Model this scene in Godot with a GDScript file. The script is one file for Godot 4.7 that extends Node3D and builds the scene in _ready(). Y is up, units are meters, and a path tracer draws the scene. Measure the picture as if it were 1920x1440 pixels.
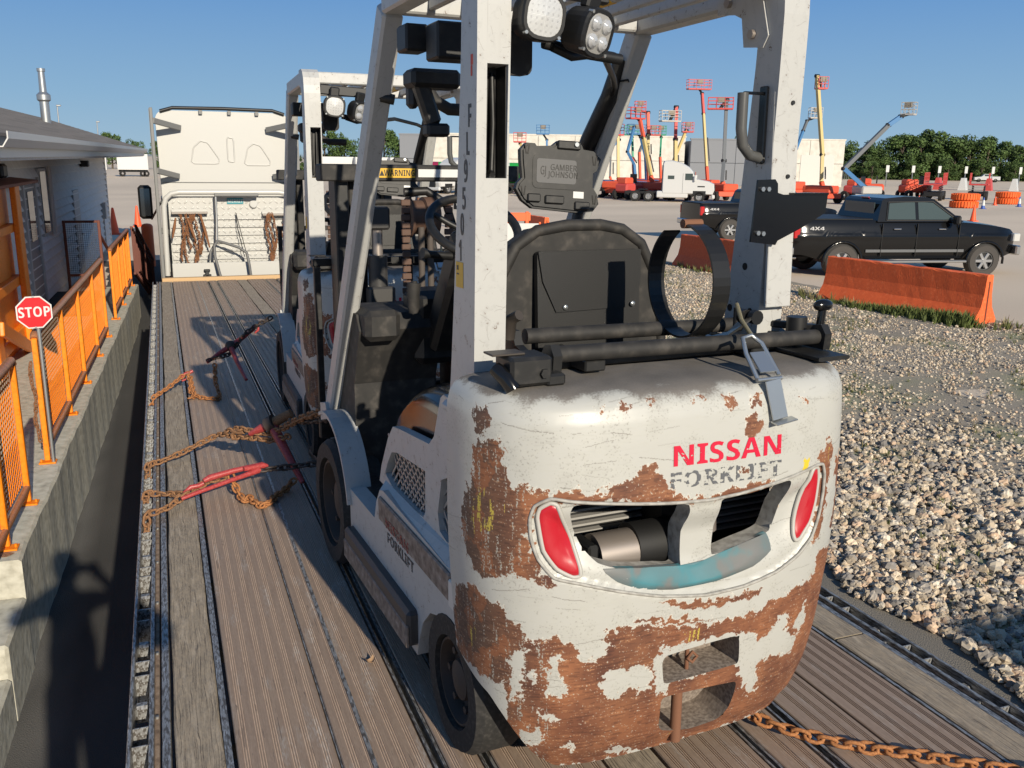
extends Node3D

# ------------------------------------------------------------------ geometry helper
class Geo:
	var v := PackedVector3Array()
	var n := PackedVector3Array()
	var t := PackedVector2Array()
	var c := PackedColorArray()
	var xf := Transform3D.IDENTITY
	var col := Color.WHITE
	var use_col := false

	func at(x: Transform3D) -> Geo:
		xf = x
		return self

	func vert(p: Vector3, nn: Vector3, uv := Vector2.ZERO) -> void:
		v.append(xf * p)
		n.append((xf.basis * nn).normalized())
		t.append(uv)
		if use_col:
			c.append(col)

	# corners counter-clockwise seen from outside
	func tri(a: Vector3, b: Vector3, d: Vector3, ua := Vector2.ZERO, ub := Vector2.ZERO, ud := Vector2.ZERO) -> void:
		var nn := (b - a).cross(d - a).normalized()
		vert(a, nn, ua)
		vert(d, nn, ud)
		vert(b, nn, ub)

	func quad(a: Vector3, b: Vector3, d: Vector3, e: Vector3, ua := Vector2.ZERO, ub := Vector2.ZERO, ud := Vector2.ZERO, ue := Vector2.ZERO) -> void:
		tri(a, b, d, ua, ub, ud)
		tri(a, d, e, ua, ud, ue)

	func stri(a: Vector3, b: Vector3, d: Vector3, na: Vector3, nb: Vector3, nd: Vector3, ua := Vector2.ZERO, ub := Vector2.ZERO, ud := Vector2.ZERO) -> void:
		vert(a, na, ua)
		vert(d, nd, ud)
		vert(b, nb, ub)

	func box(ctr: Vector3, s: Vector3, bev := 0.0, b := Basis.IDENTITY) -> void:
		var h := s * 0.5
		var e := minf(bev, minf(h.x, minf(h.y, h.z)) * 0.9)
		if e <= 0.0:
			for ax in 3:
				for sg in [-1.0, 1.0]:
					var u := (ax + 1) % 3
					var w := (ax + 2) % 3
					var q := []
					for k in [[-1, -1], [1, -1], [1, 1], [-1, 1]]:
						var p := Vector3.ZERO
						p[ax] = h[ax] * sg
						p[u] = h[u] * k[0] * sg
						p[w] = h[w] * k[1]
						q.append(ctr + b * p)
					quad(q[0], q[1], q[2], q[3])
			return
		var cor := func(sx: float, sy: float, sz: float, ax: int) -> Vector3:
			var p := Vector3(sx * (h.x - e), sy * (h.y - e), sz * (h.z - e))
			p[ax] = [sx * h.x, sy * h.y, sz * h.z][ax]
			return ctr + b * p
		for ax in 3:
			for sg in [-1.0, 1.0]:
				var u := (ax + 1) % 3
				var w := (ax + 2) % 3
				var q := []
				for k in [[-1, -1], [1, -1], [1, 1], [-1, 1]]:
					var sv := Vector3.ZERO
					sv[ax] = sg
					sv[u] = k[0] * sg
					sv[w] = k[1]
					q.append(cor.call(sv.x, sv.y, sv.z, ax))
				quad(q[0], q[1], q[2], q[3])
		for ax in 3:      # edges along ax
			var u := (ax + 1) % 3
			var w := (ax + 2) % 3
			for k in [[-1, -1], [1, -1], [1, 1], [-1, 1]]:
				var s0 := Vector3.ZERO
				s0[ax] = -1.0
				s0[u] = k[0]
				s0[w] = k[1]
				var s1 := s0
				s1[ax] = 1.0
				var a: Vector3 = cor.call(s0.x, s0.y, s0.z, u)
				var d: Vector3 = cor.call(s1.x, s1.y, s1.z, u)
				var f: Vector3 = cor.call(s1.x, s1.y, s1.z, w)
				var g: Vector3 = cor.call(s0.x, s0.y, s0.z, w)
				if k[0] * k[1] > 0:
					quad(a, g, f, d)
				else:
					quad(a, d, f, g)
		for sx in [-1.0, 1.0]:
			for sy in [-1.0, 1.0]:
				for sz in [-1.0, 1.0]:
					var a: Vector3 = cor.call(sx, sy, sz, 0)
					var d: Vector3 = cor.call(sx, sy, sz, 1)
					var f: Vector3 = cor.call(sx, sy, sz, 2)
					if sx * sy * sz > 0:
						tri(a, d, f)
					else:
						tri(a, f, d)

	# box whose long axis runs from a to b; w = width across (side), h = height
	func beam(a: Vector3, b: Vector3, w: float, h: float, bev := 0.0, up := Vector3.UP) -> void:
		var d := b - a
		var z := d.normalized()
		if absf(z.dot(up)) > 0.98:
			up = Vector3.RIGHT
		var x := up.cross(z).normalized()
		var y := z.cross(x)
		box((a + b) * 0.5, Vector3(w, h, d.length()), bev, Basis(x, y, z))

	func tube(path: Array, r, sides := 8, caps := true, closed := false) -> void:
		var m := path.size()
		if m < 2:
			return
		var rings := []
		var last_x := Vector3.ZERO
		for i in m:
			var a: Vector3 = path[(i - 1 + m) % m] if (closed or i > 0) else path[i]
			var b: Vector3 = path[(i + 1) % m] if (closed or i < m - 1) else path[i]
			var z := (b - a).normalized()
			var x := last_x - z * last_x.dot(z)
			if x.length() < 0.01:
				x = z.cross(Vector3.UP if absf(z.y) < 0.9 else Vector3.RIGHT)
			x = x.normalized()
			last_x = x
			var y := z.cross(x)
			var rr: float = r[i] if r is Array else r
			var ring := []
			for k in sides:
				var an := TAU * k / sides
				var d := x * cos(an) + y * sin(an)
				ring.append([path[i] + d * rr, d])
			rings.append(ring)
		for i in (m if closed else m - 1):
			var A: Array = rings[i]
			var B: Array = rings[(i + 1) % m]
			var off := 0
			if closed and i == m - 1:
				var best := 9e9
				for o in sides:
					var dd: float = (A[0][0] as Vector3).distance_squared_to(B[o][0])
					if dd < best:
						best = dd
						off = o
			for k in sides:
				var l := (k + 1) % sides
				var p: Array = A[k]
				var q: Array = A[l]
				var s: Array = B[(l + off) % sides]
				var u: Array = B[(k + off) % sides]
				stri(p[0], q[0], s[0], p[1], q[1], s[1])
				stri(p[0], s[0], u[0], p[1], s[1], u[1])
		if caps and not closed:
			for e in [0, m - 1]:
				var ring: Array = rings[e]
				for k in range(1, sides - 1):
					if e == 0:
						tri(ring[0][0], ring[k + 1][0], ring[k][0])
					else:
						tri(ring[0][0], ring[k][0], ring[k + 1][0])

	func cyl(a: Vector3, b: Vector3, r: float, sides := 16) -> void:
		tube([a, b], r, sides)

	# profile: points (radius, height) along +y, crease: flat between profile points
	func lathe(profile: Array, sides := 24, sweep_deg := 360.0) -> void:
		var sw := deg_to_rad(sweep_deg)
		for i in profile.size() - 1:
			var a: Vector2 = profile[i]
			var b: Vector2 = profile[i + 1]
			var d := b - a
			if d.length() < 1e-6:
				continue
			var nn := Vector2(d.y, -d.x).normalized()
			for k in sides:
				var t0 := sw * k / sides
				var t1 := sw * (k + 1) / sides
				var d0 := Vector3(cos(t0), 0, sin(t0))
				var d1 := Vector3(cos(t1), 0, sin(t1))
				var p0 := d0 * a.x + Vector3.UP * a.y
				var p1 := d1 * a.x + Vector3.UP * a.y
				var p2 := d1 * b.x + Vector3.UP * b.y
				var p3 := d0 * b.x + Vector3.UP * b.y
				var n0 := d0 * nn.x + Vector3.UP * nn.y
				var n1 := d1 * nn.x + Vector3.UP * nn.y
				if a.x > 1e-5:
					stri(p0, p2, p1, n0, n1, n1)
				if b.x > 1e-5:
					stri(p0, p3, p2, n0, n0, n1)

	# extrude polygon (xy) from z0 to z1
	func prism(poly: PackedVector2Array, z0: float, z1: float, sides := true) -> void:
		var p := poly
		if Geometry2D.is_polygon_clockwise(p):
			p = p.duplicate()
			p.reverse()
		var idx := Geometry2D.triangulate_polygon(p)
		for i in range(0, idx.size(), 3):
			var a := p[idx[i]]
			var b := p[idx[i + 1]]
			var d := p[idx[i + 2]]
			if (b - a).cross(d - a) < 0:
				var s := b
				b = d
				d = s
			tri(Vector3(a.x, a.y, z1), Vector3(b.x, b.y, z1), Vector3(d.x, d.y, z1), a, b, d)
			tri(Vector3(a.x, a.y, z0), Vector3(d.x, d.y, z0), Vector3(b.x, b.y, z0), a, d, b)
		if sides:
			for i in p.size():
				var a := p[i]
				var b := p[(i + 1) % p.size()]
				quad(Vector3(a.x, a.y, z0), Vector3(b.x, b.y, z0), Vector3(b.x, b.y, z1), Vector3(a.x, a.y, z1), a, b, b, a)

	# sweep a closed 2D section along a path; section x = side, y = up
	func sweep(path: Array, sec: Array, up := Vector3.UP, caps := true, closed := false) -> void:
		var m := path.size()
		var rings := []
		for i in m:
			var a: Vector3 = path[(i - 1 + m) % m] if (closed or i > 0) else path[i]
			var b: Vector3 = path[(i + 1) % m] if (closed or i < m - 1) else path[i]
			var z := (b - a).normalized()
			var x := up.cross(z).normalized()
			var y := z.cross(x)
			var ring := []
			for s in sec:
				ring.append(path[i] + x * s.x + y * s.y)
			rings.append(ring)
		var k := sec.size()
		for i in (m if closed else m - 1):
			var A: Array = rings[i]
			var B: Array = rings[(i + 1) % m]
			for j in k:
				var l := (j + 1) % k
				quad(A[j], A[l], B[l], B[j])
		if caps and not closed:
			for j in range(1, k - 1):
				tri(rings[0][0], rings[0][j + 1], rings[0][j])
				tri(rings[m - 1][0], rings[m - 1][j], rings[m - 1][j + 1])

	# smooth grid of points P[i][j]; uv optional
	func grid(P: Array, wrap := false, uvs: Array = [], skip := {}) -> void:
		var ni := P.size()
		var nj: int = P[0].size()
		var N := []
		for i in ni:
			var row := []
			for j in nj:
				var i0 := (i - 1 + ni) % ni if wrap else maxi(i - 1, 0)
				var i1 := (i + 1) % ni if wrap else mini(i + 1, ni - 1)
				var du: Vector3 = P[i1][j] - P[i0][j]
				var dv: Vector3 = P[i][mini(j + 1, nj - 1)] - P[i][maxi(j - 1, 0)]
				row.append(du.cross(dv).normalized())
			N.append(row)
		for i in (ni if wrap else ni - 1):
			var i2 := (i + 1) % ni
			for j in nj - 1:
				if skip.has(i * 10000 + j):
					continue
				var ua := Vector2.ZERO
				var ub := ua
				var uc := ua
				var ud := ua
				if uvs:
					ua = uvs[i][j]
					ub = uvs[i2][j]
					uc = uvs[i2][j + 1]
					ud = uvs[i][j + 1]
				stri(P[i][j], P[i2][j], P[i2][j + 1], N[i][j], N[i2][j], N[i2][j + 1], ua, ub, uc)
				stri(P[i][j], P[i2][j + 1], P[i][j + 1], N[i][j], N[i2][j + 1], N[i][j + 1], ua, uc, ud)

	func ball(ctr: Vector3, r: Vector3, seg := 12, rings := 8) -> void:
		var P := []
		for i in seg:
			var row := []
			for j in rings + 1:
				var a := TAU * i / seg
				var b := PI * j / rings - PI / 2
				row.append(ctr + Vector3(-cos(a) * cos(b) * r.x, sin(b) * r.y, sin(a) * cos(b) * r.z))
			P.append(row)
		var s := P.size()
		for i in s:
			for j in rings:
				var q := [P[i][j], P[(i + 1) % s][j], P[(i + 1) % s][j + 1], P[i][j + 1]]
				var m := []
				for p in q:
					m.append((((p as Vector3) - ctr) / (r * r)).normalized())
				if j > 0:
					stri(q[0], q[1], q[2], m[0], m[1], m[2])
				if j < rings - 1:
					stri(q[0], q[2], q[3], m[0], m[2], m[3])

	func append_mesh(m: Mesh, x := Transform3D.IDENTITY) -> void:
		for s in m.get_surface_count():
			var a := m.surface_get_arrays(s)
			var vv: PackedVector3Array = a[Mesh.ARRAY_VERTEX]
			var nn: PackedVector3Array = a[Mesh.ARRAY_NORMAL]
			var ii = a[Mesh.ARRAY_INDEX]
			if ii == null or ii.size() == 0:
				ii = range(vv.size())
			for k in ii:
				vert(x * vv[k], x.basis * nn[k])

	func mesh() -> ArrayMesh:
		var a := []
		a.resize(Mesh.ARRAY_MAX)
		a[Mesh.ARRAY_VERTEX] = v
		a[Mesh.ARRAY_NORMAL] = n
		a[Mesh.ARRAY_TEX_UV] = t
		if use_col:
			a[Mesh.ARRAY_COLOR] = c
		var m := ArrayMesh.new()
		m.add_surface_from_arrays(Mesh.PRIMITIVE_TRIANGLES, a)
		return m

# ------------------------------------------------------------------ scene helpers
var rng := RandomNumberGenerator.new()
var used := {}
var mats := {}
var texs := {}

func V(x: float, y: float, z: float) -> Vector3:
	return Vector3(x, y, z)

func pv(a: Array) -> PackedVector2Array:
	var p := PackedVector2Array()
	for q in a:
		p.append(Vector2(q[0], q[1]))
	return p

func numbered(called: String) -> String:
	var k: int = used.get(called, 0)
	used[called] = k + 1
	return called if k == 0 else "%s_%03d" % [called, k]

func tag(o: Node3D, label: String, category: String, group := "", kind := "") -> void:
	if label:
		o.set_meta("label", label)
	if category:
		o.set_meta("category", category)
	if group:
		o.set_meta("group", group)
	if kind:
		o.set_meta("kind", kind)

func thing(called: String, label: String, category: String, x := Transform3D.IDENTITY, group := "", kind := "") -> Node3D:
	var o := Node3D.new()
	o.name = numbered(called)
	add_child(o)
	o.transform = x
	tag(o, label, category, group, kind)
	return o

func put(parent: Node3D, called: String, m, mat: Material, x := Transform3D.IDENTITY) -> MeshInstance3D:
	var o := MeshInstance3D.new()
	o.name = numbered(called) if parent == self else called
	o.mesh = m.mesh() if m is Geo else m
	o.material_override = mat
	o.transform = x
	parent.add_child(o, true)
	return o

func copy_of(src: Node3D, x: Transform3D, label := "", group := "") -> Node3D:
	var o: Node3D = src.duplicate()
	o.name = numbered(String(src.name).rstrip("0123456789").trim_suffix("_"))
	add_child(o)
	o.transform = x
	if label:
		o.set_meta("label", label)
	if group:
		o.set_meta("group", group)
	return o

func T3(p: Vector3, yaw := 0.0, pitch := 0.0, roll := 0.0) -> Transform3D:
	return Transform3D(Basis.from_euler(Vector3(deg_to_rad(pitch), deg_to_rad(yaw), deg_to_rad(roll))), p)

func text_mesh(s: String, size: float, depth: float, bold := true, serif := false) -> Mesh:
	var f := SystemFont.new()
	f.font_names = PackedStringArray(["Droid Serif" if serif else "Droid Sans"])
	f.font_weight = 700 if bold else 400
	var m := TextMesh.new()
	m.text = s
	m.font = f
	m.font_size = 64
	m.pixel_size = size / 46.0
	m.depth = depth
	m.curve_step = 2.0
	return m

# ------------------------------------------------------------------ materials
func lin(c: Color) -> Color:
	return c.linear_to_srgb()

func C(r: float, g: float, b: float) -> Color:
	return Color(r, g, b)

func mat(key: String, col: Color, rough := 0.7, metal := 0.0, opt := {}) -> StandardMaterial3D:
	if mats.has(key):
		return mats[key]
	var m := StandardMaterial3D.new()
	m.resource_name = key
	m.albedo_color = lin(col)
	m.roughness = rough
	m.metallic = metal
	if opt.has("tex"):
		m.albedo_texture = opt.tex
		m.albedo_color = Color.WHITE if not opt.get("tint", false) else lin(col)
	if opt.has("nrm"):
		m.normal_enabled = true
		m.normal_texture = opt.nrm
		m.normal_scale = opt.get("ns", 0.5)
	if opt.has("rt"):
		m.roughness_texture = opt.rt
	if opt.has("tri"):
		m.uv1_triplanar = true
		m.uv1_scale = Vector3.ONE * opt.tri
		m.uv1_world_triplanar = opt.get("world", false)
	if opt.has("uv"):
		m.uv1_scale = opt.uv
	if opt.has("vc"):
		m.vertex_color_use_as_albedo = true
	if opt.has("coat"):
		m.clearcoat_enabled = true
		m.clearcoat = opt.coat
		m.clearcoat_roughness = 0.08
	mats[key] = m
	return m

# noise picture with a colour ramp; stops: [offset, Color(linear)]
func ntex(key: String, seed_: int, freq: float, stops: Array, size := 512, oct := 4, kind := FastNoiseLite.TYPE_SIMPLEX_SMOOTH, h := 0) -> NoiseTexture2D:
	if texs.has(key):
		return texs[key]
	var f := FastNoiseLite.new()
	f.seed = seed_
	f.noise_type = kind
	f.frequency = freq
	f.fractal_octaves = oct
	f.fractal_type = FastNoiseLite.FRACTAL_FBM
	var g := Gradient.new()
	g.offsets = PackedFloat32Array(stops.map(func(s): return s[0]))
	g.colors = PackedColorArray(stops.map(func(s): return lin(s[1])))
	var t := NoiseTexture2D.new()
	t.width = size
	t.height = h if h else size
	t.seamless = true
	t.noise = f
	t.color_ramp = g
	texs[key] = t
	return t

func nnorm(key: String, seed_: int, freq: float, strength := 4.0, size := 512, oct := 4) -> NoiseTexture2D:
	if texs.has(key):
		return texs[key]
	var f := FastNoiseLite.new()
	f.seed = seed_
	f.noise_type = FastNoiseLite.TYPE_SIMPLEX_SMOOTH
	f.frequency = freq
	f.fractal_octaves = oct
	var t := NoiseTexture2D.new()
	t.width = size
	t.height = size
	t.seamless = true
	t.as_normal_map = true
	t.bump_strength = strength
	t.noise = f
	texs[key] = t
	return t

func nbytes(seed_: int, freq: float, w: int, h: int, oct := 4, kind := FastNoiseLite.TYPE_SIMPLEX_SMOOTH) -> PackedByteArray:
	var f := FastNoiseLite.new()
	f.seed = seed_
	f.noise_type = kind
	f.frequency = freq
	f.fractal_octaves = oct
	var im := f.get_seamless_image(w, h)
	im.convert(Image.FORMAT_L8)
	return im.get_data()

# a picture from a function of (x, y) that gives a linear colour
func ptex(key: String, w: int, h: int, f: Callable) -> ImageTexture:
	if texs.has(key):
		return texs[key]
	var d := PackedByteArray()
	d.resize(w * h * 3)
	var k := 0
	for y in h:
		for x in w:
			var c: Color = f.call(x, y)
			d[k] = int(clampf(255.0 * pow(c.r, 0.4545), 0, 255))
			d[k + 1] = int(clampf(255.0 * pow(c.g, 0.4545), 0, 255))
			d[k + 2] = int(clampf(255.0 * pow(c.b, 0.4545), 0, 255))
			k += 3
	var im := Image.create_from_data(w, h, false, Image.FORMAT_RGB8, d)
	var t := ImageTexture.create_from_image(im)
	texs[key] = t
	return t

# ------------------------------------------------------------------ frames of reference
const CAM_Y := 3.25
var TT: Transform3D      # trailer deck: origin under the camera, y = 0 on the deck, -z towards the tractor
var DT: Transform3D      # loading dock: x = 0 at the wall face, -z along the wall

func _ready() -> void:
	rng.seed = 11
	# camera
	var yaw := deg_to_rad(21.002)
	var pit := deg_to_rad(13.9226)
	var rol := deg_to_rad(0.802)
	var fwd := V(sin(yaw) * cos(pit), -sin(pit), -cos(yaw) * cos(pit))
	var right := V(cos(yaw), 0, sin(yaw))
	var up := right.cross(fwd)
	var r2 := right * cos(rol) + up * sin(rol)
	var u2 := up * cos(rol) - right * sin(rol)
	var cam := Camera3D.new()
	cam.name = "camera"
	cam.fov = rad_to_deg(2.0 * atan(720.0 / 1700.0))
	cam.near = 0.05
	cam.far = 4000.0
	cam.transform = Transform3D(Basis(r2, u2, -fwd), V(0, CAM_Y, 0))
	add_child(cam)
	# sky
	var sky := PanoramaSkyMaterial.new()
	var stops := [[90.0, C(0.045, 0.10, 0.225)], [45.0, C(0.06, 0.135, 0.29)], [20.0, C(0.088, 0.205, 0.42)], [10.0, C(0.112, 0.265, 0.535)], [3.3, C(0.225, 0.386, 0.557)], [0.0, C(0.304, 0.442, 0.552)], [-2.0, C(0.24, 0.22, 0.20)], [-90.0, C(0.17, 0.145, 0.12)]]
	var air := Image.create(16, 720, false, Image.FORMAT_RGBF)
	for y in 720:
		var el := 90.0 - 180.0 * (y + 0.5) / 720.0
		for k in stops.size() - 1:
			if el <= stops[k][0] and el >= stops[k + 1][0]:
				var c: Color = (stops[k][1] as Color).lerp(stops[k + 1][1], (stops[k][0] - el) / (stops[k][0] - stops[k + 1][0]))
				for x in 16:
					air.set_pixel(x, y, c)
	sky.panorama = ImageTexture.create_from_image(air)
	var env := Environment.new()
	env.background_mode = Environment.BG_SKY
	env.sky = Sky.new()
	env.sky.sky_material = sky
	env.background_energy_multiplier = 1.0
	env.tonemap_mode = Environment.TONE_MAPPER_LINEAR
	env.tonemap_exposure = 1.14
	env.sdfgi_enabled = true
	env.ssao_enabled = true
	env.ssil_enabled = true
	var we := WorldEnvironment.new()
	we.name = "world_environment"
	we.environment = env
	add_child(we)
	# sun: behind the camera, a little to the right, 23 degrees up
	var sun := DirectionalLight3D.new()
	sun.name = "sun"
	sun.light_energy = 1.6
	sun.light_color = Color(1.0, 0.955, 0.875)
	sun.light_angular_distance = 0.55
	sun.shadow_enabled = true
	var sd := V(-0.0926, -0.3931, -0.9148).normalized()
	sun.transform = Transform3D(Basis.looking_at(sd, Vector3.UP), V(0, 20, 10))
	add_child(sun)

	var dn := V(0, 0.999741, -0.022759)
	var df := V(0, -0.022759, -0.999741)
	TT = Transform3D(Basis(V(1, 0, 0), dn, -df), V(0, CAM_Y, 0) - dn * 1.607)
	DT = T3(V(-1.203, 0, 0), -2.0)
	build_ground()
	print("ground")
	build_dock()
	build_building()
	print("dock")
	build_trailer()
	build_tractor()
	print("trailer")
	build_forklifts()
	print("forklifts")
	build_chains()
	build_yard()
	build_pickups()
	build_trucks()
	build_lifts()
	build_far()
	print("yard")
	build_trees()
	build_behind()
	build_gravel()
	print("done")

func gy(x: float, z: float) -> float:
	var lot := 0.8 - 0.0228 * clampf(-14.0 - z, 0.0, 61.0)
	var h := lot
	if x < 3.0:
		h = 0.0
	elif x < 3.8:
		h = (x - 3.0) / 0.8 * 0.55
	elif x < 4.15:
		h = 0.55 + (x - 3.8) / 0.35 * 0.05
	elif x < 8.0:
		h = lerpf(0.6, lot, (x - 4.15) / 3.85)
	var m := smoothstep(-27.0, -17.0, z)
	if x < -1.2 and z < -19.0:
		m *= smoothstep(-2.2, -1.2, x)
	return lerpf(lot, h, m)

func sheet(xs: Array, zs: Array, lift: float, tint: Callable, amp := 0.0, seed_ := 1, nf := 1.0) -> Geo:
	var g := Geo.new()
	g.use_col = true
	var f := FastNoiseLite.new()
	f.seed = seed_
	f.frequency = nf
	var P := []
	var K := []
	for x in xs:
		var row := []
		var kr := []
		for z in zs:
			row.append(V(x, gy(x, z) + lift + f.get_noise_2d(x, z) * amp, z))
			kr.append(tint.call(x, z))
		P.append(row)
		K.append(kr)
	for i in xs.size() - 1:
		for j in zs.size() - 1:
			var q := [P[i][j], P[i][j + 1], P[i + 1][j + 1], P[i + 1][j]]
			var cc := [K[i][j], K[i][j + 1], K[i + 1][j + 1], K[i + 1][j]]
			for tr in [[0, 1, 2], [0, 2, 3]]:
				var nn: Vector3 = (q[tr[1]] - q[tr[0]]).cross(q[tr[2]] - q[tr[0]]).normalized()
				for k in ([0, 2, 1] if nn.y > 0.0 else [0, 1, 2]):
					g.col = cc[tr[k]]
					g.vert(q[tr[k]], V(0, 1, 0) if absf(nn.y) > 0.97 else nn * signf(nn.y))
	return g

func steps(a: float, b: float, d: float) -> Array:
	var o := []
	var k := int(ceil(absf(b - a) / d))
	for i in k + 1:
		o.append(lerpf(a, b, float(i) / k))
	return o

func build_ground() -> void:
	var xs: Array = [-1800.0, -700.0, -300.0, -150.0, -80.0, -50.0, -30.0, -18.0, -10.0, -6.0, -4.0, -3.0, -2.2, -1.7, -1.2, -0.8, -0.3, 0.5, 1.5, 3.0, 3.2, 3.4, 3.6, 3.8, 4.15] + steps(4.6, 30.0, 1.2) + steps(32, 110.0, 4.0) + [120.0, 140.0, 170.0, 210.0, 260.0, 340.0, 500.0, 800.0, 1800.0]
	var zs: Array = [60.0, 30.0, 15.0, 8.0] + steps(4.0, -36.0, 1.0) + steps(-38.0, -110.0, 3.0) + [-120.0, -140.0, -170.0, -210.0, -260.0, -330.0, -450.0, -700.0, -1800.0]
	var f := FastNoiseLite.new()
	f.seed = 5
	f.frequency = 0.05
	f.fractal_octaves = 4
	var tint := func(x: float, z: float) -> Color:
		var k := 0.9 + 0.2 * f.get_noise_2d(x, z * 1.6)
		return Color(k, k * 0.965, k * 0.915)
	var lot := ntex("lot", 3, 0.11, [[0.0, C(0.46, 0.385, 0.30)], [0.38, C(0.64, 0.545, 0.435)], [0.62, C(0.70, 0.60, 0.485)], [1.0, C(0.84, 0.75, 0.63)]], 1024, 5)
	var m := mat("lot", C(1, 1, 1), 0.95, 0.0, {"tex": lot, "tri": 0.35, "world": true, "vc": 1})
	var o := put(self, "ground", sheet(xs, zs, 0.0, tint), m)
	tag(o, "", "", "", "structure")
	# asphalt in the dock pit and beside the trailer
	var asp := ntex("asphalt", 13, 0.22, [[0.0, C(0.08, 0.078, 0.075)], [0.45, C(0.20, 0.194, 0.184)], [0.7, C(0.28, 0.27, 0.252)], [1.0, C(0.62, 0.58, 0.53)]], 1024, 5)
	var am := mat("asphalt", C(1, 1, 1), 0.9, 0.0, {"tex": asp, "tri": 0.9, "world": true, "vc": 1, "nrm": nnorm("aspn", 18, 0.2, 8.0), "ns": 0.25})
	var patch := FastNoiseLite.new()
	patch.seed = 21
	patch.frequency = 0.9
	var t2 := func(x: float, z: float) -> Color:
		var k := 0.22 * (1.0 + 0.35 * patch.get_noise_2d(x, z))
		if x < -0.75 and z > -14.0:
			k *= 1.9 + 0.9 * patch.get_noise_2d(x * 3.0, z * 3.0 + 40.0)
		if x > 3.6:
			k *= 4.0
			return Color(k, k * 0.93, k * 0.82)
		return Color(k, k, k)
	o = put(self, "asphalt_pavement", sheet([-1.5, -1.2, -1.0, -0.85, -0.7, -0.5, -0.2, 0.5, 1.5, 2.5, 3.0, 3.2, 3.4, 3.6, 3.8, 3.95, 4.1, 4.3], steps(6.0, -26.0, 0.4), 0.006, t2, 0.004, 4, 1.5), am)
	tag(o, "", "", "", "structure")

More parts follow.
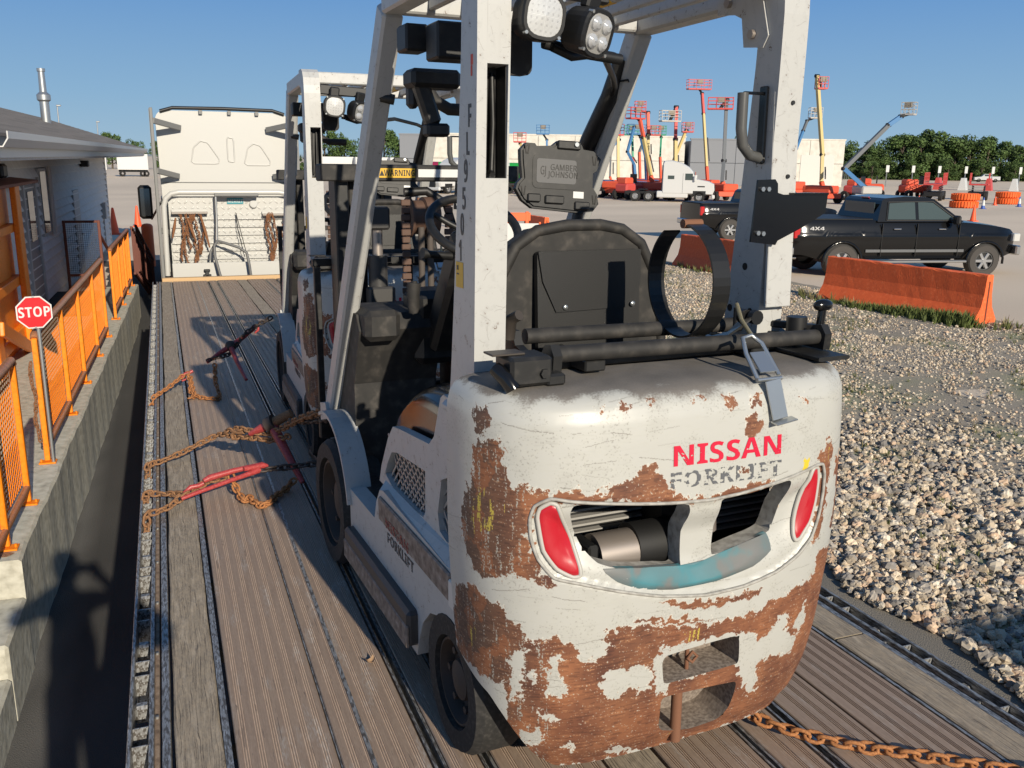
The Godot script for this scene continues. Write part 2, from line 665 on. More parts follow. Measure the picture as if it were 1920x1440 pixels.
# ------------------------------------------------------------------ dock
func build_dock() -> void:
	var con := ntex("concrete", 31, 0.02, [[0.0, C(0.28, 0.265, 0.215)], [0.35, C(0.41, 0.39, 0.32)], [0.6, C(0.47, 0.45, 0.375)], [1.0, C(0.55, 0.53, 0.45)]], 1024, 6)
	var cm := mat("concrete", C(1, 1, 1), 0.9, 0.0, {"tex": con, "tri": 0.45, "nrm": nnorm("conn", 32, 0.05, 3.0, 512, 5), "ns": 0.18})
	var stain := mat("rust_stain", C(0.30, 0.13, 0.055), 0.95, 0.0, {"tex": ntex("rstain", 77, 0.05, [[0.0, C(0.12, 0.045, 0.02)], [0.5, C(0.26, 0.12, 0.06)], [1.0, C(0.42, 0.28, 0.18)]], 256, 5), "tri": 6.0})
	var w := thing("concrete_wall", "low concrete dock wall under the orange railing, beside the flatbed trailer", "wall", DT)
	var g := Geo.new()
	# main wall, lofted with slightly uneven arrises
	var sec := func(z: float, top: float) -> Array:
		var k := 0.006 * sin(z * 3.1) + 0.004 * sin(z * 11.3 + 1.0)
		var q := 0.012 + 0.008 * absf(sin(z * 7.7))
		return [V(0.0 + k, -0.05, z), V(0.0 + k, top - q, z), V(-q + k, top, z), V(-0.40, top + 0.002, z), V(-0.40, -0.05, z)]
	var zs := steps(-6.05, -19.35, 0.16)
	for i in zs.size() - 1:
		var A: Array = sec.call(zs[i], 0.75)
		var B: Array = sec.call(zs[i + 1], 0.75)
		for j in 4:
			g.quad(A[j], B[j], B[j + 1], A[j + 1])
	var E0: Array = sec.call(zs[0], 0.75)
	g.tri(E0[0], E0[1], E0[4])
	g.tri(E0[1], E0[3], E0[4])
	g.tri(E0[1], E0[2], E0[3])
	var E1: Array = sec.call(zs[-1], 0.75)
	g.tri(E1[0], E1[4], E1[1])
	g.tri(E1[1], E1[4], E1[3])
	put(w, "wall", g, cm)
	for s in 2:
		g = Geo.new()
		var top := 0.50 - 0.2 * s
		g.box(V(-0.36, top * 0.5 - 0.02, -5.72 + 0.65 * s), V(0.74, top + 0.04, 0.65), 0.018)
		put(w, "step", g, cm)
	for q in [[-0.16, -6.16, 0.10], [-0.11, -7.12, 0.05], [-0.1, -8.13, 0.06], [-0.12, -9.64, 0.05], [-0.1, -12.45, 0.05], [-0.12, -15.2, 0.04]]:
		g = Geo.new()
		var poly := PackedVector2Array()
		for k in 14:
			var a := TAU * k / 14
			poly.append(Vector2(cos(a), sin(a) * 0.6) * q[2] * rng.randf_range(0.6, 1.2))
		g.at(Transform3D(Basis(V(1, 0, 0), V(0, 0, -1), V(0, 1, 0)), V(q[0], 0.7545, q[1])))
		g.prism(poly, 0.0, 0.001)
		put(w, "rust_stain", g, stain)
	# walkway
	g = Geo.new()
	g.box(V(-0.86, 0.36, -12.9), V(0.9, 0.71, 12.9), 0.004)
	var o := put(self, "dock_walkway", g, cm, DT)
	tag(o, "", "", "", "structure")
	# railings
	var org := ntex("orangep", 41, 0.03, [[0.0, C(0.55, 0.13, 0.008)], [0.3, C(0.80, 0.21, 0.006)], [1.0, C(0.90, 0.27, 0.012)]], 512, 4)
	var om := mat("orange_paint", C(1, 1, 1), 0.42, 0.0, {"tex": org, "tri": 1.3})
	var brm := mat("worn_orange_rail", C(0.34, 0.135, 0.06), 0.42, 0.0, {"tex": ntex("wornrail", 43, 0.05, [[0.0, C(0.20, 0.09, 0.05)], [0.45, C(0.36, 0.15, 0.07)], [0.75, C(0.40, 0.17, 0.07)], [1.0, C(0.70, 0.24, 0.03)]], 256, 4), "tri": 2.0})
	var bays := [[[-3.9, -5.0, -6.24, -7.07], "leftmost orange mesh railing panel on the dock wall"], [[-8.04, -9.56, -10.89, -12.38, -13.7], "long orange mesh railing panel behind the stop sign"], [[-15.19, -16.65, -17.93, -19.1], "far orange mesh railing panel at the end of the dock wall"]]
	for b in bays:
		var P: Array = b[0]
		var r := thing("railing_panel", b[1], "railing", DT, "orange railing panels on the dock")
		var z0: float = P[0]
		var z1: float = P[-1]
		for z in P:
			g = Geo.new()
			g.box(V(-0.105, 1.29, z), V(0.042, 1.03, 0.05), 0.006)
			put(r, "post", g, om)
			g = Geo.new()
			g.box(V(-0.105, 0.760, z), V(0.13, 0.012, 0.10), 0.003)
			for s in [-0.05, 0.05]:
				g.cyl(V(-0.105 + s, 0.766, z + 0.0), V(-0.105 + s, 0.785, z), 0.008, 6)
			put(r, "base_plate", g, om)
		g = Geo.new()
		g.tube([V(-0.105, 1.80, z0), V(-0.105, 1.83, z0 - 0.03), V(-0.105, 1.83, z1 + 0.03), V(-0.105, 1.80, z1)], 0.032, 10)
		put(r, "top_rail", g, brm)
		g = Geo.new()
		g.tube([V(-0.105, 0.88, z0), V(-0.105, 0.88, z1)], 0.026, 8)
		put(r, "bottom_rail", g, brm)
		for k in P.size() - 1:
			g = Geo.new()
			var a: float = P[k] - 0.03
			var e: float = P[k + 1] + 0.03
			var y := 0.92
			while y < 1.79:
				g.box(V(-0.13, y, (a + e) * 0.5), V(0.004, 0.012, a - e))
				y += 0.038
			var z: float = a - 0.03
			while z > e:
				g.box(V(-0.126, 1.355, z), V(0.004, 0.88, 0.008))
				z -= 0.06
			put(r, "mesh_panel", g, om)
	# shaded brown mesh fence across the end of the walkway and stair rail
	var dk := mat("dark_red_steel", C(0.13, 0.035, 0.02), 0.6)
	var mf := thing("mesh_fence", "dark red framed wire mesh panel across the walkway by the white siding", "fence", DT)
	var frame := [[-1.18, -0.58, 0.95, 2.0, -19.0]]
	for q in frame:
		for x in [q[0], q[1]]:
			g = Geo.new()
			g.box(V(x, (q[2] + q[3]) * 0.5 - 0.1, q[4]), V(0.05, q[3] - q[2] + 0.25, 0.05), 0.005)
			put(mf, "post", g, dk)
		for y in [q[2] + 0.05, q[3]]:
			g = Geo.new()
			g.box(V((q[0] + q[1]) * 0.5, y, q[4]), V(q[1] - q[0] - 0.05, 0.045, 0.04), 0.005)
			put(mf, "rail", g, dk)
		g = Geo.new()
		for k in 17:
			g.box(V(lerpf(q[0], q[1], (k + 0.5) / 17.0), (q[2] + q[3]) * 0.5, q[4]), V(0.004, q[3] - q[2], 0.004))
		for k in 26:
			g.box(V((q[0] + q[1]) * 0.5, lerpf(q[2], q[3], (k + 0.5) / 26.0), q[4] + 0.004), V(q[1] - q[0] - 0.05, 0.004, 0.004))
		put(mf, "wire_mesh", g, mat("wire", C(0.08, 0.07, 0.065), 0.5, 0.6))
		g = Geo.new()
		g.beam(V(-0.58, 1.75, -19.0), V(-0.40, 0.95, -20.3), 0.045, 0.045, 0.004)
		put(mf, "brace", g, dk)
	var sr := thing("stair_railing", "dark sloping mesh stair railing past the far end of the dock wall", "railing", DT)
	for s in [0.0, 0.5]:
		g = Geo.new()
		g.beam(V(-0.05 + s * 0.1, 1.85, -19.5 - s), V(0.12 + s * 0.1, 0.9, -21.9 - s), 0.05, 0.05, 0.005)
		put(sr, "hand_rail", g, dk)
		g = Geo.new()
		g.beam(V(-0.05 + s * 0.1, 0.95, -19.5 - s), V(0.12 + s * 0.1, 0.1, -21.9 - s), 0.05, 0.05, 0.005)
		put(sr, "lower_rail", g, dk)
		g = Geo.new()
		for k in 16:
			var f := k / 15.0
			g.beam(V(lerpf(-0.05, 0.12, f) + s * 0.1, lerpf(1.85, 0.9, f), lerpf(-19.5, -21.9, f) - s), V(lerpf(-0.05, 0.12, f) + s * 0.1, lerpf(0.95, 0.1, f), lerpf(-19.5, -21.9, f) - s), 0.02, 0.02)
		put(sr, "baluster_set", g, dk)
	# stop sign
	var ss := thing("stop_sign", "small red octagonal stop sign on a steel pole at the railing", "sign", DT * T3(V(-0.06, 0.76, -8.02), 12.0))
	var steel := mat("galvanised", C(0.42, 0.43, 0.43), 0.4, 0.8)
	g = Geo.new()
	g.cyl(V(0, 0, 0), V(0.0, 1.36, 0.0), 0.014, 10)
	put(ss, "pole", g, steel)
	var oct := func(r: float) -> PackedVector2Array:
		var p := PackedVector2Array()
		for k in 8:
			p.append(Vector2(cos(TAU * (k + 0.5) / 8), sin(TAU * (k + 0.5) / 8)) * r)
		return p
	g = Geo.new()
	g.at(T3(V(-0.02, 1.26, 0.02)))
	g.prism(oct.call(0.138), 0.0, 0.004)
	var pl := put(ss, "plate", g, mat("sign_white", C(0.60, 0.60, 0.58), 0.35))
	g = Geo.new()
	g.at(T3(V(-0.02, 1.26, 0.0245)))
	g.prism(oct.call(0.127), 0.0, 0.0015)
	put(ss, "red_face", g, mat("sign_red", C(0.55, 0.012, 0.018), 0.35))
	put(ss, "lettering", text_mesh("STOP", 0.080, 0.001), mats["sign_white"], T3(V(-0.02, 1.262, 0.0272)) * Transform3D(Basis.from_scale(V(0.86, 1, 1)), Vector3.ZERO))
	g = Geo.new()
	for y in [1.14, 1.385]:
		g.cyl(V(-0.02, y, 0.02), V(-0.02, y, 0.034), 0.008, 8)
	put(ss, "bolt", g, steel)
	# chain hanging on the railing post
	var ch := thing("hanging_chain", "short rusty chain hanging from the railing post under the stop sign", "chain", DT)
	var links := []
	for k in 22:
		links.append(V(-0.145 - 0.01 * sin(k * 0.5), 1.60 - k * 0.03, -8.0 + 0.012 * sin(k * 1.3)))
	put(ch, "links", chain_geo(links, 0.0065, 0.022), mat("rust_chain", C(0.20, 0.085, 0.035), 0.85))
	# orange steel booth at the left edge
	var bo := thing("orange_booth", "orange steel booth frame with dark red inside at the left edge of the dock", "booth", DT)
	var dr := om
	for q in [[-1.02, -13.45], [-1.06, -11.6]]:
		g = Geo.new()
		g.box(V(q[0], 1.78, q[1]), V(0.07, 2.14, 0.30), 0.01)
		put(bo, "corner_post", g, om)
	g = Geo.new()
	g.box(V(-1.16, 1.78, -11.6), V(0.03, 2.14, 4.0), 0.004)
	put(bo, "side_sheet", g, dr)
	for q in [[2.30, 0.10], [1.62, 0.12], [0.95, 0.16]]:
		g = Geo.new()
		g.box(V(-1.10, q[0], -11.6), V(0.09, q[1], 3.9), 0.006)
		put(bo, "rib", g, om if q[0] < 1.0 else dr)
	g = Geo.new()
	g.at(T3(V(-1.25, 2.90, -12.2), 0, 0, -6))
	g.box(V(0, 0, 0), V(0.75, 0.04, 4.6), 0.006)
	put(bo, "roof_sheet", g, mat("rusty_roof", C(0.16, 0.05, 0.03), 0.7))
	g = Geo.new()
	g.beam(V(-1.0, 0.72, -13.3), V(-0.93, 1.35, -11.2), 0.05, 0.16, 0.01)
	put(bo, "front_panel", g, om)
	g = Geo.new()
	g.box(V(-0.965, 1.15, -13.2), V(0.008, 0.34, 0.14), 0.002, Basis.from_euler(V(0.5, 0, 0.1)))
	put(bo, "paper_scrap", g, mat("paper", C(0.6, 0.58, 0.54), 0.9))

func chain_geo(pts: Array, wire: float, half: float) -> Geo:
	# links alternate turned by a quarter; pts are link centres
	var g := Geo.new()
	for i in pts.size():
		var a: Vector3 = pts[maxi(i - 1, 0)]
		var b: Vector3 = pts[mini(i + 1, pts.size() - 1)]
		var z := (b - a).normalized()
		var x := z.cross(Vector3.UP if absf(z.y) < 0.9 else Vector3.RIGHT).normalized()
		var roll := (PI * 0.5 if i % 2 else 0.0) + 0.45 + 0.25 * sin(i * 1.7)
		x = x.rotated(z, roll)
		var loop := []
		for k in 10:
			var t := TAU * k / 10
			var ex := clampf(cos(t) * 1.5, -1, 1)
			loop.append(pts[i] + z * half * (0.45 * cos(t) + 0.55 * ex) + x * half * 0.62 * sin(t))
		g.tube(loop, wire, 6, false, true)
	return g

# ------------------------------------------------------------------ building beside the dock
func build_building() -> void:
	var b := thing("dock_building", "long white sided building with shingled roof along the loading dock", "building", DT)
	var sid := mat("siding", C(1, 1, 1), 0.7, 0.0, {"tex": ntex("siding", 51, 0.02, [[0.0, C(0.56, 0.54, 0.51)], [0.5, C(0.64, 0.62, 0.59)], [1.0, C(0.70, 0.685, 0.655)]], 512, 5), "tri": 0.5})
	var wx := -1.27
	var g := Geo.new()
	g.box(V(wx - 2.6, 1.95, -19.0), V(5.1, 2.5, 20.0))
	put(b, "wall", g, sid)
	var y := 0.74
	while y < 3.1:
		g = Geo.new()
		# each board: thick at the bottom, thin at the top
		g.at(T3(V(wx, y, -19.0)))
		g.prism(pv([[-0.05, 0.0], [0.062, 0.0], [0.062, 0.014], [0.0, 0.150], [-0.05, 0.155]]), -10.02, 10.02)
		put(b, "siding_board", g, sid)
		y += 0.152
	g = Geo.new()
	g.box(V(wx + 0.02, 1.95, -29.03), V(0.09, 2.42, 0.09), 0.006)
	put(b, "corner_board", g, sid)
	# soffit, fascia, gutter
	g = Geo.new()
	g.box(V(wx + 0.40, 3.19, -21.0), V(1.0, 0.03, 24.6), 0.003)
	put(b, "soffit", g, sid)
	var wm := mat("white_metal", C(0.52, 0.52, 0.51), 0.4)
	g = Geo.new()
	g.box(V(wx + 0.915, 3.30, -21.0), V(0.03, 0.20, 24.7), 0.003)
	put(b, "fascia", g, wm)
	g = Geo.new()
	g.at(T3(V(wx + 0.931, 3.29, -21.0)))
	g.prism(pv([[0.0, 0.0], [0.07, 0.0], [0.115, 0.07], [0.115, 0.13], [0.105, 0.13], [0.105, 0.075], [0.065, 0.01], [0.0, 0.01]]), -12.35, 12.35)
	put(b, "gutter", g, wm)
	# roof in lapped shingle courses
	var sm := []
	for k in 3:
		sm.append(mat("shingle%d" % k, C(1, 1, 1), 0.95, 0.0, {"tex": ntex("shingle%d" % k, 60 + k, 0.35, [[0.0, C(0.075, 0.065, 0.056)], [0.5, C(0.15 + k * 0.025, 0.13 + k * 0.021, 0.11 + k * 0.018)], [1.0, C(0.30, 0.265, 0.23)]], 512, 5), "tri": 1.4}))
	var sl := Vector2(-cos(deg_to_rad(17.0)), sin(deg_to_rad(17.0)))
	for k in 22:
		var p := Vector2(wx + 0.96, 3.41) + sl * (0.145 * k)
		var q := p + sl * 0.16
		var nn := Vector2(-sl.y, -sl.x) * -1.0
		for part in 12:
			var z0 := -8.6 - part * 2.2 + 0.3 * (k % 2)
			g = Geo.new()
			g.prism(pv([[p.x, p.y], [q.x, q.y - 0.004], [q.x, q.y + 0.006], [p.x + nn.x * 0.03, p.y + nn.y * 0.03]]), z0 - 2.195, z0)
			put(b, "shingle_course", g, sm[(k * 7 + part * 5 + k * part) % 3])
	# door and window on the wall
	var gm := mat("grey_door", C(0.22, 0.215, 0.21), 0.6)
	var fm := mat("grey_frame", C(0.36, 0.355, 0.35), 0.6)
	var d := put(b, "door", box_geo(V(wx + 0.035, 1.76, -15.75), V(0.05, 2.02, 1.0), 0.006), gm)
	put(d, "pane", box_geo(V(wx + 0.066, 2.3, -15.8), V(0.012, 0.75, 0.5), 0.002), mat("dark_glass", C(0.03, 0.035, 0.04), 0.08))
	put(d, "door_handle", box_geo(V(wx + 0.09, 1.75, -16.15), V(0.05, 0.03, 0.12), 0.006), mat("galvanised", C(0.42, 0.43, 0.43), 0.4, 0.8))
	for z in [-15.2, -16.3]:
		put(d, "frame", box_geo(V(wx + 0.045, 1.78, z), V(0.09, 2.1, 0.08), 0.006), fm)
	var w := put(b, "window", box_geo(V(wx + 0.04, 2.45, -17.3), V(0.05, 1.1, 0.9), 0.006), fm)
	put(w, "pane", box_geo(V(wx + 0.07, 2.45, -17.22), V(0.012, 1.0, 0.62), 0.002), mats["dark_glass"])
	put(w, "shutter", box_geo(V(wx + 0.09, 2.45, -17.85), V(0.035, 1.16, 0.26), 0.006), mat("faded_board", C(0.5, 0.46, 0.43), 0.8))
	d = put(b, "door", box_geo(V(wx + 0.035, 1.62, -21.6), V(0.05, 1.75, 0.95), 0.006), mat("pale_door", C(0.42, 0.415, 0.41), 0.6))
	put(d, "door_handle", box_geo(V(wx + 0.08, 1.55, -21.95), V(0.04, 0.04, 0.1), 0.006), mats["galvanised"])
	put(b, "wall_lamp", box_geo(V(wx + 0.12, 3.02, -23.2), V(0.18, 0.14, 0.25), 0.02), mat("black_plastic", C(0.010, 0.010, 0.0105), 0.5))
	put(b, "wall_lamp", box_geo(V(wx + 0.12, 3.02, -13.2), V(0.2, 0.18, 0.3), 0.03), mats["black_plastic"])
	put(b, "utility_box", box_geo(V(wx + 0.08, 1.75, -27.2), V(0.12, 0.42, 0.3), 0.01), fm)
	g = Geo.new()
	g.tube([V(wx + 0.06, 1.55, -27.2), V(wx + 0.06, 0.8, -27.2)], 0.02, 8)
	put(b, "conduit", g, fm)
	put(b, "door_step", box_geo(V(wx + 0.36, 0.80, -16.8), V(0.72, 0.12, 2.0), 0.01), mat("rubber_mat", C(0.025, 0.025, 0.026), 0.8))
	# flue pipe through the roof
	g = Geo.new()
	g.at(T3(V(-2.2, 3.75, -25.9)))
	g.lathe([Vector2(0.11, 0.0), Vector2(0.11, 0.72), Vector2(0.16, 0.76), Vector2(0.16, 0.88), Vector2(0.085, 0.95), Vector2(0.075, 1.42), Vector2(0.095, 1.43), Vector2(0.095, 1.5), Vector2(0.001, 1.51)], 20)
	put(b, "flue_pipe", g, mat("galvanised", C(0.42, 0.43, 0.43), 0.4, 0.8))

func box_geo(c: Vector3, s: Vector3, bev := 0.0) -> Geo:
	var g := Geo.new()
	g.box(c, s, bev)
	return g

# ------------------------------------------------------------------ flatbed trailer
func extrude_z(prof: Array, z0: float, z1: float, cut := 1, dust := false) -> Geo:
	# prof: list of [x, y] counter-clockwise seen from +z; uv = (x, z) in metres
	var g := Geo.new()
	g.use_col = dust
	var ymax := -9.0
	for p in prof:
		ymax = maxf(ymax, p[1])
	var L := prof.size()
	for c in cut:
		var a := lerpf(z0, z1, float(c) / cut)
		var b := lerpf(z0, z1, float(c + 1) / cut)
		for i in L:
			var p: Array = prof[i]
			var q: Array = prof[(i + 1) % L]
			# packed dust lies in the grooves
			g.col = Color.WHITE if p[1] < ymax - 0.002 and q[1] < ymax - 0.002 and p[1] > ymax - 0.003 and q[1] > ymax - 0.003 else Color(0.54, 0.53, 0.52)
			g.quad(V(p[0], p[1], b), V(q[0], q[1], b), V(q[0], q[1], a), V(p[0], p[1], a), Vector2(p[0] + p[1], b), Vector2(q[0] + q[1], b), Vector2(q[0] + q[1], a), Vector2(p[0] + p[1], a))
	for e in [[z0, 1], [z1, -1]]:
		var c2 := PackedVector2Array()
		for p in prof:
			c2.append(Vector2(p[0], p[1]))
		var idx := Geometry2D.triangulate_polygon(c2)
		for i in range(0, idx.size(), 3):
			var A := c2[idx[i]]
			var B := c2[idx[i + 1]]
			var D := c2[idx[i + 2]]
			g.tri(V(A.x, A.y, e[0]), V(B.x, B.y, e[0]), V(D.x, D.y, e[0]), A, B, D)
	return g

func plank_profile(x0: float, x1: float, top: float) -> Array:
	var P := [[x0, top - 0.032], [x1, top - 0.032], [x1, top - 0.003], [x1 - 0.003, top]]
	var x := x1 - 0.018
	while x > x0 + 0.03:
		for k in 3:
			P += [[x, top], [x - 0.0006, top - 0.0026], [x - 0.0034, top - 0.0026], [x - 0.004, top]]
			x -= 0.0068
		x -= 0.0225
	P += [[x0 + 0.003, top], [x0, top - 0.003]]
	return P

func build_trailer() -> void:
	var t := thing("flatbed_trailer", "long flatbed trailer with ribbed brown deck planks carrying the two forklifts", "trailer", TT)
	# plank skins: streaks along the length
	var n1 := nbytes(101, 0.02, 512, 512, 5)
	var n2 := nbytes(102, 0.06, 512, 512, 4)
	var n3 := nbytes(103, 0.012, 512, 512, 3)
	var pt := []
	for k in 3:
		pt.append(ptex("plank%d" % k, 512, 512, func(x: int, y: int) -> Color:
			var a: float = n1[((y * 1 + k * 97) % 512) * 512 + (x * 5 + k * 31) % 512] / 255.0
			var b: float = n2[((y * 3) % 512) * 512 + (x * 4) % 512] / 255.0
			var d: float = n3[((y + k * 200) % 512) * 512 + x] / 255.0
			var base := C(0.60, 0.455, 0.345).lerp(C(0.45, 0.33, 0.25), a).lerp(C(0.74, 0.59, 0.475), clampf((b - 0.55) * 1.6, 0, 1))
			var grey := clampf((d - 0.62) * 5.0, 0, 1) * clampf((b - 0.35) * 2.5, 0, 1)
			base = base.lerp(C(0.70, 0.65, 0.60), grey * 0.75)
			if a < 0.18:
				base = base.lerp(C(0.16, 0.12, 0.10), 0.7)
			return base))
	var pm := []
	for k in 3:
		pm.append(mat("deck_plank%d" % k, C(1, 1, 1), 0.62, 0.0, {"tex": pt[k], "uv": V(1.9, 0.31, 1), "vc": 1}))
	var at := ptex("alu", 512, 512, func(x: int, y: int) -> Color:
		var a: float = n1[(y * 2 % 512) * 512 + (x * 3) % 512] / 255.0
		var b: float = n2[(y % 512) * 512 + (x * 2) % 512] / 255.0
		var c := C(0.33, 0.33, 0.325).lerp(C(0.13, 0.115, 0.10), clampf((a - 0.4) * 3.5, 0, 1))
		return c.lerp(C(0.52, 0.53, 0.54), clampf((b - 0.62) * 5.0, 0, 1)))
	var al := mat("aluminium", C(1, 1, 1), 0.45, 0.55, {"tex": at, "uv": V(3.0, 0.9, 1)})
	var alt := mat("aluminium_tri", C(1, 1, 1), 0.45, 0.5, {"tex": at, "tri": 2.0})
	var n4 := nbytes(104, 0.01, 512, 512, 4)
	var wt := []
	for k in 2:
		wt.append(ptex("deckwood%d" % k, 512, 512, func(x: int, y: int) -> Color:
			var w: float = n4[y * 512 + x] / 255.0
			var gr: float = n2[((y / 6) % 512) * 512 + int(x * 3 + w * 60.0 + k * 140) % 512] / 255.0
			var big: float = n3[((y + 130 * k) % 512) * 512 + x] / 255.0
			var c := C(0.37, 0.305, 0.225).lerp(C(0.20, 0.16, 0.115), clampf(gr * 1.5 - 0.3, 0, 1))
			c = c.lerp(C(0.46, 0.39, 0.30), clampf((big - 0.6) * 3.0, 0, 1) * 0.6)
			if gr > 0.74:
				c = c.lerp(C(0.05, 0.04, 0.032), 0.7)
			return c))
	var wm := []
	for k in 2:
		wm.append(mat("deck_wood%d" % k, C(1, 1, 1), 0.85, 0.0, {"tex": wt[k], "uv": V(3.2, 0.55, 1), "nrm": nnorm("woodn", 107, 0.03, 5.0), "ns": 0.25}))
	var z0 := 2.4
	var z1 := -15.35
	var k := 0
	for b in [[0.090, 0.357], [0.366, 0.598], [0.642, 0.734], [0.772, 1.055], [1.225, 1.49], [1.528, 1.652], [1.705, 1.872], [1.882, 2.128]]:
		var P := plank_profile(b[0], b[1], -0.001 * (k % 3))
		put(t, "deck_plank", extrude_z(P, z0, z1, 4, true), pm[k % 3])
		k += 1
	# flush metal strips between planks
	for b in [[0.360, 0.364, -0.004], [0.604, 0.612, -0.002], [0.63, 0.638, -0.003], [0.738, 0.746, -0.002], [0.76, 0.768, -0.003], [0.058, 0.078, 0.001], [1.494, 1.502, -0.002], [1.516, 1.524, -0.003], [1.66, 1.668, -0.003], [1.69, 1.70, -0.003], [2.132, 2.142, 0.0]]:
		put(t, "joint_strip", extrude_z([[b[0], -0.05], [b[1], -0.05], [b[1], b[2]], [b[0], b[2]]], z0, z1), al)
	# worn metal strip that shows through plank B
	put(t, "wear_strip", extrude_z([[0.443, -0.02], [0.456, -0.02], [0.456, 0.0012], [0.443, 0.0012]], z0, z1), al)
	# nailing boards of weathered wood
	var joints := [[2.4, -2.36], [-2.372, -8.1], [-8.112, -12.2], [-12.21, -15.35]]
	for row in [[-0.076, 0.055], [1.066, 1.214], [2.150, 2.283]]:
		var wi := 0
		for jn in joints:
			var g := Geo.new()
			var zs := steps(jn[0], jn[1], 0.25)
			var prof := func(z: float) -> Array:
				var e := 0.0022 * sin(z * 9.0 + row[0] * 40.0) + 0.002 * sin(z * 23.0)
				var h := 0.003 * sin(z * 2.3 + row[0] * 9.0) - 0.001 * wi
				return [V(row[0] + e, -0.04, z), V(row[1] + e, -0.04, z), V(row[1] + e, h - 0.004, z), V(row[1] + e - 0.005, h, z), V(row[0] + e + 0.005, h, z), V(row[0] + e, h - 0.004, z)]
			for i in zs.size() - 1:
				var A: Array = prof.call(zs[i])
				var B: Array = prof.call(zs[i + 1])
				for j in 6:
					var l := (j + 1) % 6
					g.quad(B[j], B[l], A[l], A[j], Vector2(B[j].x, B[j].z), Vector2(B[l].x, B[l].z), Vector2(A[l].x, A[l].z), Vector2(A[j].x, A[j].z))
			for e in [prof.call(zs[0]), prof.call(zs[-1])]:
				for j in range(1, 5):
					g.tri(e[0], e[j], e[j + 1])
			put(t, "wood_board", g, wm[(wi + k) % 2])
			wi += 1
		k += 1
	# side rails with stake pockets
	var br := mat("rusty_channel", C(0.23, 0.16, 0.115), 0.8, 0.0, {"tex": ntex("rchan", 109, 0.04, [[0.0, C(0.10, 0.07, 0.05)], [0.5, C(0.24, 0.17, 0.12)], [1.0, C(0.36, 0.28, 0.21)]], 256, 4), "tri": 2.5})
	for s in [-1.0, 1.0]:
		var X := func(v: float) -> float:
			return v if s < 0 else 2.192 - v
		var bars := [["rub_rail", -0.206, -0.194, 0.004, -0.075, al], ["side_rail", -0.147, -0.132, 0.006, -0.16, al], ["winch_track", -0.132, -0.117, -0.012, -0.05, br], ["floor_edge", -0.110, -0.086, 0.003, -0.06, al]]
		for b in bars:
			var xa: float = minf(X.call(b[1]), X.call(b[2]))
			var xb: float = maxf(X.call(b[1]), X.call(b[2]))
			put(t, b[0], extrude_z([[xa, b[4]], [xb, b[4]], [xb, b[3] - 0.002], [xb - 0.002, b[3]], [xa + 0.002, b[3]], [xa, b[3] - 0.002]], z0, z1, 2), b[5])
		var z := 1.9
		var i := 0
		var pg := Geo.new()   # open stake pocket
		for q in [[0.0, 0.048, 0.003], [-0.0, -0.048, 0.003]]:
			pg.box(V(0, -0.052, q[1]), V(0.046, 0.10, 0.006), 0.001)
		pg.box(V(0, -0.105, 0), V(0.046, 0.006, 0.1), 0.0)
		var sg := Geo.new()   # pipe spool
		sg.box(V(0, -0.045, 0), V(0.046, 0.06, 0.036), 0.008)
		var pmesh := pg.mesh()
		var smesh := sg.mesh()
		var bolt := Geo.new()
		bolt.cyl(V(0, -0.014, 0), V(0, -0.004, 0), 0.006, 8)
		var bmesh := bolt.mesh()
		while z > -15.2:
			put(t, "stake_pocket" if i % 2 == 0 else "pipe_spool", pmesh if i % 2 == 0 else smesh, alt, T3(V(X.call(-0.1705), 0, z)))
			if i % 2 == 0:
				put(t, "bolt", bmesh, alt, T3(V(X.call(-0.1245), 0, z - 0.1)))
			z -= 0.205
			i += 1
	put(t, "front_timber", box_geo(V(1.16, 0.012, -15.46), V(2.45, 0.075, 0.14), 0.008), mat("new_timber", C(0.50, 0.33, 0.17), 0.8))
	# frame below
	var fr := mat("frame_black", C(0.03, 0.03, 0.03), 0.6)
	for x in [0.62, 1.58]:
		put(t, "main_beam", box_geo(V(x, -0.32, -6.5), V(0.14, 0.42, 17.4), 0.004), fr)
	z1 = 2.2
	while z1 > -15.3:
		put(t, "cross_member", box_geo(V(1.1, -0.085, z1), V(2.36, 0.05, 0.07), 0.0), fr)
		z1 -= 0.6
	var tyre := Geo.new()
	tyre.at(Transform3D(Basis(V(0, 1, 0), V(1, 0, 0), V(0, 0, -1)), Vector3.ZERO))
	tyre.lathe([Vector2(0.18, -0.13), Vector2(0.48, -0.13), Vector2(0.5, -0.1), Vector2(0.5, 0.1), Vector2(0.48, 0.13), Vector2(0.18, 0.13)], 28)
	var tm := tyre.mesh()
	for x in [0.05, 0.34, 1.86, 2.15]:
		for zz in [1.4, 0.2]:
			put(t, "wheel", tm, mat("tyre_rubber", C(0.014, 0.0135, 0.013), 0.85), T3(V(x, -1.643 + 0.5 - 0.0228 * zz, zz)))
	for x in [0.45, 1.75]:
		put(t, "landing_leg", box_geo(V(x, -0.68, -12.6), V(0.12, 1.32, 0.12), 0.006), fr)
	# litter on the deck
	var dl := thing("dry_leaf", "curled dry brown leaf lying on the deck planks left of the near forklift", "leaf", TT * T3(V(0.553, 0.004, -2.78), 30))
	var lg := Geo.new()
	var rows := []
	for a in 5:
		var r := []
		for b in 5:
			var u := a / 4.0 - 0.5
			var w := b / 4.0 - 0.5
			r.append(V(u * 0.034, 0.014 * (u * u * 4.0) + 0.008 * w * w * 4.0, w * 0.026 * (1.0 - absf(u))))
		rows.append(r)
	lg.grid(rows)
	put(dl, "blade", lg, mat("dry_leaf", C(0.30, 0.19, 0.11), 0.9))

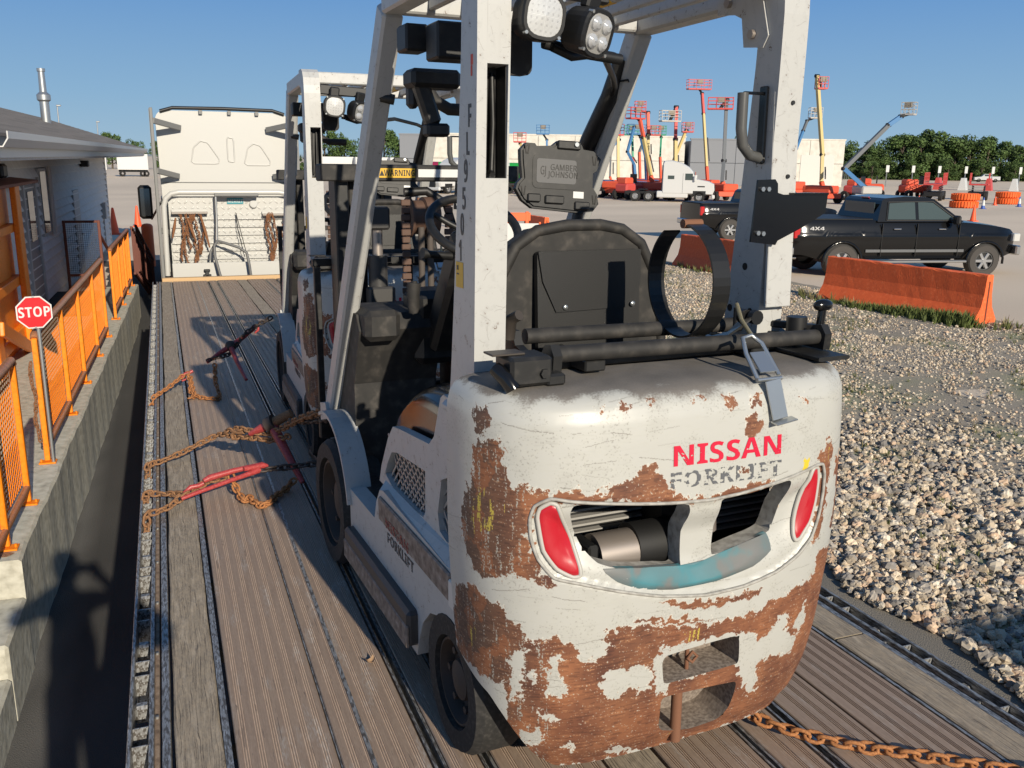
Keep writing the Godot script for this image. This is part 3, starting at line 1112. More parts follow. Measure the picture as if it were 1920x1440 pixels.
func wheel_geo(r: float, w: float, inner: float) -> Geo:
	var g := Geo.new()
	g.at(Transform3D(Basis(V(0, 1, 0), V(1, 0, 0), V(0, 0, -1)), Vector3.ZERO))
	g.lathe([Vector2(inner, -w / 2), Vector2(r * 0.94, -w / 2), Vector2(r, -w * 0.36), Vector2(r, w * 0.36), Vector2(r * 0.94, w / 2), Vector2(inner, w / 2), Vector2(inner * 0.98, w * 0.2), Vector2(inner * 0.98, -w * 0.2), Vector2(inner, -w / 2)], 32)
	return g

# ------------------------------------------------------------------ tractor seen from behind
func build_tractor() -> void:
	var t := thing("semi_tractor", "white sleeper cab of the tractor seen from behind at the front of the trailer", "truck", TT)
	var wh := mat("cab_white", C(0.46, 0.455, 0.43), 0.35)
	var blk := mat("black_plastic", C(0.010, 0.010, 0.0105), 0.5)
	var gr := mat("grey_trim", C(0.16, 0.16, 0.155), 0.5)
	var g := Geo.new()
	# sleeper back with rounded outline, extruded forwards
	var P := PackedVector2Array()
	for q in [[0.18, 2.56, 0.16, 90, 180], [0.06, 0.0, 0.0, 180, 180], [2.2, 0.0, 0.0, 270, 270], [2.06, 2.56, 0.16, 0, 90]]:
		var n := 8 if q[2] > 0 else 1
		for k in n:
			var a := deg_to_rad(lerpf(q[3], q[4], float(k) / maxf(1, n - 1)))
			P.append(Vector2(q[0] + cos(a) * q[2], q[1] + sin(a) * q[2]))
	g.prism(P, -19.6, -17.0)
	put(t, "sleeper_body", g, wh)
	# embossed outlines
	for poly in [[[0.55, 1.85], [0.99, 1.85], [1.02, 1.92], [0.84, 2.2], [0.72, 2.23], [0.60, 2.12]], [[1.43, 1.83], [1.86, 1.83], [1.88, 1.90], [1.72, 2.16], [1.60, 2.2], [1.5, 2.12]], [[1.16, 1.89], [1.27, 1.88], [1.27, 2.28], [1.16, 2.3]]]:
		g = Geo.new()
		var loop := []
		for i in poly.size():
			var a := Vector2(poly[i][0], poly[i][1])
			var b := Vector2(poly[(i + 1) % poly.size()][0], poly[(i + 1) % poly.size()][1])
			for k in 4:
				var p := a.lerp(b, 0.12 + 0.76 * k / 3.0)
				loop.append(V(p.x, p.y, -17.0))
		g.tube(loop, 0.014, 6, false, true)
		put(t, "embossed_rib", g, wh)
	g = Geo.new()
	g.box(V(1.12, 1.53, -16.995), V(2.1, 0.012, 0.02), 0.002)
	put(t, "panel_seam", g, gr)
	g = Geo.new()
	g.tube([V(0.10, 2.70, -16.98), V(0.3, 2.76, -16.98), V(1.12, 2.77, -16.98), V(1.95, 2.76, -16.98), V(2.15, 2.70, -16.98)], 0.03, 8)
	put(t, "roof_seal", g, blk)
	for x in [0.75, 1.22, 1.68]:
		put(t, "roof_clip", box_geo(V(x, 2.70, -16.96), V(0.06, 0.07, 0.03), 0.005), gr)
	# side extenders
	for s in [-1.0, 1.0]:
		var cx: float = 1.12 + s * 1.17
		put(t, "side_extender", box_geo(V(cx, 1.32, -16.9), V(0.045, 2.78, 0.85), 0.008), wh)
		put(t, "edge_trim", box_geo(V(cx - s * 0.012, 1.32, -16.45), V(0.05, 2.8, 0.04), 0.006), gr)
		for q in [[2.48, 0.40], [1.68, 0.32], [0.7, 0.2]]:
			g = Geo.new()
			g.beam(V(cx - s * 0.03, q[0] + 0.04, -16.5), V(cx - s * (0.06 + q[1]), q[0] - 0.05, -16.94), 0.05, 0.09, 0.006)
			put(t, "bracket", g, gr)
		g = Geo.new()
		g.tube([V(cx - s * 0.06, 1.2, -16.8), V(cx + s * 0.05, 1.0, -17.4), V(cx + s * 0.12, 0.85, -18.6)], 0.02, 6)
		put(t, "mirror_arm", g, blk)
		var mg := Geo.new()
		mg.box(V(cx + s * 0.21, 1.16, -18.6), V(0.24, 0.62, 0.16), 0.05)
		put(t, "mirror", mg, blk)
		put(t, "mirror_glass", box_geo(V(cx + s * 0.21, 1.16, -18.518), V(0.17, 0.5, 0.006), 0.002), mat("mirror_glass", C(0.10, 0.11, 0.12), 0.05, 0.8))
	# headache rack: diamond plate with ribs and an arch tube
	var dp := mat("tread_plate", C(0.43, 0.425, 0.40), 0.38, 0.1, {"nrm": ntex_diamond(), "ns": 0.7, "tri": 5.0})
	put(t, "tread_plate_panel", box_geo(V(1.12, 0.66, -16.62), V(2.0, 1.28, 0.02), 0.003), dp)
	for k in 6:
		g = Geo.new()
		g.at(T3(V(1.12, 0.27 + k * 0.135, -16.61)))
		g.prism(pv([[-0.98, -0.035], [0.98, -0.035], [0.98, 0.035], [-0.98, 0.035]]), 0.0, 0.035)
		put(t, "panel_rib", g, dp)
	g = Geo.new()
	g.tube([V(0.03, -0.02, -16.5), V(0.05, 1.15, -16.5), V(0.09, 1.27, -16.5), V(0.18, 1.345, -16.5), V(0.3, 1.37, -16.5), V(1.94, 1.37, -16.5), V(2.06, 1.345, -16.5), V(2.15, 1.27, -16.5), V(2.19, 1.15, -16.5), V(2.21, -0.02, -16.5)], 0.045, 10)
	put(t, "arch_tube", g, wh)
	put(t, "light_shelf", box_geo(V(1.22, 1.33, -16.42), V(0.72, 0.05, 0.12), 0.008), gr)
	put(t, "toolbox_panel", box_geo(V(1.12, 0.06, -16.4), V(2.02, 0.27, 0.06), 0.008), wh)
	put(t, "maker_plate", box_geo(V(1.205, 1.22, -16.598), V(0.27, 0.10, 0.006), 0.002), mat("teal_plate", C(0.02, 0.22, 0.27), 0.4))
	put(t, "lettering", text_mesh("MERRITT", 0.05, 0.001), mat("sign_white", C(0.60, 0.60, 0.58), 0.35), T3(V(1.225, 1.22, -16.5945)))
	g = Geo.new()
	g.at(Transform3D(Basis(V(1, 0, 0), V(0, 0, 1), V(0, -1, 0)), V(1.51, 1.17, -16.6)))
	g.lathe([Vector2(0.07, 0.0), Vector2(0.07, 0.03), Vector2(0.055, 0.04), Vector2(0.001, 0.04)], 16)
	put(t, "round_light", g, mat("clear_lens", C(0.5, 0.5, 0.48), 0.2))
	var hose := mat("hose_grey", C(0.12, 0.12, 0.12), 0.5)
	g = Geo.new()
	g.tube([V(0.88, 1.33, -16.4), V(0.87, 0.9, -16.4), V(0.85, 0.56, -16.4)], [0.02, 0.02, 0.028], 8)
	put(t, "hose_pole", g, mat("galvanised", C(0.42, 0.43, 0.43), 0.4, 0.8))
	g = Geo.new()
	g.tube([V(0.86, 0.56, -16.36), V(0.80, 0.48, -16.3), V(0.80, 0.3, -16.25), V(0.86, 0.0, -16.2), V(0.93, -0.15, -16.2)], 0.024, 8)
	g.tube([V(0.86, 0.56, -16.36), V(1.0, 0.52, -16.3), V(1.2, 0.45, -16.26), V(1.32, 0.36, -16.24), V(1.35, 0.15, -16.2), V(1.37, -0.1, -16.2)], 0.024, 8)
	g.tube([V(0.80, 0.48, -16.38), V(0.74, 0.38, -16.36), V(0.72, 0.24, -16.34)], 0.022, 8)
	put(t, "air_hose", g, hose)
	g = Geo.new()
	g.tube([V(1.2, 1.03, -16.5), V(1.21, 0.75, -16.45), V(1.28, 0.35, -16.4)], 0.007, 6)
	g.tube([V(1.2, 1.03, -16.5), V(1.25, 0.75, -16.45), V(1.33, 0.33, -16.4)], 0.007, 6)
	put(t, "cable", g, blk)
	g = Geo.new()
	g.box(V(0.66, 0.07, -16.33), V(0.10, 0.04, 0.06), 0.008)
	g.box(V(0.66, 0.02, -16.33), V(0.06, 0.08, 0.05), 0.008)
	g.box(V(0.62, -0.02, -16.33), V(0.05, 0.05, 0.05), 0.008)
	g.box(V(0.70, -0.02, -16.33), V(0.05, 0.05, 0.05), 0.008)
	put(t, "coupling", g, blk)
	# chain racks
	var rust := mat("rust_chain", C(0.20, 0.085, 0.035), 0.85)
	for q in [[0.45, 0.58, 1.03], [1.92, 0.56, 0.99]]:
		put(t, "chain_rack", box_geo(V(q[0], q[2], -16.5), V(q[1], 0.035, 0.14), 0.005), mat("rack_steel", C(0.30, 0.27, 0.24), 0.6))
		put(t, "rack_flange", box_geo(V(q[0], q[2] + 0.035, -16.56), V(q[1], 0.05, 0.02), 0.003), wh)
	rng.seed = 40
	var ci := 0
	for q in [[0.30, 0.80], [0.36, 0.84], [0.43, 0.6], [0.49, 0.84], [0.55, 0.8], [0.62, 0.7], [1.72, 0.82], [1.77, 0.85], [1.83, 0.8], [2.0, 0.6]]:
		var pts := []
		var n := int(q[1] / 0.028)
		for k in n:
			pts.append(TT * V(q[0] + rng.randf_range(-0.012, 0.012) + 0.03 * sin(k * 0.2 + q[0] * 20.0), 1.0 - k * 0.028, -16.43 + 0.02 * sin(k * 0.7)))
		var c := thing("tie_down_chain", "rusty tie-down chain hanging in the bunch on the cab rack", "chain", Transform3D.IDENTITY, "chains hung on the cab rack")
		put(c, "links", chain_geo(pts, 0.007, 0.026), rust)
		ci += 1
	for q in [[0.22, 0.95, 0.15, 0.62], [0.40, 0.95, 0.52, 0.55], [0.62, 0.98, 0.73, 0.45], [2.02, 0.9, 2.12, 0.5]]:
		g = Geo.new()
		g.tube([V(q[0], q[1], -16.4), V((q[0] + q[2]) / 2, (q[1] + q[3]) / 2, -16.36), V(q[2], q[3], -16.38)], [0.014, 0.026, 0.012], 8)
		var lb := thing("load_binder", "rusty lever binder hanging among the chains on the cab rack", "binder", TT, "binders hung on the cab rack")
		put(lb, "lever", g, rust)
	# chassis and wheels below
	put(t, "chassis", box_geo(V(1.12, -0.62, -17.2), V(0.9, 0.25, 5.2), 0.01), blk)
	var tm := wheel_geo(0.5, 0.28, 0.28).mesh()
	for x in [0.06, 0.36, 1.88, 2.18]:
		for z in [-15.4, -16.75]:
			put(t, "wheel", tm, mat("tyre_rubber", C(0.014, 0.0135, 0.013), 0.85), T3(V(x, -1.643 + 0.5 - z * 0.0228 * 1.0 - 0.03, z)))
	g = Geo.new()
	g.box(V(1.12, 0.3, -21.0), V(2.2, 2.2, 2.6), 0.2)
	put(t, "cab", g, wh)
	g = Geo.new()
	g.box(V(1.12, -0.35, -23.1), V(1.9, 1.2, 1.7), 0.25)
	put(t, "bonnet", g, wh)
	for x in [0.2, 2.04]:
		put(t, "wheel", tm, mats["tyre_rubber"], T3(V(x, -0.62, -22.8)))

func ntex_diamond() -> ImageTexture:
	if texs.has("diamond"):
		return texs["diamond"]
	var im := Image.create(128, 128, false, Image.FORMAT_L8)
	for y in 128:
		for x in 128:
			var v := 0.0
			for q in [[0, 0, 1], [64, 64, 1], [64, 0, -1], [0, 64, -1], [128, 128, 1], [128, 0, 1], [0, 128, 1], [128, 64, -1], [64, 128, -1]]:
				var d := Vector2(x - q[0], y - q[1]).rotated(PI / 4 * q[2])
				v = maxf(v, 1.0 - pow(d.x / 26.0, 2) - pow(d.y / 9.0, 2))
			im.set_pixel(x, y, Color(v, v, v))
	im.bump_map_to_normal_map(6.0)
	texs["diamond"] = ImageTexture.create_from_image(im)
	return texs["diamond"]

# ------------------------------------------------------------------ tie-down chains on the deck
func run(poly: Array, step: float) -> Array:
	var c := Curve3D.new()
	for i in poly.size():
		var a: Vector3 = poly[maxi(i - 1, 0)]
		var b: Vector3 = poly[mini(i + 1, poly.size() - 1)]
		var h := (b - a) / 6.0
		c.add_point(poly[i], -h, h)
	var o := []
	var L := c.get_baked_length()
	var n := int(L / step)
	for k in n + 1:
		o.append(c.sample_baked(k * step))
	return o

func hook(g: Geo, p: Vector3, d: Vector3) -> void:
	# grab hook: eye and a bent claw
	var up := Vector3.UP
	g.tube([p, p + d * 0.03, p + d * 0.07 + up * 0.012, p + d * 0.10 + up * 0.0, p + d * 0.095 - up * 0.028, p + d * 0.06 - up * 0.034], [0.012, 0.013, 0.013, 0.012, 0.01, 0.007], 8)

func build_chains() -> void:
	var rust := mat("rust_chain_tex", C(1, 1, 1), 0.85, 0.0, {"tex": ntex("rustc", 121, 0.08, [[0.0, C(0.06, 0.035, 0.022)], [0.45, C(0.21, 0.10, 0.045)], [0.7, C(0.32, 0.165, 0.075)], [1.0, C(0.42, 0.26, 0.14)]], 256, 4), "tri": 8.0})
	var orust := mat("orange_rust", C(1, 1, 1), 0.85, 0.0, {"tex": ntex("rusto", 122, 0.07, [[0.0, C(0.13, 0.05, 0.02)], [0.45, C(0.34, 0.135, 0.045)], [1.0, C(0.50, 0.24, 0.09)]], 256, 4), "tri": 8.0})
	var dark := mat("dark_chain", C(0.06, 0.045, 0.038), 0.6, 0.3)
	var redp := mat("binder_red", C(1, 1, 1), 0.4, 0.0, {"tex": ntex("bred", 123, 0.06, [[0.0, C(0.16, 0.06, 0.04)], [0.35, C(0.34, 0.035, 0.035)], [0.65, C(0.40, 0.06, 0.06)], [1.0, C(0.45, 0.20, 0.17)]], 256, 4), "tri": 5.0})
	var W := func(a: Array) -> Array:
		var o := []
		for p in a:
			o.append(V(p[0], p[1], p[2]))
		return o
	# 1: far set, to the front of the second forklift
	var t := thing("tie_down_chain", "tie-down chain from the trailer rail to the front of the far forklift", "chain", TT, "chains across the deck")
	put(t, "links", chain_geo(run(W.call([[-0.17, -0.03, -6.97], [-0.15, 0.03, -7.0], [-0.05, 0.06, -7.15], [0.07, 0.12, -7.3]]), 0.036), 0.006, 0.024), orust)
	put(t, "links", chain_geo(run(W.call([[0.10, 0.13, -7.3], [0.12, 0.08, -7.18], [0.13, 0.03, -7.05], [0.16, 0.018, -6.95], [0.22, 0.018, -6.88], [0.29, 0.018, -6.85], [0.31, 0.02, -6.95], [0.29, 0.1, -7.05], [0.30, 0.2, -7.2]]), 0.034), 0.006, 0.024), orust)
	put(t, "links", chain_geo(run(W.call([[0.12, 0.10, -7.26], [0.105, 0.04, -7.1], [0.13, 0.018, -6.98], [0.10, 0.018, -6.94]]), 0.034), 0.006, 0.024), orust)
	put(t, "links", chain_geo(run(W.call([[0.27, 0.22, -7.34], [0.33, 0.23, -7.36], [0.42, 0.245, -7.38], [0.46, 0.29, -7.4], [0.55, 0.40, -7.4], [0.64, 0.47, -7.35], [0.74, 0.53, -7.3]]), 0.036), 0.0065, 0.025), dark)
	var b := thing("load_binder", "red ratchet load binder with its lever hanging down beside the far forklift", "binder", TT, "load binders on the deck chains")
	var g := Geo.new()
	g.tube(W.call([[0.25, 0.20, -7.34], [0.35, 0.255, -7.4], [0.45, 0.31, -7.42], [0.58, 0.40, -7.42]]), [0.012, 0.02, 0.024, 0.016], 8)
	put(b, "barrel", g, redp)
	g = Geo.new()
	g.ball(V(0.44, 0.305, -7.42), V(0.045, 0.045, 0.045))
	put(b, "ratchet", g, dark)
	g = Geo.new()
	g.tube(W.call([[0.44, 0.30, -7.41], [0.465, 0.22, -7.22], [0.51, 0.12, -6.97]]), [0.022, 0.018, 0.012], 8)
	put(b, "lever", g, redp)
	g = Geo.new()
	hook(g, V(0.14, 0.145, -7.32), V(-0.85, -0.45, 0.1))
	hook(g, V(0.58, 0.40, -7.42), V(0.8, 0.55, 0.1))
	put(b, "grab_hook", g, redp)
	# 2: middle set
	t = thing("tie_down_chain", "rusty tie-down chain from the rail up to the front pillar of the near forklift", "chain", TT, "chains across the deck")
	put(t, "links", chain_geo(run(W.call([[-0.175, -0.04, -5.25], [-0.175, 0.025, -5.3], [-0.1, 0.03, -5.33], [0.02, 0.07, -5.34], [0.2, 0.155, -5.32], [0.27, 0.19, -5.22]]), 0.036), 0.0065, 0.025), rust)
	put(t, "links", chain_geo(run(W.call([[0.26, 0.21, -5.2], [0.33, 0.255, -5.06], [0.39, 0.25, -4.98], [0.46, 0.25, -4.9], [0.52, 0.32, -4.75], [0.57, 0.44, -4.45], [0.63, 0.56, -4.1]]), 0.036), 0.0065, 0.025), rust)
	put(t, "links", chain_geo(run(W.call([[0.24, 0.18, -5.24], [0.3, 0.19, -5.12], [0.38, 0.21, -5.0], [0.46, 0.215, -4.9], [0.54, 0.28, -4.72]]), 0.036), 0.0065, 0.025), rust)
	put(t, "links", chain_geo(run(W.call([[0.55, 0.36, -4.72], [0.6, 0.44, -4.4], [0.65, 0.52, -4.1]]), 0.036), 0.0065, 0.025), dark)
	b = thing("load_binder", "red lever load binder with rusty drum beside the near forklift front wheel", "binder", TT, "load binders on the deck chains")
	g = Geo.new()
	g.tube(W.call([[0.37, 0.235, -5.0], [0.43, 0.285, -4.92], [0.5, 0.33, -4.86]]), [0.014, 0.024, 0.024], 10)
	put(b, "barrel", g, redp)
	g = Geo.new()
	g.tube(W.call([[0.455, 0.30, -4.89], [0.49, 0.325, -4.87]]), 0.046, 14)
	put(b, "ratchet", g, dark)
	g = Geo.new()
	g.tube(W.call([[0.49, 0.325, -4.87], [0.575, 0.375, -4.83]]), [0.028, 0.024], 12)
	put(b, "screw_end", g, rust)
	g = Geo.new()
	g.tube(W.call([[0.48, 0.30, -4.87], [0.53, 0.18, -4.75], [0.59, 0.05, -4.62]]), [0.03, 0.022, 0.013], 8)
	put(b, "lever", g, redp)
	g = Geo.new()
	hook(g, V(0.34, 0.235, -5.05), V(-0.6, -0.28, -0.75))
	put(b, "grab_hook", g, rust)
	# 3: near set with the long red lever
	t = thing("tie_down_chain", "slack rusty chain looped on the deck beside the long red binder lever", "chain", TT, "chains across the deck")
	put(t, "links", chain_geo(run(W.call([[-0.18, -0.04, -4.72], [-0.18, 0.03, -4.78], [-0.1, 0.03, -4.74], [0.0, 0.06, -4.62]]), 0.036), 0.0065, 0.025), rust)
	put(t, "links", chain_geo(run(W.call([[-0.175, -0.05, -4.38], [-0.17, 0.03, -4.45], [-0.08, 0.035, -4.5], [0.03, 0.08, -4.58], [0.12, 0.10, -4.65], [0.22, 0.10, -4.68]]), 0.036), 0.0065, 0.025), rust)
	put(t, "links", chain_geo(run(W.call([[0.24, 0.10, -4.68], [0.265, 0.03, -4.6], [0.29, 0.018, -4.52], [0.31, 0.018, -4.58], [0.33, 0.018, -4.5], [0.345, 0.018, -4.46], [0.365, 0.018, -4.42], [0.4, 0.018, -4.46], [0.45, 0.018, -4.56], [0.51, 0.02, -4.64], [0.56, 0.05, -4.69]]), 0.034), 0.0065, 0.025), orust)
	put(t, "links", chain_geo(run(W.call([[0.40, 0.13, -4.66], [0.48, 0.13, -4.66], [0.57, 0.14, -4.63], [0.66, 0.16, -4.58], [0.74, 0.18, -4.5]]), 0.036), 0.0065, 0.025), dark)
	b = thing("load_binder", "long faded red lever binder lying almost flat above the deck boards", "binder", TT, "load binders on the deck chains")
	g = Geo.new()
	g.tube(W.call([[-0.01, 0.075, -4.5], [0.06, 0.09, -4.52], [0.25, 0.115, -4.6], [0.38, 0.13, -4.66]]), [0.010, 0.011, 0.012, 0.016], 8)
	put(b, "lever", g, redp)
	g = Geo.new()
	g.tube(W.call([[0.10, 0.115, -4.62], [0.13, 0.125, -4.63], [0.25, 0.14, -4.66], [0.40, 0.15, -4.69]]), [0.012, 0.018, 0.015, 0.013], 8)
	g.tube(W.call([[0.30, 0.15, -4.64], [0.40, 0.15, -4.67], [0.42, 0.14, -4.68]]), [0.014, 0.016, 0.012], 8)
	put(b, "jaw", g, redp)
	g = Geo.new()
	hook(g, V(0.10, 0.11, -4.6), V(-0.9, -0.3, 0.2))
	put(b, "grab_hook", g, redp)
	# 4: rusty chain on the right of the near forklift
	t = thing("tie_down_chain", "bright orange rusty chain lying on the deck behind the near forklift", "chain", TT, "chains across the deck")
	put(t, "links", chain_geo(run(W.call([[1.50, 0.10, -2.1], [1.56, 0.03, -2.02], [1.64, 0.024, -1.915], [1.75, 0.022, -1.815], [1.87, 0.022, -1.73], [1.98, 0.022, -1.65], [2.1, 0.022, -1.56], [2.3, 0.02, -1.45], [2.37, -0.03, -1.42]]), 0.037), 0.0062, 0.0255), orust)

# ------------------------------------------------------------------ forklift: rust map traced on the counterweight (arc length, height)
const RUST := [[[-0.659, 1.082], [-0.608, 1.082], [-0.602, 1.048], [-0.62, 1.016], [-0.65, 1.014]],
	[[-0.65, 0.994], [-0.563, 1.019], [-0.551, 1.004], [-0.56, 0.965], [-0.53, 0.901], [-0.494, 0.908], [-0.446, 0.904], [-0.44, 0.886], [-0.404, 0.904], [-0.374, 0.904], [-0.326, 0.889], [-0.285, 0.908], [-0.243, 0.916], [-0.219, 0.933], [-0.216, 0.948], [-0.186, 0.945], [-0.147, 0.918], [-0.129, 0.877], [-0.06, 0.847], [-0.105, 0.84], [-0.201, 0.855], [-0.267, 0.864], [-0.398, 0.872], [-0.464, 0.862], [-0.482, 0.83], [-0.491, 0.798], [-0.479, 0.744], [-0.464, 0.698], [-0.416, 0.666], [-0.44, 0.659], [-0.485, 0.683], [-0.527, 0.686], [-0.572, 0.673], [-0.608, 0.654], [-0.668, 0.668], [-0.707, 0.698], [-0.731, 0.764], [-0.71, 0.845], [-0.662, 0.906], [-0.665, 0.953]],
	[[-0.132, 0.852], [-0.024, 0.845], [0.033, 0.857], [0.072, 0.859], [0.12, 0.862], [0.18, 0.859], [0.177, 0.837], [0.111, 0.835], [0.033, 0.833], [-0.06, 0.833]],
	[[0.036, 1.095], [0.063, 1.095], [0.057, 1.048], [0.036, 1.073]],
	[[0.117, 1.097], [0.135, 1.092], [0.141, 1.07], [0.114, 1.058]],
	[[0.093, 1.041], [0.129, 1.041], [0.135, 1.014], [0.123, 0.98], [0.099, 0.975], [0.093, 1.006]],
	[[0.072, 0.906], [0.102, 0.901], [0.099, 0.891], [0.075, 0.896]],
	[[0.344, 0.877], [0.362, 0.911], [0.416, 0.935], [0.425, 0.916], [0.425, 0.855], [0.407, 0.815], [0.407, 0.744], [0.392, 0.666], [0.359, 0.639], [0.362, 0.72], [0.386, 0.837], [0.35, 0.872]],
	[[-0.787, 0.575], [-0.671, 0.617], [-0.605, 0.597], [-0.554, 0.597], [-0.542, 0.563], [-0.509, 0.543], [-0.5, 0.519], [-0.521, 0.49], [-0.542, 0.463], [-0.542, 0.421], [-0.578, 0.372], [-0.629, 0.365], [-0.713, 0.365], [-0.811, 0.367], [-0.829, 0.409], [-0.829, 0.472]],
	[[-0.554, 0.472], [-0.506, 0.509], [-0.431, 0.519], [-0.377, 0.499], [-0.359, 0.463], [-0.326, 0.448], [-0.291, 0.465], [-0.27, 0.492], [-0.264, 0.536], [-0.24, 0.536], [-0.129, 0.519], [-0.06, 0.499], [0.039, 0.492], [0.111, 0.492], [0.174, 0.494], [0.215, 0.509], [0.284, 0.521], [0.332, 0.536], [0.392, 0.546], [0.407, 0.58], [0.425, 0.507], [0.425, 0.411], [0.425, 0.264], [0.425, 0.159], [0.425, 0.1], [0.296, 0.1], [0.168, 0.1], [-0.548, 0.1], [-0.557, 0.203], [-0.56, 0.311], [-0.566, 0.387]],
	[[-0.213, 0.558], [-0.141, 0.539], [-0.054, 0.526], [0.027, 0.504], [-0.033, 0.507], [-0.129, 0.524], [-0.195, 0.541]],
	[[-0.15, 0.59], [-0, 0.561], [0.12, 0.558], [0.183, 0.563], [0.165, 0.543], [0.042, 0.541], [-0.075, 0.553]],
	[[-0.294, 0.526], [-0.267, 0.521], [-0.261, 0.504], [-0.279, 0.499], [-0.294, 0.514]]]
const BARE := [[[-0.542, 0.463], [-0.497, 0.485], [-0.503, 0.421], [-0.521, 0.34], [-0.548, 0.333], [-0.548, 0.418]],
	[[-0.437, 0.467], [-0.407, 0.475], [-0.413, 0.426], [-0.392, 0.387], [-0.398, 0.345], [-0.443, 0.35], [-0.446, 0.406]],
	[[-0.302, 0.372], [-0.285, 0.414], [-0.231, 0.416], [-0.177, 0.416], [-0.15, 0.384], [-0.153, 0.325], [-0.216, 0.352], [-0.261, 0.32], [-0.294, 0.347]],
	[[-0.153, 0.423], [-0.123, 0.455], [-0.045, 0.45], [0.12, 0.443], [0.183, 0.428], [0.212, 0.345], [0.242, 0.215], [0.209, 0.22], [0.153, 0.311], [0.126, 0.347], [-0.09, 0.343], [-0.093, 0.301], [-0.126, 0.311]],
	[[0.191, 0.392], [0.236, 0.418], [0.26, 0.46], [0.308, 0.453], [0.305, 0.399], [0.362, 0.372], [0.362, 0.32], [0.278, 0.333], [0.218, 0.323]],
	[[0.353, 0.443], [0.374, 0.475], [0.398, 0.399], [0.368, 0.369], [0.35, 0.396]],
	[[-0.467, 0.308], [-0.416, 0.294], [-0.413, 0.276], [-0.455, 0.274]],
	[[-0.527, 0.235], [-0.467, 0.252], [-0.446, 0.235], [-0.476, 0.191], [-0.533, 0.186]],
	[[-0.404, 0.186], [-0.38, 0.196], [-0.356, 0.176], [-0.386, 0.166]],
	[[-0.27, 0.149], [-0.228, 0.151], [-0.153, 0.107], [-0.159, 0.1], [-0.255, 0.127]],
	[[-0.542, 0.112], [-0.476, 0.117], [-0.485, 0.1], [-0.533, 0.1]],
	[[0.425, 0.129], [0.425, 0.178], [0.425, 0.169], [0.425, 0.117]],
	[[-0.491, 0.421], [-0.476, 0.428], [-0.467, 0.392], [-0.485, 0.384]]]
const CWP := [[0.10, 0.475, 0.365], [0.16, 0.502, 0.396], [0.25, 0.526, 0.424], [0.35, 0.541, 0.442], [0.45, 0.55, 0.455], [0.6, 0.56, 0.468], [0.75, 0.566, 0.473], [0.9, 0.566, 0.47], [1.0, 0.566, 0.465], [1.06, 0.564, 0.458], [1.09, 0.556, 0.446], [1.108, 0.543, 0.428], [1.119, 0.524, 0.402], [1.125, 0.495, 0.365], [1.1265, 0.46, 0.32], [1.1275, 0.3, 0.2], [1.128, 0.02, 0.11]]
const CW_E := 0.606
const CW_Z := 0.10
var cw_s := PackedFloat32Array()
var cw_len := 0.0

func cw_prof(y: float) -> Vector2:
	for i in CWP.size() - 1:
		if y <= CWP[i + 1][0]:
			var f := clampf((y - CWP[i][0]) / (CWP[i + 1][0] - CWP[i][0]), 0, 1)
			# smooth interpolation by Catmull-Rom
			var a: Array = CWP[maxi(i - 1, 0)]
			var b: Array = CWP[i]
			var c: Array = CWP[i + 1]
			var d: Array = CWP[mini(i + 2, CWP.size() - 1)]
			if i > 8:
				return Vector2(lerpf(b[1], c[1], f), lerpf(b[2], c[2], f))
			return Vector2(cubic_interpolate(b[1], c[1], a[1], d[1], f), cubic_interpolate(b[2], c[2], a[2], d[2], f))
	return Vector2(CWP[-1][1], CWP[-1][2])

func cw_theta(s: float) -> float:
	var n := cw_s.size() - 1
	var t := s + cw_len * 0.5
	var lo := 0
	var hi := n
	while hi - lo > 1:
		var m := (lo + hi) / 2
		if cw_s[m] <= t:
			lo = m
		else:
			hi = m
	var f := (t - cw_s[lo]) / maxf(1e-6, cw_s[hi] - cw_s[lo])
	return PI * (lo + clampf(f, 0, 1)) / n

func cw_point(s: float, y: float) -> Vector3:
	var th := cw_theta(s)
	var p := cw_prof(y)
	var c := cos(th)
	return V(-p.x * signf(c) * pow(absf(c), CW_E), y, CW_Z + (p.y - CW_Z) * pow(absf(sin(th)), CW_E))

func cw_normal(s: float, y: float) -> Vector3:
	var a := cw_point(s + 0.004, y) - cw_point(s - 0.004, y)
	var b := cw_point(s, y + 0.004) - cw_point(s, y - 0.004)
	return a.cross(b).normalized()

func cw_init() -> void:
	var n := 2000
	cw_s.append(0.0)
	var last := Vector2(-0.566, 0)
	for i in range(1, n + 1):
		var th := PI * i / n
		var c := cos(th)
		var p := Vector2(-0.566 * signf(c) * pow(absf(c), CW_E), 0.40 * pow(absf(sin(th)), CW_E))
		cw_len += p.distance_to(last)
		cw_s.append(cw_len)
		last = p

func poly_sd(p: Vector2, P: PackedVector2Array) -> float:
	var d := 1e9
	var inside := false
	var n := P.size()
	var j := n - 1
	for i in n:
		var a := P[i]
		var b := P[j]
		var e := b - a
		var w := p - a
		var q := w - e * clampf(w.dot(e) / maxf(1e-12, e.dot(e)), 0, 1)
		d = minf(d, q.length_squared())
		if (a.y > p.y) != (b.y > p.y) and p.x < (b.x - a.x) * (p.y - a.y) / (b.y - a.y) + a.x:
			inside = not inside
		j = i
	return -sqrt(d) if inside else sqrt(d)

func poly_near(p: Vector2, P: PackedVector2Array) -> Vector2:
	var best := p
	var d := 1e9
	for i in P.size():
		var q := Geometry2D.get_closest_point_to_segment(p, P[i], P[(i + 1) % P.size()])
		if q.distance_squared_to(p) < d:
			d = q.distance_squared_to(p)
			best = q
	return best

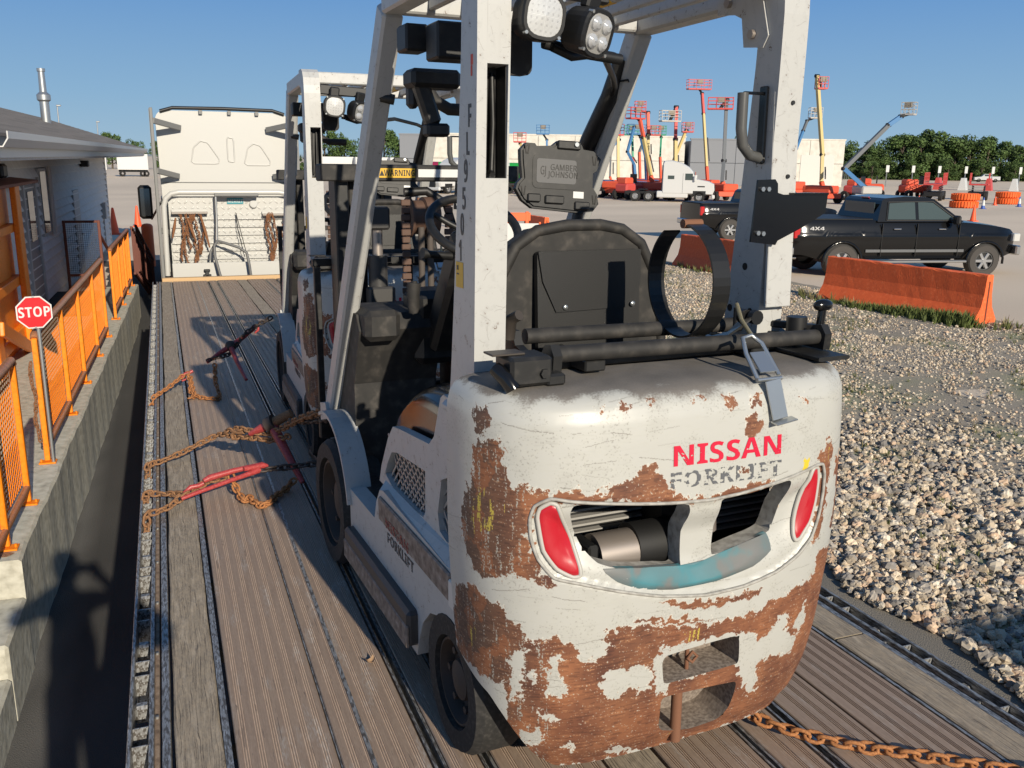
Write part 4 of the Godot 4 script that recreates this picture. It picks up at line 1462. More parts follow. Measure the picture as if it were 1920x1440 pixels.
func smooth_loop(a: Array, per := 5) -> PackedVector2Array:
	# closed Catmull-Rom through the points, gently
	var o := PackedVector2Array()
	var n := a.size()
	for i in n:
		var p0 := Vector2(a[(i - 1 + n) % n][0], a[(i - 1 + n) % n][1])
		var p1 := Vector2(a[i][0], a[i][1])
		var p2 := Vector2(a[(i + 1) % n][0], a[(i + 1) % n][1])
		var p3 := Vector2(a[(i + 2) % n][0], a[(i + 2) % n][1])
		for k in per:
			o.append(p1.cubic_interpolate(p2, p0 * 0.5 + p1 * 0.5 + (p1 - p2) * 0.0, p3 * 0.5 + p2 * 0.5, float(k) / per))
	return o

const LENS := [[-0.485, 0.829], [-0.473, 0.863], [-0.434, 0.882], [-0.38, 0.874], [-0.282, 0.863], [-0.132, 0.846], [-0.021, 0.838], [0.072, 0.841], [0.174, 0.851], [0.257, 0.862], [0.34, 0.874], [0.375, 0.872], [0.388, 0.84], [0.386, 0.79], [0.374, 0.725], [0.35, 0.672], [0.299, 0.632], [0.221, 0.6], [0.117, 0.582], [-0.003, 0.58], [-0.138, 0.602], [-0.261, 0.636], [-0.356, 0.665], [-0.425, 0.684], [-0.464, 0.731], [-0.482, 0.783]]
const OPEN_L := [[-0.386, 0.84], [-0.375, 0.861], [-0.31, 0.86], [-0.2, 0.847], [-0.066, 0.829], [-0.068, 0.75], [-0.069, 0.655], [-0.12, 0.66], [-0.195, 0.672], [-0.246, 0.682], [-0.311, 0.706], [-0.35, 0.745], [-0.374, 0.794]]
const OPEN_R := [[0.033, 0.828], [0.123, 0.833], [0.2, 0.842], [0.25, 0.847], [0.262, 0.84], [0.256, 0.79], [0.222, 0.702], [0.132, 0.682], [0.033, 0.668], [0.033, 0.76]]
const LAMP := [[-0.467, 0.831], [-0.461, 0.855], [-0.436, 0.869], [-0.419, 0.863], [-0.404, 0.824], [-0.38, 0.77], [-0.361, 0.704], [-0.361, 0.684], [-0.38, 0.682], [-0.419, 0.704], [-0.452, 0.751]]
const HUP := [[-0.12, 0.405], [-0.108, 0.424], [-0.02, 0.431], [0.048, 0.434], [0.111, 0.434], [0.128, 0.42], [0.14, 0.35], [0.13, 0.342], [0.02, 0.339], [-0.099, 0.337], [-0.111, 0.352]]
const HLO := [[-0.108, 0.278], [-0.095, 0.294], [0.03, 0.29], [0.14, 0.283], [0.152, 0.268], [0.155, 0.19], [0.125, 0.15], [0.03, 0.142], [-0.078, 0.17], [-0.1, 0.195]]
const LAMP_R := [[0.338, 0.855], [0.352, 0.866], [0.366, 0.86], [0.37, 0.83], [0.362, 0.77], [0.345, 0.715], [0.312, 0.676], [0.296, 0.672], [0.292, 0.688], [0.31, 0.765]]
const TEAL := [[-0.299, 0.692], [-0.177, 0.674], [-0.075, 0.66], [0.039, 0.66], [0.135, 0.676], [0.212, 0.698], [0.218, 0.655], [0.153, 0.624], [0.033, 0.606], [-0.102, 0.608], [-0.201, 0.628], [-0.261, 0.655]]

func cw_disp(p: Vector2, lens: PackedVector2Array) -> float:
	if absf(p.x) > 0.52 or p.y < 0.55 or p.y > 0.91:
		return 0.0
	var d := -poly_sd(p, lens)
	if d <= 0.0:
		return 0.0
	return 0.012 * smoothstep(0.0, 0.008, d) + 0.03 * smoothstep(0.02, 0.10, d)

func fill_mask(m: PackedByteArray, w: int, h: int, poly: Array, val: int) -> void:
	var ys := []
	var P := []
	for q in poly:
		P.append(Vector2((q[0] + 0.85) / 1.7 * w, (1.0 - q[1] / 1.36) * h))
		ys.append(P[-1].y)
	var y0 := maxi(0, int(ys.min()))
	var y1 := mini(h - 1, int(ys.max()) + 1)
	for y in range(y0, y1 + 1):
		var xs := []
		for i in P.size():
			var a: Vector2 = P[i]
			var b: Vector2 = P[(i + 1) % P.size()]
			if (a.y > y) != (b.y > y):
				xs.append(a.x + (y - a.y) / (b.y - a.y) * (b.x - a.x))
		xs.sort()
		for k in range(0, xs.size() - 1, 2):
			for x in range(maxi(0, int(xs[k])), mini(w - 1, int(xs[k + 1])) + 1):
				m[y * w + x] = val

func cw_paint() -> Array:
	var w := 1024
	var h := 820
	var m := PackedByteArray()
	m.resize(w * h)
	for p in RUST:
		fill_mask(m, w, h, p, 1)
	for p in [RUST[1], RUST[8]]:     # the hidden right flank is worn much like the left one
		var q := []
		for a in p:
			if a[0] < -0.44:
				q.append([-a[0] + 0.0, a[1] - 0.03])
		if q.size() > 2:
			fill_mask(m, w, h, q, 1)
	fill_mask(m, w, h, [[0.40, 0.62], [0.84, 0.55], [0.84, 0.1], [0.40, 0.1]], 1)
	for p in BARE:
		fill_mask(m, w, h, p, 0)
	for c in [[-0.315, 1.085, 0.010, 0.007], [-0.255, 1.093, 0.013, 0.009], [-0.18, 1.10, 0.014, 0.004], [-0.045, 1.10, 0.012, 0.005], [0.29, 1.06, 0.008, 0.01]]:
		var q := []
		for k in 8:
			q.append([c[0] + c[2] * cos(TAU * k / 8), c[1] + c[3] * sin(TAU * k / 8)])
		fill_mask(m, w, h, q, 1)
	# yellow paint rubbed off on other things
	for c in [[-0.60, 0.84, 0.05, 0.06], [-0.64, 0.80, 0.03, 0.04], [0.30, 0.885, 0.012, 0.022], [-0.03, 0.47, 0.03, 0.014], [-0.07, 0.15, 0.02, 0.01], [0.40, 0.90, 0.01, 0.03], [-0.68, 0.46, 0.03, 0.03]]:
		var q := []
		for k in 8:
			q.append([c[0] + c[2] * cos(TAU * k / 8), c[1] + c[3] * sin(TAU * k / 8)])
		fill_mask(m, w, h, q, 2 if c[1] != 0.885 else 3)
	# long fine scratches
	var sc := PackedByteArray()
	sc.resize(w * h)
	rng.seed = 71
	for k in 260:
		var x := rng.randf_range(0, w)
		var y := rng.randf_range(h * 0.06, h * 0.92)
		var dx := rng.randf_range(0.6, 1.0)
		var dy := rng.randf_range(-0.22, 0.18)
		var L := int(rng.randf_range(8, 120) * (0.4 + 0.6 * rng.randf()))
		var v := int(rng.randf_range(60, 230))
		for i in L:
			x += dx
			y += dy + rng.randf_range(-0.25, 0.25)
			var xi := int(x)
			var yi := int(y)
			if xi > 0 and xi < w and yi > 0 and yi < h and rng.randf() < 0.85:
				sc[yi * w + xi] = v
	var na := nbytes(201, 0.045, w, h, 5)
	var nb := nbytes(202, 0.045, w, h, 5)
	var nc := nbytes(203, 0.012, w, h, 5)
	var nd := nbytes(204, 0.2, w, h, 3)
	var ne := nbytes(205, 0.006, w, h, 3)
	var col := PackedByteArray()
	col.resize(w * h * 3)
	var rou := PackedByteArray()
	rou.resize(w * h)
	for y in h:
		var hy := (1.0 - float(y) / h) * 1.36
		for x in w:
			var i := y * w + x
			var a := na[i] / 255.0 - 0.5
			var b := nb[i] / 255.0 - 0.5
			var c := nc[i] / 255.0
			var d := nd[i] / 255.0
			# scraping runs along the arc, rubbing on the flank runs up and down
			var hs := nd[((y + x / 40) % h) * w + (x / 9 + 211) % w] / 255.0 * 0.7 + nb[(y * 2 % h) * w + (x + 97) % w] / 255.0 * 0.3
			var vs := na[(y / 5 + 90) % h * w + (x * 2) % w] / 255.0
			var wx := clampi(x + int(a * 26.0 + (d - 0.5) * 6.0), 0, w - 1)
			var wy := clampi(y + int(b * 24.0 + (d - 0.5) * 8.0), 0, h - 1)
			var k := m[wy * w + wx]
			var edge := k == 0 and (m[wy * w + mini(wx + 2, w - 1)] == 1 or m[mini(wy + 2, h - 1) * w + wx] == 1)
			var r := 0.43
			var g := 0.43
			var bl := 0.40
			var ro := 0.40
			# smears on the paint
			var gm := clampf((c - 0.5) * 1.3, 0, 1) * 0.22 + clampf((hs - 0.60) * 4.0, 0, 1) * 0.30 * clampf(c * 2.0 - 0.5, 0, 1)
			r = lerpf(r, 0.20, gm)
			g = lerpf(g, 0.19, gm)
			bl = lerpf(bl, 0.17, gm)
			if d > 0.74 and c > 0.48:
				r *= 0.70
				g *= 0.69
				bl *= 0.68
			if edge:
				r = 0.52
				g = 0.51
				bl = 0.46
			if sc[i] > 0 and k == 0:
				var sv := sc[i] / 255.0 * 0.75
				r = lerpf(r, 0.10, sv)
				g = lerpf(g, 0.085, sv)
				bl = lerpf(bl, 0.07, sv)
			if k == 1 or (k == 2 and (vs < 0.56 or d < 0.40)):
				var e := ne[i] / 255.0
				var flank := clampf((0.24 - float(x) / w) * 9.0, 0, 1)
				r = lerpf(0.225, 0.12, e) + (c - 0.5) * 0.16
				g = lerpf(0.082, 0.044, e) + (c - 0.5) * 0.07
				bl = lerpf(0.034, 0.022, e) + (c - 0.5) * 0.026
				if flank > 0.0 and c < 0.6:
					r = lerpf(r, 0.075, flank * 0.75)
					g = lerpf(g, 0.046, flank * 0.75)
					bl = lerpf(bl, 0.032, flank * 0.75)
				if hs > 0.62 and d > 0.42:
					var f := clampf((hs - 0.62) * 6.0, 0, 1) * (1.0 - 0.6 * flank)
					r = lerpf(r, 0.43, f * 0.7)
					g = lerpf(g, 0.215, f * 0.7)
					bl = lerpf(bl, 0.10, f * 0.7)
				elif hs < 0.36:
					r *= 0.66
					g *= 0.64
					bl *= 0.66
				if vs > 0.69 and d > 0.52 and flank > 0.0:
					r = 0.30
					g = 0.29
					bl = 0.26
				elif d > 0.76 and hs > 0.52:
					r = 0.40
					g = 0.37
					bl = 0.32
				ro = 0.72
			elif k == 2:
				r = 0.42
				g = 0.33
				bl = 0.05
				ro = 0.6
			elif k == 3:
				r = 0.62
				g = 0.47
				bl = 0.03
			# trodden dirt on the top face, breaking up at its edge
			var tp := smoothstep(1.105, 1.150, hy + (c - 0.5) * 0.09 + (d - 0.5) * 0.03)
			if tp > 0.0:
				var q := 0.125 + (c - 0.5) * 0.06 + (d - 0.5) * 0.05
				r = lerpf(r, q, tp * 0.93)
				g = lerpf(g, q * 0.88, tp * 0.93)
				bl = lerpf(bl, q * 0.77, tp * 0.93)
				ro = lerpf(ro, 0.8, tp)
			col[i * 3] = int(255.0 * pow(clampf(r, 0, 1), 0.4545))
			col[i * 3 + 1] = int(255.0 * pow(clampf(g, 0, 1), 0.4545))
			col[i * 3 + 2] = int(255.0 * pow(clampf(bl, 0, 1), 0.4545))
			rou[i] = int(255.0 * ro)
	return [ImageTexture.create_from_image(Image.create_from_data(w, h, false, Image.FORMAT_RGB8, col)), ImageTexture.create_from_image(Image.create_from_data(w, h, false, Image.FORMAT_L8, rou))]

func cw_uv(s: float, y: float) -> Vector2:
	return Vector2((s + 0.85) / 1.7, 1.0 - minf(y, 1.35) / 1.36)

func on_cw(p: Vector2, off: float, lens: PackedVector2Array) -> Vector3:
	return cw_point(p.x, p.y) + cw_normal(p.x, p.y) * (off - cw_disp(p, lens))

# cushion-shaped patch on the counterweight
func cw_patch(loop: PackedVector2Array, lens: PackedVector2Array, off: float, bulge: float, rings := 5) -> Geo:
	var g := Geo.new()
	var c := Vector2.ZERO
	for p in loop:
		c += p / loop.size()
	var P := []
	for i in loop.size():
		var row := []
		for j in rings + 1:
			var f := float(j) / rings
			var q := c.lerp(loop[i], f)
			row.append(on_cw(q, off + bulge * (1.0 - f * f), lens))
		row.append(on_cw(loop[i], -0.012, lens))
		P.append(row)
	P.reverse()
	g.grid(P, true)
	return g

func cw_text(s: String, size: float, s0: float, y0: float, kx: float, slope: float, lens: PackedVector2Array) -> Geo:
	var g := Geo.new()
	var m := text_mesh(s, size, 0.0)
	var a := m.surface_get_arrays(0)
	var vv: PackedVector3Array = a[Mesh.ARRAY_VERTEX]
	var ii: PackedInt32Array = a[Mesh.ARRAY_INDEX]
	var nn: PackedVector3Array = a[Mesh.ARRAY_NORMAL]
	var W := []
	for p in vv:
		var ss := s0 + p.x * kx
		W.append(on_cw(Vector2(ss, y0 + p.y + slope * p.x), 0.0014, lens))
	for k in range(0, ii.size(), 3):
		if nn[ii[k]].z < 0.5:
			continue
		for e in 3:
			var v: int = ii[k + e]
			g.vert(W[v], cw_normal(s0 + vv[v].x * kx, y0), Vector2(vv[v].x * 8.0, vv[v].y * 8.0))
	return g

func worn_tex(key: String, col: Color, seed_: int, thr: float) -> StandardMaterial3D:
	# paint that has flaked: noise decides where it is left
	var w := 256
	var n := nbytes(seed_, 0.03, w, w, 5)
	var im := Image.create(w, w, false, Image.FORMAT_RGBA8)
	var c := lin(col)
	for y in w:
		for x in w:
			im.set_pixel(x, y, Color(c.r, c.g, c.b, 1.0 if n[y * w + x] / 255.0 < thr else 0.0))
	var m := StandardMaterial3D.new()
	m.resource_name = key
	m.albedo_texture = ImageTexture.create_from_image(im)
	m.transparency = BaseMaterial3D.TRANSPARENCY_ALPHA_SCISSOR
	m.alpha_scissor_threshold = 0.5
	m.roughness = 0.5
	mats[key] = m
	return m

func side_poly(pts: Array, x0: float, x1: float) -> Geo:
	# polygon given as (z, y), extruded along x
	var g := Geo.new()
	g.at(Transform3D(Basis(V(0, 0, 1), V(0, 1, 0), V(-1, 0, 0)), Vector3.ZERO))
	g.prism(pv(pts), -maxf(x0, x1), -minf(x0, x1))
	return g

func slit_polygon(outer: Array, holes: Array) -> PackedVector2Array:
	var P := pv(outer)
	for hq in holes:
		var H := pv(hq[0])
		var e := Vector2(hq[1][0], hq[1][1])
		var c := Vector2.ZERO
		for p in H:
			c += p / H.size()
		var d := (e - c).normalized()
		var s := d.orthogonal() * 0.0004
		var un := Geometry2D.merge_polygons(H, PackedVector2Array([c - s, e - s, e + s, c + s]))
		var cut := Geometry2D.clip_polygons(P, un[0])
		if cut.size() > 0:
			var best := 0
			for i in cut.size():
				if cut[i].size() > cut[best].size():
					best = i
			P = cut[best]
	return P

func rounded(cx: float, cy: float, w: float, h: float, r: float, n := 5) -> Array:
	var o := []
	for q in [[1, 1, 0], [-1, 1, 90], [-1, -1, 180], [1, -1, 270]]:
		for k in n:
			var a := deg_to_rad(q[2] + 90.0 * k / (n - 1))
			o.append([cx + q[0] * (w * 0.5 - r) + cos(a) * r, cy + q[1] * (h * 0.5 - r) + sin(a) * r])
	return o

func cw_counterweight(f: Node3D, wm: Material) -> void:
	cw_init()
	var lens := smooth_loop(LENS, 4)
	var holes := [smooth_loop(OPEN_L, 4), smooth_loop(OPEN_R, 4), smooth_loop(HUP, 4), smooth_loop(HLO, 4)]
	var NI := 170
	var NJ := 120
	var ds := cw_len / NI
	var P := []
	var U := []
	var Q := []
	for i in NI + 1:
		var rowp := []
		var rowu := []
		var rowq := []
		var s := -cw_len * 0.5 + ds * i
		var as_ := absf(s)
		var yb := 0.10
		if as_ > 0.42:
			yb = lerpf(0.10, 0.31, smoothstep(0.42, 0.64, as_)) + 0.07 * clampf((as_ - 0.6) / 0.24, 0, 1)
		for j in NJ + 1:
			var y: float
			if j <= NJ - 14:
				y = lerpf(yb, 1.05, float(j) / (NJ - 14))
			else:
				y = [1.06, 1.07, 1.08, 1.09, 1.099, 1.108, 1.114, 1.119, 1.1225, 1.125, 1.1258, 1.1265, 1.1275, 1.128][j - (NJ - 14) - 1]
			var p := Vector2(s, y)
			if as_ < 0.5 and y < 0.9:
				for hp in holes:
					var dd := poly_sd(p, hp)
					if absf(dd) < 0.0056:
						p = poly_near(p, hp)
						break
			rowq.append(p)
			var vy := p.y
			if p.y > 1.06:
				vy = 1.06
				var pa := cw_prof(1.06)
				var ya := 1.06
				for q in 8:
					var yb2 := lerpf(1.06, p.y, (q + 1) / 8.0)
					var pb := cw_prof(yb2)
					vy += Vector2(yb2 - ya, pb.y - pa.y).length()
					pa = pb
					ya = yb2
			rowu.append(cw_uv(p.x, vy))
			rowp.append(cw_point(p.x, p.y) if j >= NJ - 14 else on_cw(p, 0.0, lens))
		P.append(rowp)
		U.append(rowu)
		Q.append(rowq)
	var skip := {}
	for i in NI:
		for j in NJ - 14:
			var c: Vector2 = (Q[i][j] + Q[i + 1][j] + Q[i + 1][j + 1] + Q[i][j + 1]) * 0.25
			if absf(c.x) < 0.42 and c.y < 0.9:
				for hp in holes:
					if Geometry2D.is_point_in_polygon(c, hp):
						skip[i * 10000 + j] = true
						break
	var g := Geo.new()
	g.grid(P, false, U, skip)
	# thickness at the lower arch edge
	for i in NI:
		var a: Vector3 = P[i][0]
		var b: Vector3 = P[i + 1][0]
		var a2 := V(a.x * 0.82, a.y + 0.02, a.z - 0.09)
		var b2 := V(b.x * 0.82, b.y + 0.02, b.z - 0.09)
		g.quad(a, a2, b2, b, U[i][0], U[i][0], U[i + 1][0], U[i + 1][0])
	# reveals of the openings
	var tx := cw_paint()
	var cm := mat("counterweight_paint", C(1, 1, 1), 1.0, 0.0, {"tex": tx[0], "rt": tx[1], "nrm": nnorm("cwn", 210, 0.02, 3.0, 512, 4), "ns": 0.12})
	var cw := put(f, "counterweight", g, cm)
	cw.set_meta("label", "dented white counterweight with large patches of bare rust")
	var k := 0
	for hp in holes:
		g = Geo.new()
		var deep := 0.055 if k < 2 else 0.11
		var n: int = hp.size()
		for i in n:
			var a := on_cw(hp[i], 0.0, lens)
			var b := on_cw(hp[(i + 1) % n], 0.0, lens)
			var na := V(0, 0, -deep)
			g.quad(a, b, b + na, a + na)
		if k >= 2:
			var c := V(0, 0, 0)
			for i in n:
				c += (on_cw(hp[i], 0.0, lens) + V(0, 0, -deep)) / n
			for i in n:
				g.tri(c, on_cw(hp[i], 0.0, lens) + V(0, 0, -deep), on_cw(hp[(i + 1) % n], 0.0, lens) + V(0, 0, -deep))
		put(cw, "opening_reveal" if k < 2 else "hitch_pocket", g, mat("grimy_white", C(0.50, 0.49, 0.45), 0.6, 0.0, {"tex": ntex("grimy", 211, 0.03, [[0.0, C(0.17, 0.16, 0.145)], [0.5, C(0.34, 0.33, 0.30)], [1.0, C(0.46, 0.45, 0.42)]], 256, 5), "tri": 4.0}) if k < 2 else mat("hitch_dirt", C(0.20, 0.165, 0.135), 0.85, 0.0, {"tex": ntex("hitchd", 212, 0.05, [[0.0, C(0.09, 0.07, 0.055)], [0.5, C(0.22, 0.18, 0.15)], [1.0, C(0.36, 0.31, 0.26)]], 256, 5), "tri": 5.0}))
		k += 1
	# rolled lip round the recess
	g = Geo.new()
	var loop := []
	for p in lens:
		loop.append(cw_point(p.x, p.y) + cw_normal(p.x, p.y) * 0.0005)
	g.tube(loop, 0.0045, 6, false, true)
	put(cw, "recess_lip", g, mats["grimy_white"])
	# tail lamps
	var red := mat("lamp_red", C(0.40, 0.010, 0.020), 0.35)
	for lp in [LAMP, LAMP_R]:
		var sl := smooth_loop(lp, 4)
		if Geometry2D.is_polygon_clockwise(sl) != Geometry2D.is_polygon_clockwise(smooth_loop(LAMP, 4)):
			sl.reverse()
		var pc := cw_patch(sl, lens, 0.006, 0.004)
		var tl := put(cw, "tail_lamp", pc, red)
		g = Geo.new()
		loop = []
		for p in sl:
			loop.append(on_cw(p, 0.004, lens))
		g.tube(loop, 0.006, 6, false, true)
		put(tl, "bezel", g, mat("lamp_bezel", C(0.40, 0.39, 0.36), 0.5))
	put(cw, "teal_band", cw_patch(smooth_loop(TEAL, 3), lens, 0.0012, 0.0, 4), mat("teal_label", C(0.05, 0.20, 0.24), 0.55, 0.0, {"tex": ntex("tealt", 214, 0.008, [[0.0, C(0.15, 0.135, 0.125)], [0.44, C(0.13, 0.14, 0.14)], [0.56, C(0.05, 0.17, 0.20)], [1.0, C(0.055, 0.21, 0.25)]], 256, 5), "tri": 2.2}))
	put(cw, "lettering", cw_text("NISSAN", 0.0505, 0.040, 0.957, 1.34, -0.03, lens), worn_tex("letter_red", C(0.52, 0.006, 0.035), 220, 0.80))
	put(cw, "lettering", cw_text("FORKLIFT", 0.0405, 0.036, 0.896, 1.34, -0.035, lens), worn_tex("letter_grey", C(0.10, 0.105, 0.115), 221, 0.56))
	# hitch pin
	g = Geo.new()
	g.cyl(V(-0.02, 0.12, 0.385), V(-0.02, 0.30, 0.385), 0.015, 12)
	g.cyl(V(-0.005, 0.33, 0.40), V(-0.005, 0.40, 0.40), 0.006, 8)
	g.tube([V(0.005, 0.36, 0.41), V(0.02, 0.375, 0.41), V(0.005, 0.39, 0.41), V(-0.01, 0.375, 0.41)], 0.005, 6, false, true)
	put(cw, "hitch_pin", g, mat("rust_brown", C(0.17, 0.075, 0.04), 0.85))
	# what shows through the openings
	var rad := put(f, "radiator", box_geo(V(0, 0.77, 0.16), V(0.86, 0.36, 0.03)), mat("black_paint", C(0.006, 0.006, 0.006), 0.6))
	for i in 15:
		var y := 0.62 + i * 0.021
		put(rad, "fin", box_geo(V(0, y, 0.185), V(0.84, 0.006, 0.02)), mat("fin_metal", C(0.36, 0.35, 0.33), 0.5, 0.2))
	g = Geo.new()
	g.cyl(V(-0.26, 0.675, 0.325), V(-0.15, 0.675, 0.325), 0.056, 24)
	put(f, "muffler", g, mat("dull_metal", C(0.38, 0.33, 0.29), 0.4, 0.7))
	g = Geo.new()
	g.cyl(V(-0.149, 0.68, 0.32), V(-0.02, 0.68, 0.32), 0.062, 24)
	put(f, "muffler_shroud", g, mats["black_paint"])
	put(f, "muffler_clamp", box_geo(V(-0.285, 0.675, 0.335), V(0.03, 0.10, 0.09), 0.006), mats["black_paint"])
	put(f, "mount", box_geo(V(0.02, 0.72, 0.24), V(0.10, 0.3, 0.1)), mats["black_paint"])
	g = Geo.new()
	g.cyl(V(0.07, 0.70, 0.34), V(0.065, 0.86, 0.33), 0.035, 16)
	put(f, "exhaust_pipe", g, mats["dull_metal"])
	put(f, "engine_block", box_geo(V(0, 0.60, -0.25), V(0.84, 0.62, 0.75), 0.02), mats["black_paint"])

func pillar_prof(ylo: float, yhi: float, round_top := false) -> Array:
	var zb := func(y: float) -> float:
		return lerpf(0.095, 0.13, clampf((y - 1.0) / 1.0, 0, 1))
	var zf := func(y: float) -> float:
		return lerpf(-0.11, 0.03, pow(clampf((y - 0.9) / 1.1, 0, 1), 0.7))
	var o := []
	var n := 8
	for k in n + 1:
		var y := lerpf(ylo, yhi, float(k) / n)
		o.append([zb.call(y), y])
	if round_top:
		o += [[0.128, 2.09], [0.115, 2.13], [0.09, 2.16], [0.05, 2.178], [0.0, 2.18], [-0.05, 2.18], [-0.05, 2.10], [0.0, 2.085], [0.02, 2.06]]
	for k in n + 1:
		var y := lerpf(yhi, ylo, float(k) / n)
		o.append([zf.call(y), y])
	return o

func build_forklifts() -> void:
	var base := TT * T3(V(1.20, 0, -2.28), 3.5)
	var f := thing("forklift", "near white forklift with rusty counterweight filling the foreground", "forklift", base, "forklifts on the trailer")
	# worn white paint
	var na := nbytes(231, 0.02, 512, 512, 5)
	var nb := nbytes(232, 0.12, 512, 512, 4)
	var sc := PackedByteArray()
	sc.resize(512 * 512)
	rng.seed = 9
	for k in 90:
		var x := rng.randf_range(0, 512)
		var y := rng.randf_range(0, 512)
		var d := Vector2.from_angle(rng.randf_range(0, TAU))
		for i in int(rng.randf_range(4, 46)):
			x += d.x
			y += d.y
			d = d.rotated(rng.randf_range(-0.12, 0.12))
			sc[posmod(int(y), 512) * 512 + posmod(int(x), 512)] = 1
	var wt := ptex("worn_white", 512, 512, func(x: int, y: int) -> Color:
		var i := y * 512 + x
		var a := na[i] / 255.0
		var b := nb[i] / 255.0
		var c := C(0.44, 0.44, 0.425).lerp(C(0.30, 0.295, 0.28), clampf((a - 0.58) * 1.8, 0, 1) * 0.55)
		if b > 0.80 and a > 0.5:
			c = c.lerp(C(0.22, 0.20, 0.18), 0.45)
		if sc[i]:
			c = c.lerp(C(0.16, 0.14, 0.125), 0.6)
		if a > 0.84 and b > 0.55:
			c = C(0.15, 0.11, 0.085)
		return c)
	var wm := mat("forklift_white", C(1, 1, 1), 0.42, 0.0, {"tex": wt, "tri": 2.2})
	var blk := mat("forklift_black", C(0.022, 0.022, 0.022), 0.5, 0.0, {"tex": ntex("fblack", 233, 0.03, [[0.0, C(0.006, 0.006, 0.006)], [0.6, C(0.010, 0.010, 0.010)], [1.0, C(0.03, 0.027, 0.024)]], 256, 4), "tri": 3.0})
	var gls := mat("gloss_black", C(0.006, 0.006, 0.0065), 0.16, 0.0)
	var dst := mat("dusty_black", C(0.05, 0.046, 0.042), 0.7, 0.0, {"tex": ntex("dusty", 234, 0.02, [[0.0, C(0.012, 0.0115, 0.011)], [0.55, C(0.02, 0.0185, 0.017)], [1.0, C(0.06, 0.053, 0.046)]], 256, 5), "tri": 3.0})
	var zinc := mat("zinc", C(0.48, 0.50, 0.50), 0.3, 0.85)
	var rub := mat("tyre_dark", C(0.03, 0.028, 0.026), 0.8, 0.0, {"tex": ntex("tyred", 235, 0.05, [[0.0, C(0.010, 0.010, 0.009)], [0.5, C(0.018, 0.017, 0.016)], [1.0, C(0.06, 0.055, 0.05)]], 256, 4), "tri": 4.0})
	cw_counterweight(f, wm)
	var g := Geo.new()
	# overhead guard: rear pillars with a wiring slot in the back face
	for s in [-1.0, 1.0]:
		g = Geo.new()
		var S := func(pts: Array, a: float, b: float) -> void:
			var q: Geo = side_poly(pts, a * s, b * s)
			g.v.append_array(q.v)
			g.n.append_array(q.n)
			g.t.append_array(q.t)
		S.call(pillar_prof(0.95, 2.05, true), 0.464, 0.490)
		S.call(pillar_prof(0.95, 2.05, true), 0.404, 0.409)
		if s < 0:
			S.call(pillar_prof(0.95, 1.61), 0.409, 0.464)
			S.call(pillar_prof(1.875, 2.05, true), 0.409, 0.464)
		else:
			S.call(pillar_prof(0.95, 2.05, true), 0.409, 0.464)
		var pl := put(f, "rear_pillar", g, wm)
		if s < 0:
			g = Geo.new()
			g.box(V(-0.4365, 1.742, 0.045), V(0.054, 0.262, 0.02))
			g.box(V(-0.4630, 1.742, 0.082), V(0.0016, 0.262, 0.060))
			g.box(V(-0.4100, 1.742, 0.082), V(0.0016, 0.262, 0.060))
			g.tube([V(-0.45, 1.86, 0.06), V(-0.452, 1.74, 0.07), V(-0.448, 1.63, 0.065)], 0.006, 6)
			g.tube([V(-0.425, 1.86, 0.06), V(-0.428, 1.74, 0.075), V(-0.43, 1.63, 0.07), V(-0.44, 1.618, 0.10)], 0.007, 6)
			put(pl, "slot_wiring", g, blk)
		else:
			# folded cover strip down the back of the right pillar
			g = Geo.new()
			g.box(V(0.4475, 1.55, 0.1195), V(0.089, 0.60, 0.012), 0.002, Basis.from_euler(V(-0.035, 0, 0)))
			put(pl, "cover_strip", g, wm)
			g = Geo.new()
			for y in [1.62, 1.82]:
				g = Geo.new()
				g.cyl(V(0.458, y, 0.11), V(0.458, y, 0.1285), 0.006, 8)
				put(pl, "rivet", g, blk)
			for q in [[0.03, 1.36], [-0.03, 1.23], [0.065, 1.23]]:
				g = Geo.new()
				g.cyl(V(0.405, q[1], q[0]), V(0.4025, q[1], q[0]), 0.011, 12)
				put(pl, "hole", g, mats["black_paint"])
		# weld line where the pillar meets the body cover
		g = Geo.new()
		g.box(V(0.447 * s, 0.99, -0.005), V(0.105, 0.035, 0.25), 0.012)
		put(pl, "socket", g, wm)
	# roof
	for s in [-1.0, 1.0]:
		g = Geo.new()
		g.beam(V(0.452 * s, 2.137, -0.03), V(0.452 * s, 2.137, -0.66), 0.07, 0.075, 0.008)
		put(f, "roof_beam", g, wm)
		g = Geo.new()
		g.beam(V(0.452 * s, 0.585, -1.655), V(0.452 * s, 2.12, -0.675), 0.066, 0.085, 0.009)
		var fp := put(f, "front_pillar", g, wm)
		# gussets
		g = side_poly([[0.03, 2.14], [-0.16, 2.14], [-0.16, 2.085], [-0.08, 2.075], [-0.045, 2.06], [-0.03, 1.98], [0.055, 1.97], [0.075, 2.0]], 0.398 * s, 0.404 * s)
		put(f, "gusset", g, wm)
		for q in [[-0.105, 2.11], [0.01, 2.01]]:
			g = Geo.new()
			g.cyl(V(0.398 * s, q[1], q[0]), V(0.386 * s, q[1], q[0]), 0.014, 6)
			put(f, "bolt", g, mats["dull_metal"])
		if s < 0:
			g = Geo.new()
			g.tube([V(-0.425, 1.815, -0.905), V(-0.415, 1.80, -0.955), V(-0.412, 1.63, -1.07), V(-0.43, 1.625, -1.045)], 0.014, 10)
			put(fp, "grab_handle", g, wm)
	for z in [0.05, -0.665]:
		g = Geo.new()
		g.beam(V(-0.418, 2.135, z), V(0.418, 2.135, z), 0.06, 0.06, 0.006)
		put(f, "roof_cross_bar", g, wm)
	var tape := mat("yellow_tape", C(0.75, 0.42, 0.01), 0.5)
